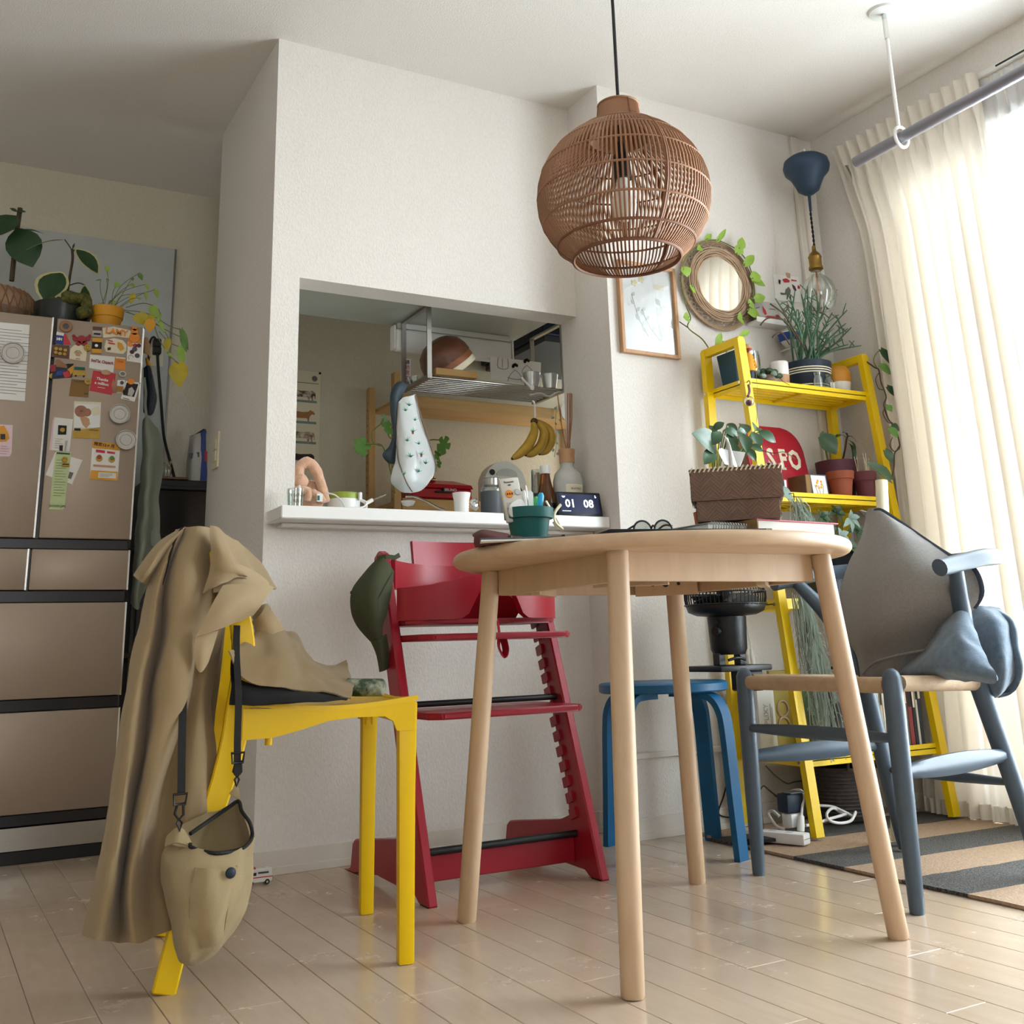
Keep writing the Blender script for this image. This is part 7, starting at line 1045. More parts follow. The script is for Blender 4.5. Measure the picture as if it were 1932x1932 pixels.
def sqjar(nm,l,px,y,r,h,lab):
    t=T(nm,l,'jar',(px,y,T1)); ob('glass_body',B().lathe([(.001,0),(r,0),(r*1.02,.004),(r*1.02,h*.62),(r*.75,h*.78),(r*.72,h*.84),(r*.86,h*.86),(r*.86,h),(r*.8,h),(r*.68,h*.82),(r*.95,h*.6),(r*.95,.006),(.001,.005)],(px,y,T1),8 if lab else 24),'clear_glass',t,30)
    if lab: ob('label',B().box((px,y-r*.97,T1+h*.33),(r*1.2,.001,h*.4)),'frosted_plastic',t)
sqjar('small_jar','small empty round glass jar in front of the striped pot',2.553,2.510,.0175,.066,False); sqjar('small_jar','small square glass jar with white label near the striped pot',2.603,2.512,.0185,.064,True)
c=(2.712,2.575,T1); t=T('two_tone_pot','half orange half white ceramic pot at the right end of the top shelf','pot',c); ob('white_base',B().lathe([(.001,0),(.034,0),(.037,.004),(.0445,.058),(.001,.058)],c,36),'ceramic_white',t,40); ob('orange_top',B().lathe([(.0447,.057),(.0475,.083),(.046,.097),(.037,.111),(.035,.113),(.032,.108),(.001,.10)],c,36),mt('ochre','#C98A2E',.55,var=.05),t,50)
# pothos trailing from the orange pot down the right post
t=T('pothos','pothos vine trailing from the orange and white pot down the right shelf post','plant',(2.77,2.53,T1)); P=[(2.7793,2.55,1.4815),(2.7708,2.5,1.4661),(2.7737,2.46,1.4319),(2.77,2.44,1.4173),(2.7621,2.43,1.3734),(2.7613,2.42,1.3434),(2.7668,2.42,1.3164),(2.752,2.42,1.2879),(2.7531,2.41,1.2407),(2.7587,2.4,1.2212),(2.7707,2.4,1.2041),(2.7679,2.39,1.1664),(2.7658,2.39,1.1397),(2.7288,2.38,1.1181),(2.7074,2.37,1.0718),(2.6917,2.37,1.0365)]; stem(t,P,.0026,'stem_brown','vine',6)
stem(t,[(2.7746,2.45,1.4258),(2.7613,2.45,1.4525),(2.7726,2.44,1.4793),(2.7806,2.43,1.4851)],.0018); stem(t,[(2.7739,2.44,1.4102),(2.7495,2.44,1.3837),(2.7479,2.43,1.3481),(2.7613,2.42,1.3434)],.0016,'stem_brown'); stem(t,[(2.7622,2.42,1.2887),(2.7311,2.41,1.257),(2.751,2.41,1.228),(2.7596,2.4,1.2266)],.0016,'stem_brown'); stem(t,[(2.751,2.4,1.176),(2.7225,2.39,1.1458),(2.7412,2.39,1.1259),(2.7642,2.39,1.1449)],.0016,'stem_brown')
Lp=[(2.7809,2.43,1.487),(2.8154,2.42,1.4394),(2.7663,2.43,1.4293),(2.8118,2.42,1.4036),(2.7782,2.42,1.3541),(2.8095,2.41,1.3216),(2.753,2.41,1.284),(2.7661,2.4,1.2649),(2.7527,2.4,1.2154),(2.7786,2.39,1.1992),(2.7412,2.4,1.2056),(2.7554,2.38,1.1726),(2.6861,2.38,1.1243),(2.707,2.37,1.0839),(2.683,2.37,1.0275),(2.5909,2.36,1.0809)]
for k in range(0,len(Lp),2): lf(t,Lp[k],Lp[k+1],(.034,.034,.03,.026,.03,.03,.034,.042)[k//2],'heart',('leaf_dark','leaf')[k//2%2] if k<14 else 'leaf_dark',(-.4,-1,.3),.15)
t=T('hanging_charm','red and clear glass bulb charm hanging on a hook from the top shelf','charm',(2.1774,2.44,1.2445)); ob('hook',B().tube(sp([(2.2104,2.475,1.3284),(2.2082,2.462,1.332),(2.2078,2.458,1.3207),(2.1984,2.458,1.313)],5),.0016,6),'black_plastic',t,60); ob('ribbon',B().tube(sp([(2.2009,2.458,1.3167),(2.2003,2.455,1.2954),(2.1874,2.45,1.2762)],5),(.006,.004),6),mt('ribbon','#7A4650',.6),t,60); ob('glass_ball',B().ell((2.1922,2.45,1.2614),(.016,.016,.017),16,10),'clear_glass',t,60); ob('red_core',B().ell((2.1894,2.45,1.2561),(.011,.010,.010),12,8),mt('wine','#6A2233',.4),t,60)
# ---------------------------------------------------------------- second tier
t=T('sign_tray','red rounded sign with white SFO lettering leaning on the second shelf','sign',(2.45,2.62,T2)); X0_,Z0_=2.432,T2
def rrect(x0,x1,z0,z1,r,n=6):
    P=[]
    for cx,cz,a0 in((x1-r,z1-r,0),(x0+r,z1-r,90),(x0+r,z0+r,180),(x1-r,z0+r,270)):
        for k in range(n+1): a=R(a0+90*k/n); P.append((cx+r*math.cos(a),cz+r*math.sin(a)))
    return P
SM2=Mx.Translation((2.447,2.600,T2)) @ Mx.Rotation(R(-11),4,'X') @ Mx(((1,0,0,0),(0,0,-1,0),(0,1,0,0),(0,0,0,1)))
b=B(SM2); b.prism(rrect(-.125,.125,0,.268,.08,8),.006); bmesh.ops.bevel(b.bm,geom=list(b.bm.edges),offset=.002,segments=1,affect='EDGES'); ob('plate',b,mt('sign_red','#B01F35',.35,var=.02),t,50)
for ch,x in(('S',-.028),('F',.024),('O',.076)): txt(ch,.094,SM2 @ Mx.Translation((x,.150,.0062)),'cream',t,off=.0035,sx=.70)
for x,z,w,h in((.016,.1195,.026,.008),(.043,.171,.006,.016)): b=B(SM2); b.box((x,z,.0066),(w,h,.0008)); ob('serif',b,'cream',t)
t=T('small_book','small brown spined book standing on the second shelf beside the flower card','book',(2.425,2.50,T2)); ob('cover',B().bb(2.413,2.436,2.47,2.55,T2,T2+.075,.001),'dark_wood',t); ob('pages',B().bb(2.4155,2.4335,2.4695,2.545,T2+.002,T2+.073),'kraft',t)
FM=Mx.Translation((2.474,2.475,T2)) @ Mx.Rotation(R(-6),4,'X') @ Mx(((1,0,0,0),(0,0,-1,0),(0,1,0,0),(0,0,0,1)))
t=T('flower_card','small framed card with yellow flower drawing on the second shelf','card',(2.474,2.475,T2)); b=B(FM); b.prism([(-.036,0),(.036,0),(.036,.078),(-.036,.078)],.006); ob('frame',b,'grey_plastic',t); b=B(FM); b.prism([(-.031,.005),(.031,.005),(.031,.074),(-.031,.074)],.0066); ob('picture',b,'white_paper',t)
for k in range(7): b=B(FM); a=k*.9; b.prism([(.010*math.cos(a)*(1+k%3*.5)+.005*math.cos(q*1.26),.045+.012*math.sin(a)+.005*math.sin(q*1.26)) for q in range(5)],.0072); ob('flower_print',b,'mustard',t)
for a in(-.5,-.1,.4): b=B(FM); b.prism([(a*.02-.0008,.008),(a*.02+.0008,.008),(a*.04+.001,.042),(a*.04-.001,.042)],.0070); ob('stalk_print',b,'stem_green',t)
def clay(nm,l,c,r0,r1,h,m,rim=.02,cat='pot'):
    t=T(nm,l,cat,c); ob('pot_body',B().lathe([(.001,0),(r0,0),(r0+(r1-r0)*.72,h-rim),(r1,h-rim+.001),(r1+.003,h),(r1-.004,h),(r1-.007,h-.012),(.001,h-.014)],c,32),m,t,40); ob('soil',B().lathe([(.001,h-.012),(r1-.008,h-.013),(.001,h-.016)],c,20),'soil',t,50); return t
t=clay('leafy_pot','wide plum coloured pot with dark leaved plants on the second shelf',(2.690,2.60,T2),.048,.068,.150,'plum_pot',.045,'plant')
stem(t,[(2.6369,2.585,1.1242),(2.6153,2.57,1.162),(2.5974,2.56,1.1899)],.003); lf(t,(2.5907,2.555,1.1939),(2.6274,2.53,1.136),.075,'heart','leaf_dark',(-.3,-1,.2)); lf(t,(2.592,2.56,1.1859),(2.5935,2.55,1.2149),.022,'lance','leaf_dark')
stem(t,[(2.701,2.58,1.127),(2.7093,2.57,1.1679),(2.708,2.56,1.1936),(2.7177,2.56,1.209)],.0035,'stem_brown')
for p,q in zip([(2.7091,2.56,1.201),(2.7121,2.56,1.2049),(2.7155,2.56,1.1941),(2.7138,2.56,1.1829),(2.7208,2.56,1.1797),(2.7127,2.56,1.2086)],[(2.6156,2.54,1.2019),(2.7403,2.54,1.1976),(2.7279,2.53,1.1529),(2.7295,2.53,1.1312),(2.7018,2.52,1.0992),(2.6899,2.55,1.2235)]): lf(t,p,q,.016,'lance','leaf_dark',(0,-.5,1),.35)
clay('clay_pot','orange terracotta pot in front on the second shelf',(2.600,2.502,T2),.028,.042,.096,'terracotta',.026); t=clay('clay_pot','reddish plum clay pot with thin pale stalks at the right of the second shelf',(2.708,2.50,T2),.026,.037,.100,mt('dull_red','#6E3A40',.75,var=.08),.03)
for k in range(7): a=V((2.708+.02*math.cos(k*2.1),2.50+.02*math.sin(k*2.1),T2+.09)); ob('pale_stalk',B().tube([a,a+V((-.004+.002*k,0,.03)),a+V((-.012+.004*k,.0,.06+.006*(k%3)))],.0009,5),'cream',t)
t=clay('leafy_pot','bushy green plant in a clay pot on the table behind the tissue box',(1.632,1.985,TZ),.032,.044,.105,'terracotta',.03,'plant')
S0=V((1.632,1.985,TZ+.095)); Lv=[(1.6452,1.97,0.989),(1.5588,1.93,1.0209),(1.6389,1.97,1.0407),(1.6583,1.95,1.0552),(1.6377,1.96,1.0282),(1.6403,1.98,1.0558),(1.6547,1.95,1.0353),(1.6946,1.94,1.0258),(1.6708,1.95,1.0326),(1.6653,1.93,0.9832),(1.6957,1.95,1.0343),(1.7293,1.95,1.0367),(1.7032,1.94,1.029),(1.6921,1.91,0.9814),(1.7463,1.95,1.0379),(1.7389,1.92,0.9964),(1.7553,1.95,1.0425),(1.7928,1.98,1.0671),(1.6172,1.95,0.9838),(1.5773,1.93,0.9501),(1.6553,1.94,1.0101),(1.6653,1.92,0.956),(1.7634,1.95,1.0391),(1.8043,1.93,1.0156),(1.6989,1.93,0.9918),(1.716,1.91,0.9597),(1.6461,1.95,1.0308),(1.6139,1.95,0.9989),(1.7464,1.99,1.0657),(1.7331,1.95,1.0409),(1.7163,1.93,0.9994),(1.7387,1.91,0.9843),(1.685,1.97,1.0572),(1.6998,1.95,1.0412)]
for k in range(0,len(Lv),2):
    p,q=V(Lv[k]),V(Lv[k+1]); lf(t,p,q,(q-p).length*.62,'oval','leaf_deep' if k%4 else 'leaf_dark',(-.2,-1,.3),.15); stem(t,[S0+V((rr.uniform(-.015,.015),rr.uniform(-.02,.02),0)),(S0+p)/2+V((0,0,.02)),p],.0016)
stem(t,[(1.7535,1.93,0.9887),(1.7717,1.91,0.9798),(1.7967,1.9,0.9822),(1.829,1.9,0.9671)],.001,'stem_brown')
t=T('spray_bottle','small clear bottle with black cap beside the red sign','bottle',(2.279,2.482,T2)); ob('bottle_body',B().lathe([(.001,0),(.016,0),(.016,.075),(.010,.088),(.001,.088)],(2.279,2.482,T2),20),'clear_glass',t,50); ob('cap',B().lathe([(.001,.086),(.011,.086),(.011,.104),(.001,.106)],(2.279,2.482,T2),18),'navy',t,50)
t=T('clip_ornament','black and white patterned clip ornament at the left of the second shelf edge','ornament',(2.2686,2.425,0.9915)); 
for k in range(3): ob('band',B().box(V((2.2775,2.445,1.0029))+V((.012*k,0,-.004)),(.008,.006,.04)),'white_plastic' if k%2==0 else 'ink',t)
lf(t,(2.2485,2.42,0.9867),(2.2936,2.4,0.9486),.05,'heart','leaf_grey',(0,-1,.6))
S('paper_roll','pale beige cardboard tube leaning behind the grey cushion','tube',B().cyl((2.315,2.165,.02),(2.4409,2.19,0.9859),.0175,.0175,24),'cream',50)
# ---------------------------------------------------------------- third tier
t=T('schefflera','dark pot with pale green umbrella leaves on the third shelf','plant',(2.50,2.50,T3)); ob('pot',B().lathe([(.001,0),(.07,0),(.09,.10),(.094,.11),(.086,.11),(.001,.10)],(2.50,2.52,T3),32),mt('black_glaze','#1E2A3A',.25),t,40)
S0=V((2.50,2.52,T3+.10))
for k,c in enumerate([(2.5335,2.42,0.9068),(2.4614,2.4,0.8484),(2.4515,2.46,0.9124),(2.359,2.45,0.9248),(2.388,2.44,0.8835),(2.4527,2.44,0.8688),(2.5718,2.44,0.8718),(2.536,2.48,0.9343),(2.3423,2.42,0.8479),(2.5156,2.42,0.8189),(2.4123,2.44,0.8189)]):
    c=V(c); stem(t,[S0,(S0+c)/2+V((0,0,.03)),c],.0018)
    for j in range(5): a=R(-150+60*j+k*13); lf(t,c,c+V((.042*math.cos(a),-.015,.034*math.sin(a)-.012)),.019,'lance','leaf_grey' if k in(0,1) else 'leaf_dark',(0,-1,.3),.2)
t=T('storage_box','dark slate storage box with pink base line on the third shelf','box',(2.62,2.5,T3)); ob('box_body',B().bb(2.60,2.745,2.43,2.63,T3+.006,T3+.16,.004),mt('box_slate','#2B3A4C',.5),t); ob('base_line',B().bb(2.598,2.747,2.428,2.632,T3,T3+.006),'red_print',t); ob('lid',B().bb(2.597,2.748,2.427,2.633,T3+.16,T3+.175,.003),'grey_plastic',t)
def mossy(nm,l,top,w,L,n,seed,y):
    r_=random.Random(seed); b=B(); x0,z0=top
    for k in range(n):
        x=x0+r_.uniform(-w,w); yy=y+r_.uniform(-.025,.02); z=z0-r_.uniform(0,.03); P=[V((x,yy,z))]; le=L*r_.uniform(.45,1.0)
        for j in range(7): P.append(P[-1]+V((r_.uniform(-.009,.0105)+.004+.003*(k%2),r_.uniform(-.006,.006),-le/7)))
        b.tube(sp(P,2),.0013,3,caps=False)
        for j in range(2,7): d=V((r_.uniform(-.018,.018),r_.uniform(-.01,.005),r_.uniform(-.02,.004))); b.tube([P[j],P[j]+d*.6,P[j]+d+V((0,0,-.006))],.0007,3,caps=False)
    t=T(nm,l,'plant',(x0,y,z0-L)); ob('hanging_hook',B().tube([(x0,y,z0-.01),(x0,y,z0+.012),(x0,y+.02,z0+.012)],.0015,6),'black_plastic',t,50); ob('strands',b,mt('moss_strand%d'%seed,'#A3B0A2',.85,var=.15),t,60,kind='stuff'); return t
mossy('spanish_moss','grey green air plant moss hanging from the third shelf edge',(2.243,.675),.020,.46,95,3,2.36); mossy('spanish_moss','thin strands of air plant moss hanging beside the tissue box',(2.262,.955),.012,.16,40,4,2.37)
# ---------------------------------------------------------------- bottom tier
t=T('product_box','white cardboard box with vertical lettering on the bottom shelf','box',(2.27,2.6,T4)); ob('carton',B().bb(2.236,2.302,2.58,2.655,T4,T4+.20,.001),'white_paper',t); FMx=frame((2.266,2.5795,T4+.115),(0,0,1),(0,-1,0)); txt('PLIXY',.024,FMx,'photo_grey',t); 
for k in range(2): ob('print_line',B().box((2.283+.006*k,2.5793,T4+.10),(.0015,.0006,.09-.02*k)),'ink_grey',t)
t=T('magazine','olive yellow magazine cover with a large figure eight standing on the bottom shelf','magazine',(2.37,2.6,T4)); ob('cover',B().bb(2.308,2.44,2.60,2.612,T4,T4+.24,.001),mt('olive_yellow','#8E7A22',.5,var=.03),t)
for z in(T4+.126,T4+.078): ob('figure_print',B().tube([(2.350+.021*math.cos(2*PI*k/28),2.5995,z+.023*math.sin(2*PI*k/28)) for k in range(28)],.0042,6,closed=True),'wicker',t,60)
t=T('glass_vase','pale green glass vase with dried moss inside on the bottom shelf','vase',(2.334,2.445,T4)); ob('glass_body',B().lathe([(.001,0),(.036,0),(.038,.004),(.038,.20),(.036,.20),(.035,.006),(.001,.006)],(2.334,2.445,T4),28),mt('green_glass','#AFC7A4',.1,trans=.75,var=.03),t,50)
b=B()
for k in range(40):
    a=rr.uniform(0,6.28); P=[V((2.334+.028*math.cos(a+j*.7)*rr.uniform(.5,1),2.445+.028*math.sin(a+j*.7)*rr.uniform(.5,1),T4+.01+rr.uniform(0,.05)+.02*j)) for j in range(6)]; b.tube(sp(P,3),.0011,4)
ob('dried_moss',b,'leaf_grey',t,60,kind='stuff')
t=T('grey_bag','crumpled dark grey plastic bag on the bottom shelf','bag',(2.44,2.42,T4)); b=B().ell((2.455,2.49,T4+.092),(.042,.05,.09),18,14); b.jit(.014,22,8); ob('film',b,mt('dark_film','#4E4644',.3,var=.2,vs=14),t,60)
cols=['#DAD6CE','#2D3440','#C8B48E','#E8E6E0','#3B4A60','#B9B4A8','#7A2E34','#24282E','#C9A98A','#6B6F66','#8B3A3A','#2A2F3A','#D8D2C4','#37404A']
x=2.525
for k in range(14):
    w=(.011,.014,.010,.018,.012,.009,.013)[k%7]; h=(.235,.255,.22,.245,.26,.215,.24)[(k*3)%7]; x1=x+w
    if x1>2.748: break
    names=['pale grey','dark slate','tan','white','navy blue','stone grey','dark red','black','light brown','olive grey','brick red','ink blue','cream','steel grey']
    t=T('book',names[k]+' spined book, number %d from the left in the row on the bottom shelf'%(k+1) if 0 else names[k]+' spined thin book standing in the row on the bottom shelf','book',((x+x1)/2,2.44,T4),'books on the bottom shelf')
    ob('cover',B().bb(x,x1,2.40,2.57,T4,T4+h,.0008),mt('book%d'%k,cols[k],.6),t); ob('pages',B().bb(x+.0015,x1-.0015,2.4015,2.5725,T4+.003,T4+h-.0-.0+.0008),'white_paper',t); ob('spine_label',B().bb(x+.002,x1-.002,2.3992,2.3999,T4+h*.55,T4+h*.8),'ink' if k%2==0 else 'cream',t); x=x1+.0025
t=T('wicker_basket','dark grey woven basket on the floor under the yellow shelf','basket',(2.51,2.553,.0165)); bx=(2.51,2.553,.0165)
ob('basket_wall',B().lathe([(.001,0),(.085,0),(.10,.02),(.105,.15),(.098,.15),(.092,.02),(.001,.012)],bx,36),mt('charcoal_wicker','#4A433F',.9,var=.25,vs=60),t,50); b=B()
for k in range(13): z=.016+.0102*k; b.tube([V(bx)+V(((.1015+.003*z/.15)*math.cos(2*PI*j/72),(.1015+.003*z/.15)*math.sin(2*PI*j/72),z+.0016*math.sin(j*PI))) for j in range(72)],[.0034 if (j+k)%2 else .0024 for j in range(72)],4,closed=True)
ob('woven_rounds',b,'charcoal_wicker',t,60,kind='stuff')
for s in(-1,1): ob('handle',B().tube(sp([V(bx)+V((s*.04-.02,-.10,.145)),V(bx)+V((s*.04-.016,-.103,.175)),V(bx)+V((s*.04+.016,-.103,.175)),V(bx)+V((s*.04+.02,-.10,.145))],5),.005,8),'charcoal_wicker',t,60)
# ---------------------------------------------------------------- on the back wall
YW=YB-.001
t=T('framed_print','oak framed botanical print hanging on the wall under the pendant lamp','picture',(2.015,YB-.02,1.45)); x0,x1,z0,z1=1.897,2.130,1.452,1.770; w=.012; yf=YB-.020
for a in((x0,x0+w,z0,z1),(x1-w,x1,z0,z1),(x0+w,x1-w,z0,z0+w),(x0+w,x1-w,z1-w,z1)): ob('frame_side',B().bb(a[0],a[1],yf,YB-.001,a[2],a[3],.001),'oak_frame',t)
ob('print_sheet',B().bb(x0+w,x1-w,YB-.006,YB-.004,z0+w,z1-w),mt('print_paper','#E6E8E6',.6,var=.02),t); ob('front_glass',B().bb(x0+w,x1-w,YB-.010,YB-.009,z0+w,z1-w),'picture_glass',t)
def twig(pts,n,L,w,m):
    P=sp(pts,8); ob('stem_print',B().tube(P,.0012,4),m,t)
    for k in range(n):
        p=P[int((k+1)*(len(P)-2)/n)]; s=1 if k%2 else -1; d=V((s*.6,0,.8)); ob('leaf_print',leaf(V(p)+V((0,-.0004,0)),V(p)+d*L*(1-.5*k/n),w,(0,-1,0),0,0,'lance'),m,t)
yy=YB-.0068
twig([(2.095,yy,1.485),(2.075,yy,1.55),(2.066,yy,1.64)],13,.055,.020,mt('print_leaf','#B3C2AE',.7)); twig([(2.01,yy,1.52),(1.975,yy,1.58),(1.952,yy,1.66)],6,.030,.012,mt('print_grey','#C3CAC4',.7)); twig([(2.08,yy,1.49),(2.02,yy,1.55),(1.99,yy,1.61)],8,.03,.012,'print_grey')
for c in((1.965,yy,1.70),(1.995,yy,1.715)): 
    for j in range(5): a=j*1.256; ob('petal_print',leaf(c,V(c)+V((.013*math.cos(a),-.0003,.013*math.sin(a))),.009,(0,-1,0),0,0,'oval'),mt('print_yellow%d'%(j+int(c[0]*1000)),'#D9CE9C',.7),t)
ob('caption_box',B().bb(2.045,2.085,yy-.0003,yy,1.688,1.706),mt('print_cream','#DDD8B8',.7),t)
MC=V((2.318,YB-.018,1.740)); t=T('wicker_mirror','round wall mirror in a broad woven wicker frame','mirror',(MC.x,MC.y,MC.z-.16)); Mr=Mx.Rotation(R(90),3,'X')
ob('mirror_glass',B().lathe([(.001,.004),(.101,.004),(.103,0),(.001,-.001)],MC+V((0,-.004,0)),64,Mr),'mirror',t,40); ob('backing',B().lathe([(.001,0),(.112,0),(.112,-.012),(.001,-.012)],MC+V((0,.001,0)),48,Mr),'wicker_grey',t,40)
for k in range(6): ob('inner_coil',B().tube([MC+V(((.100+.0068*k+.0012*math.sin(a*5+k*2))*math.cos(a),-.006-.004*math.sin(PI*(k+.5)/6)+.0015*math.sin(a*9+k),(.100+.0068*k+.0012*math.sin(a*5+k*2))*math.sin(a))) for a in[2*PI*j/60 for j in range(60)]],.0036,5,closed=True),'wicker',t,60)
for k in range(3): ob('outer_hoop',B().tube([MC+V(((.153+.005*k)*math.cos(2*PI*j/60),.006-.002*k,(.153+.005*k)*math.sin(2*PI*j/60))) for j in range(60)],.0026,5,closed=True),'wicker',t,60)
for s in(-1,1):
    b=B()
    for k in range(44):
        a=2*PI*k/44; b.tube([MC+V(((.132+.03*f)*math.cos(a+s*.32*f),-.004+.012*f+(.002 if s>0 else 0),(.132+.03*f)*math.sin(a+s*.32*f))) for f in(0,.35,.7,1)],.0017,4)
    ob('lattice_canes',b,'wicker',t,60,kind='stuff')
t=T('pothos','lime green pothos vine trained around the wicker mirror','plant',(2.2,YB-.02,1.47)); V1=[(2.2405,2.675,1.488),(2.2103,2.675,1.5254),(2.1532,2.675,1.5594),(2.1675,2.675,1.5946),(2.1551,2.675,1.6304),(2.1429,2.675,1.6945),(2.1403,2.675,1.7414),(2.1612,2.675,1.8018),(2.2112,2.675,1.8522),(2.2557,2.675,1.8849),(2.3083,2.675,1.8976),(2.3619,2.675,1.8885),(2.4079,2.675,1.8701),(2.4447,2.675,1.83),(2.4596,2.675,1.7686),(2.4504,2.675,1.7082),(2.4275,2.675,1.6759)]; stem(t,V1,.0022,'stem_green','vine',6); stem(t,[(2.1193,2.675,1.5756),(2.1532,2.675,1.5594)],.002,'stem_brown')
for a,b_,c,w in zip([(2.1501,2.67,1.7697),(2.1796,2.67,1.698),(2.1544,2.67,1.5915),(2.2326,2.67,1.8539),(2.2544,2.67,1.8888),(2.306,2.67,1.8914),(2.3905,2.67,1.8596),(2.4045,2.67,1.8777),(2.4224,2.67,1.8209),(2.4486,2.67,1.7733),(2.455,2.67,1.7664),(2.4543,2.67,1.6955),(2.4254,2.67,1.6741),(2.4202,2.67,1.6482),(2.3883,2.67,1.6171),(2.174,2.67,1.7105)],[(2.1613,2.665,1.7374),(2.1878,2.665,1.6825),(2.1306,2.665,1.5908),(2.2118,2.665,1.8449),(2.283,2.665,1.9134),(2.3525,2.665,1.9471),(2.4091,2.665,1.8927),(2.4223,2.665,1.9249),(2.4718,2.665,1.8667),(2.4901,2.665,1.7916),(2.5106,2.665,1.7569),(2.5033,2.665,1.7163),(2.4435,2.665,1.6808),(2.4721,2.665,1.6359),(2.3651,2.665,1.6166),(2.1792,2.665,1.687)],[(2.1401,2.672,1.7404),(2.1776,2.672,1.7079),(2.1659,2.672,1.6029),(2.2321,2.672,1.8565),(2.2673,2.672,1.8858),(2.3129,2.672,1.8973),(2.3866,2.672,1.8517),(2.3985,2.672,1.8735),(2.412,2.672,1.82),(2.4549,2.672,1.7709),(2.454,2.672,1.7629),(2.427,2.672,1.6944),(2.4248,2.672,1.6746),(2.4237,2.672,1.6647),(2.4198,2.672,1.6294),(2.1756,2.672,1.7114)],(.05,.018,.04,.028,.022,.02,.04,.036,.034,.046,.032,.036,.038,.044,.05,.016)):
    stem(t,[c,(V(c)+V(a))/2+V((0,-.006,.004)),a],.0011); lf(t,a,b_,w,'heart','leaf_lime',(0,-1,.2),.12)
t=T('postcard','white postcard with red and grey animal sketches taped in the corner','postcard',(2.6431,2.708,1.7245)); flat([(2.5899,2.7085,1.8248),(2.7138,2.7085,1.8307),(2.7086,2.7085,1.7314),(2.588,2.7085,1.7253)],'white_paper',t,'card',.001); flat([(2.6536,2.7065,1.8398),(2.6715,2.7065,1.8383),(2.6691,2.7065,1.8194),(2.6539,2.7065,1.8213)],'oak_frame',t,'tape',.0005)
for P,m in(([(2.6297,2.7068,1.8097),(2.6484,2.7068,1.8165),(2.6657,2.7068,1.8108),(2.662,2.7068,1.8021),(2.6385,2.7068,1.7987)],'red_print'),([(2.6741,2.7068,1.8161),(2.6999,2.7068,1.8158),(2.6994,2.7068,1.8116),(2.6733,2.7068,1.8099)],'red_print'),([(2.6404,2.7068,1.7725),(2.6573,2.7068,1.785),(2.6661,2.7068,1.774),(2.6612,2.7068,1.755),(2.645,2.7068,1.7487),(2.6359,2.7068,1.7576)],'ink_grey'),([(2.6129,2.7068,1.7565),(2.6385,2.7068,1.758),(2.6378,2.7068,1.7518),(2.6171,2.7068,1.7489)],'ink_grey'),([(2.6116,2.7068,1.807),(2.6214,2.7068,1.8044),(2.6168,2.7068,1.7874),(2.6098,2.7068,1.7925)],'ink'),([(2.6453,2.7068,1.7508),(2.6505,2.7068,1.7515),(2.6458,2.7068,1.7346),(2.6406,2.7068,1.7339)],'ink'),([(2.6585,2.7068,1.7546),(2.6638,2.7068,1.7554),(2.664,2.7068,1.7371),(2.6588,2.7068,1.7364)],'ink'),([(2.6743,2.7068,1.7977),(2.689,2.7068,1.7916),(2.6947,2.7068,1.776),(2.6863,2.7068,1.7707),(2.6777,2.7068,1.7838)],'plum_pot'),([(2.7027,2.7068,1.7977),(2.7128,2.7068,1.795),(2.7114,2.7068,1.7845),(2.7008,2.7068,1.783)],'red_print')): pr(P,m,t,'sketch_print',.0004,.0003)
t=T('picture_ledge','small white wall ledge below the mirror','ledge',(2.5265,2.69,1.6206)); a,b_=V((2.4403,2.68,1.6227)),V((2.5977,2.68,1.6284)); ob('board',B().bb(a.x,b_.x,2.655,YB-.001,a.z-.012,a.z-.004,.001),'white_plastic',t); ob('lip',B().bb(a.x,b_.x,2.652,2.655,a.z-.012,a.z+.006),'white_plastic',t)
t=T('postcard','postcard with red shapes and grey line drawing standing on the white ledge','postcard',(a.x+.07,2.68,a.z)); x0=a.x+.006; flat([(x0,2.672,a.z-.004),(x0+.135,2.672,a.z-.004),(x0+.135,2.70,a.z+.085),(x0,2.70,a.z+.085)],'photo_grey',t,'card',.001)
CP=lambda x,z,d=0:V((x0+x,2.672+.028*z/.089-.0022-d,a.z-.004+z))
for P,m in((((.05,.02),(.075,.015),(.11,.018),(.105,.032),(.07,.03)),'red_print'),(((.055,.045),(.062,.068),(.07,.05),(.068,.035),(.058,.032)),'red_print'),(((.105,.02),(.13,.022),(.125,.042),(.11,.038)),mt('brick','#8A3A42',.7)),(((.015,.02),(.04,.018),(.04,.021),(.015,.023)),'ink_grey'),(((.09,.06),(.12,.062),(.12,.064),(.09,.062)),'ink_grey'),(((.02,.05),(.045,.06),(.045,.062),(.02,.052)),'ink')): ob('drawing_print',B().slab([CP(*q) for q in P],.0004),m,t)
t=T('blue_white_pot','small blue and white ceramic bowl on a wall bracket behind the pencil cactus','pot',(2.5937,2.66,1.546)); c=(2.5926,2.655,1.5349); ob('bowl',B().lathe([(.001,0),(.02,0),(.038,.02),(.045,.05),(.042,.05),(.034,.02),(.001,.006)],c,28),'ceramic_white',t,50); ob('blue_band',B().lathe([(.0385,.019),(.0455,.046),(.046,.046),(.039,.018)],c,28,None,False),'royal_blue',t,50); ob('bracket',B().bb(c[0]-.006,c[0]+.006,c[1],YB-.001,c[2]-.006,c[2]-.0005),'white_plastic',t)

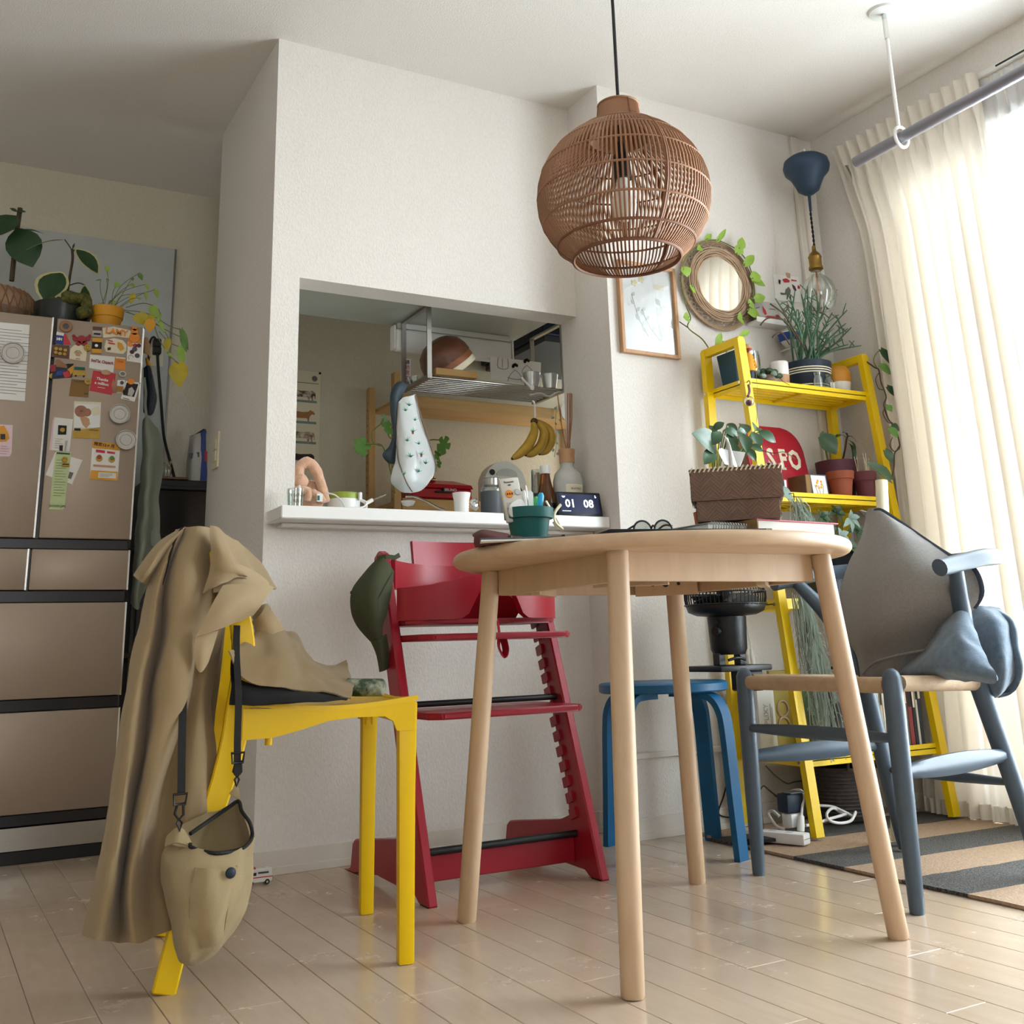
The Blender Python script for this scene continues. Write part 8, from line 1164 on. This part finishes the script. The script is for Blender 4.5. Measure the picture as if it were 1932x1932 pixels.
# ---------------------------------------------------------------- fan on a stand
FXc,FYc=2.034,2.45
t=T('side_stand','slim black pedestal stand with white label carrying the fan beside the stool','stand',(FXc+.05,FYc,.0165)); ob('base',B().lathe([(.001,0),(.07,0),(.07,.008),(.02,.014),(.001,.014)],(FXc+.05,FYc,.0165),32),'black_plastic',t,40); ob('column',B().bb(FXc+.035,FXc+.065,FYc-.012,FYc+.012,.029,.4612,.002),'black_plastic',t); ob('block',B().bb(FXc+.022,FXc+.09,FYc-.035,FYc+.03,.405,.4612,.004),'black_plastic',t); ob('label',B().bb(FXc+.055,FXc+.088,FYc-.037,FYc-.0355,.41,.45),'white_paper',t)
t=T('table_fan','black table fan tilted to face the ceiling beside the blue stool','fan',(FXc,FYc,.455)); zf=.4615
ob('base_plate',B().bb(FXc-.095,FXc+.09,FYc-.075,FYc+.075,zf,zf+.016,.004,2),'black_plastic',t,40)
for s in(-1,1): ob('yoke',B().bb(FXc+s*.038-.012,FXc+s*.038+.012,FYc-.014,FYc+.014,zf+.016,zf+.05,.002),'black_plastic',t)
ob('handle_loop',B().tube(sp([(FXc-.03,FYc-.03,zf+.03),(FXc,FYc-.036,zf+.036),(FXc+.03,FYc-.03,zf+.03)],5),.004,8),'black_plastic',t,50)
ob('motor_housing',B().lathe([(.001,.045),(.045,.045),(.052,.06),(.055,.13),(.056,.150),(.001,.150)],(FXc,FYc,zf),32),'black_plastic',t,50); ob('knob',B().cyl((FXc-.052,FYc-.02,zf+.11),(FXc-.066,FYc-.025,zf+.11),.012,n=14),'black_plastic',t,40); ob('knob',B().cyl((FXc-.054,FYc-.02,zf+.135),(FXc-.063,FYc-.025,zf+.135),.006,n=12),'black_plastic',t,40)
gz=zf+.150; ob('rear_dish',B().lathe([(.04,0),(.085,.004),(.108,.014),(.113,.028),(.113,.034),(.108,.03),(.001,.012)],(FXc,FYc,gz),48),'black_plastic',t,50)
b=B()
for k in range(60): a=2*PI*k/60; b.tube([(FXc+r*math.cos(a),FYc+r*math.sin(a),gz+z) for r,z in((.113,.03),(.1165,.05),(.1165,.065),(.108,.085),(.04,.096))],.0016,4)
ob('grille_wires',b,'black_plastic',t,60,kind='stuff')
for r,z in((.1168,.034),(.1168,.068),(.108,.086),(.042,.097)): ob('grille_ring',B().tube([(FXc+r*math.cos(2*PI*k/48),FYc+r*math.sin(2*PI*k/48),gz+z) for k in range(48)],.0022,6,closed=True),'black_plastic',t,60)
for k in range(5):
    a=2*PI*k/5; rows=[[(FXc+r*math.cos(a+da+.3*(r-.02)/.08),FYc+r*math.sin(a+da+.3*(r-.02)/.08),gz+.04+.022*(da/.9)) for da in(0,.3,.6,.9)] for r in(.022,.05,.078,.098)]
    ob('blade',B().grid(rows).thick(.0018),'grey_plastic',t,60)
ob('hub',B().lathe([(.001,.02),(.024,.022),(.024,.07),(.015,.076),(.001,.077)],(FXc,FYc,gz),24),'black_plastic',t,50)
t=T('inline_switch','white cable with inline switch hanging down the wall behind the fan','cable',(2.3209,2.69,0.4433)); ob('cord',B().tube(sp([(2.3125,2.695,0.6229),(2.3202,2.695,0.5734),(2.3269,2.695,0.5159)],5),.0018,6),'white_plastic',t,60); ob('switch_body',B().tube([(2.3245,2.692,0.5176),(2.3259,2.692,0.4916),(2.3303,2.692,0.4526)],[.004,.0075,.006],10),'white_plastic',t,50); ob('cord',B().tube(sp([(2.3329,2.695,0.4525),(2.3328,2.695,0.3946),(2.3135,2.695,0.3003),(2.3199,2.695,0.2062)],5),.0018,6),'white_plastic',t,60)
t=T('wall_cable','thin black power cord running down the wall behind the stool','cord',(2.1523,2.69,0.0393)); ob('cord',B().tube(sp([(2.1799,2.697,0.216),(2.1989,2.697,0.1994),(2.1927,2.697,0.1393),(2.1759,2.697,0.0957),(2.1506,2.697,0.0461),(2.1977,2.697,0.0297)],5),.0024,6),'black_plastic',t,60)
t=T('wall_cable','faint grey cord drooping along the wall under the shelf','cord',(2.4343,2.69,0.1124)); ob('cord',B().tube(sp([(2.3491,2.697,0.1651),(2.3883,2.697,0.131),(2.4292,2.697,0.1075),(2.4625,2.697,0.1094),(2.5525,2.697,0.1099)],5),.0018,6),'ink_grey',t,60)
# ---------------------------------------------------------------- power strip with adapters and cables on the rug
zr=.0105; c=(2.1088,2.3353,0.03); t=T('power_strip','white power strip lying on the rug under the shelf','power strip',(c[0],c[1]+.05,zr)); Q=Mx.Translation((c[0]-.01,c[1]+.07,zr)) @ Mx.Rotation(R(112),4,'Z'); b=B(Q); b.box((0,0,.015),(.20,.042,.028),None,.004,2); ob('case',b,'white_plastic',t,40)
for k in(-.05,.0,.05): b=B(Q); b.box((k,-.0,.0293),(.02,.012,.0006)); ob('outlet_slots',b,'grey_light',t)
b=B(Q); b.box((-.101,0,.016),(.001,.04,.001)); ob('seam',b,'grey_plastic',t)
c=(2.1715,2.4,0.0492); t=T('plug_adapter','white cube tap plugged into the power strip','adapter',c); b=B(); b.box((c[0],2.40,.0612),(.046,.04,.034),None,.004,2); ob('cube',b,'white_plastic',t,40)
for dx in(.006,.014): ob('slot',B().box((c[0]+dx,2.3797,.066),(.0018,.0008,.008)),'ink',t)
c=(2.1722,2.41,0.089); t=T('charger','square black charger standing on the white cube tap','charger',c); b=B(); b.box((c[0],2.405,.105),(.062,.045,.05),None,.006,2); ob('case',b,'navy',t,40); b=B(); b.box((c[0]-.002,2.39,.1325),(.05,.04,.004),None,.002); ob('top_face',b,'grey_plastic',t); ob('cord',B().tube(sp([(2.1544,2.42,0.1075),(2.1491,2.44,0.1226),(2.1799,2.5,0.1284),(2.2478,2.6,0.1237),(2.281,2.66,0.0975)],5),.0024,6),'black_plastic',t,60)
c=(2.1702,2.37,0.0461); t=T('plug','white round ended plug standing in the power strip','plug',c); ob('plug_body',B().tube([(2.1642,2.365,0.0365),(2.1663,2.365,0.0524),(2.1756,2.37,0.0726)],[(.012,.01),(.013,.011),(.009,.008)],12),'white_plastic',t,50); ob('cord',B().tube(sp([(2.1756,2.37,0.0726),(2.1922,2.38,0.0971),(2.2103,2.39,0.1179),(2.2302,2.42,0.1286),(2.2392,2.46,0.1255),(2.2374,2.5,0.1063),(2.2449,2.52,0.085)],5),.0038,8),'white_plastic',t,60)
t=T('cable_coil','coil of white extension cable lying behind the power strip','cable',(2.36,2.47,zr))
ob('cord',B().tube([(p[0],p[1],max(p[2],.016)) for p in sp([(2.3664,2.5,0.0687),(2.3989,2.48,0.0649),(2.4196,2.46,0.0535),(2.4395,2.44,0.0394),(2.4396,2.43,0.0519),(2.3995,2.41,0.0352),(2.3457,2.4,0.0346),(2.3159,2.41,0.0434),(2.3372,2.44,0.0563),(2.3928,2.47,0.0621),(2.4283,2.47,0.0443),(2.4395,2.46,0.0444),(2.3769,2.44,0.044),(2.3295,2.43,0.0426),(2.2846,2.42,0.0398),(2.2247,2.41,0.0386)],5)],.0042,8),'white_plastic',t,60); ob('cord',B().tube([(p[0],p[1],max(p[2],.016)) for p in sp([(2.1932,2.48,0.0587),(2.1889,2.5,0.0709),(2.1898,2.52,0.0616),(2.1594,2.47,0.0492),(2.1418,2.43,0.0418),(2.1462,2.41,0.037)],5)],.0042,8),'white_plastic',t,60)
# ---------------------------------------------------------------- toy ambulance
c=(0.8013,2.8006,0); t=T('toy_ambulance','small white toy ambulance with red stripe by the baseboard','toy car',(c[0],c[1]+.015,0)); AM=Mx.Translation((c[0]-.003,c[1]+.016,0)) @ Mx.Rotation(R(176),4,'Z')
SD=[(-.031,.006),(.032,.006),(.035,.010),(.035,.018),(.030,.021),(.022,.032),(.016,.036),(-.029,.036),(-.032,.032)]
b=B(AM @ Mx(((1,0,0,0),(0,0,-1,.013),(0,1,0,0),(0,0,0,1)))); b.prism(SD,.026); bmesh.ops.bevel(b.bm,geom=list(b.bm.edges),offset=.0012,segments=1,affect='EDGES'); ob('body',b,'white_plastic',t,40)
def ab(c,d,m,nm): b=B(AM); b.box(c,d); return ob(nm,b,m,t)
for s in(-1,1):
    ab((0,s*.0131,.0175),(.064,.0006,.0022),'red_print','red_stripe'); ab((.013,s*.0131,.0255),(.010,.0006,.007),'ink','side_window'); ab((-.009,s*.0131,.0275),(.026,.0006,.0045),'grey_plastic','side_window')
    for x in(-.019,.021): b=B(AM); b.cyl((x,s*.0095,.006),(x,s*.0138,.006),.006,n=16); w=ob('wheel',b,'black_rubber',t,40); b=B(AM); b.cyl((x,s*.0138,.006),(x,s*.0141,.006),.003,n=12); ob('hubcap',b,'chrome',w,40)
ab((-.0322,0,.028),(.0006,.020,.008),'ink','rear_window'); b=B(AM); b.box((.0265,0,.0267),(.0008,.021,.011),Mx.Rotation(R(-36),3,'Y')); ob('windscreen',b,'ink',t); ab((.012,0,.0375),(.006,.018,.003),'red_print','light_bar'); ab((-.018,0,.0368),(.014,.014,.0016),'pearl_white','roof_vent')

# ---------------------------------------------------------------- groups of alike things
GROUPS={'magnetic_tin':'round steel tins on the fridge doors','wooden_bowl':'wooden bowls on the hanging rack','cup':'frosted cups on the hanging rack','storage_jar':'lidded jars behind the hatch','small_jar':'small clear jars on the top shelf','clay_pot':'clay pots on the second shelf','cushion':'felt cushions in the armchair','postcard':'postcards in the room corner','curtain':'curtains at the window','spanish_moss':'hanging air plants','tissue':'tissues in the woven box','highlighter':'highlighters in the teal pot','wall_cable':'cables along the back wall'}
for o in list(COL.objects):
    k=o.name.split('.')[0]
    if o.parent is None and k in GROUPS and 'category' in o: o['group']=GROUPS[k]
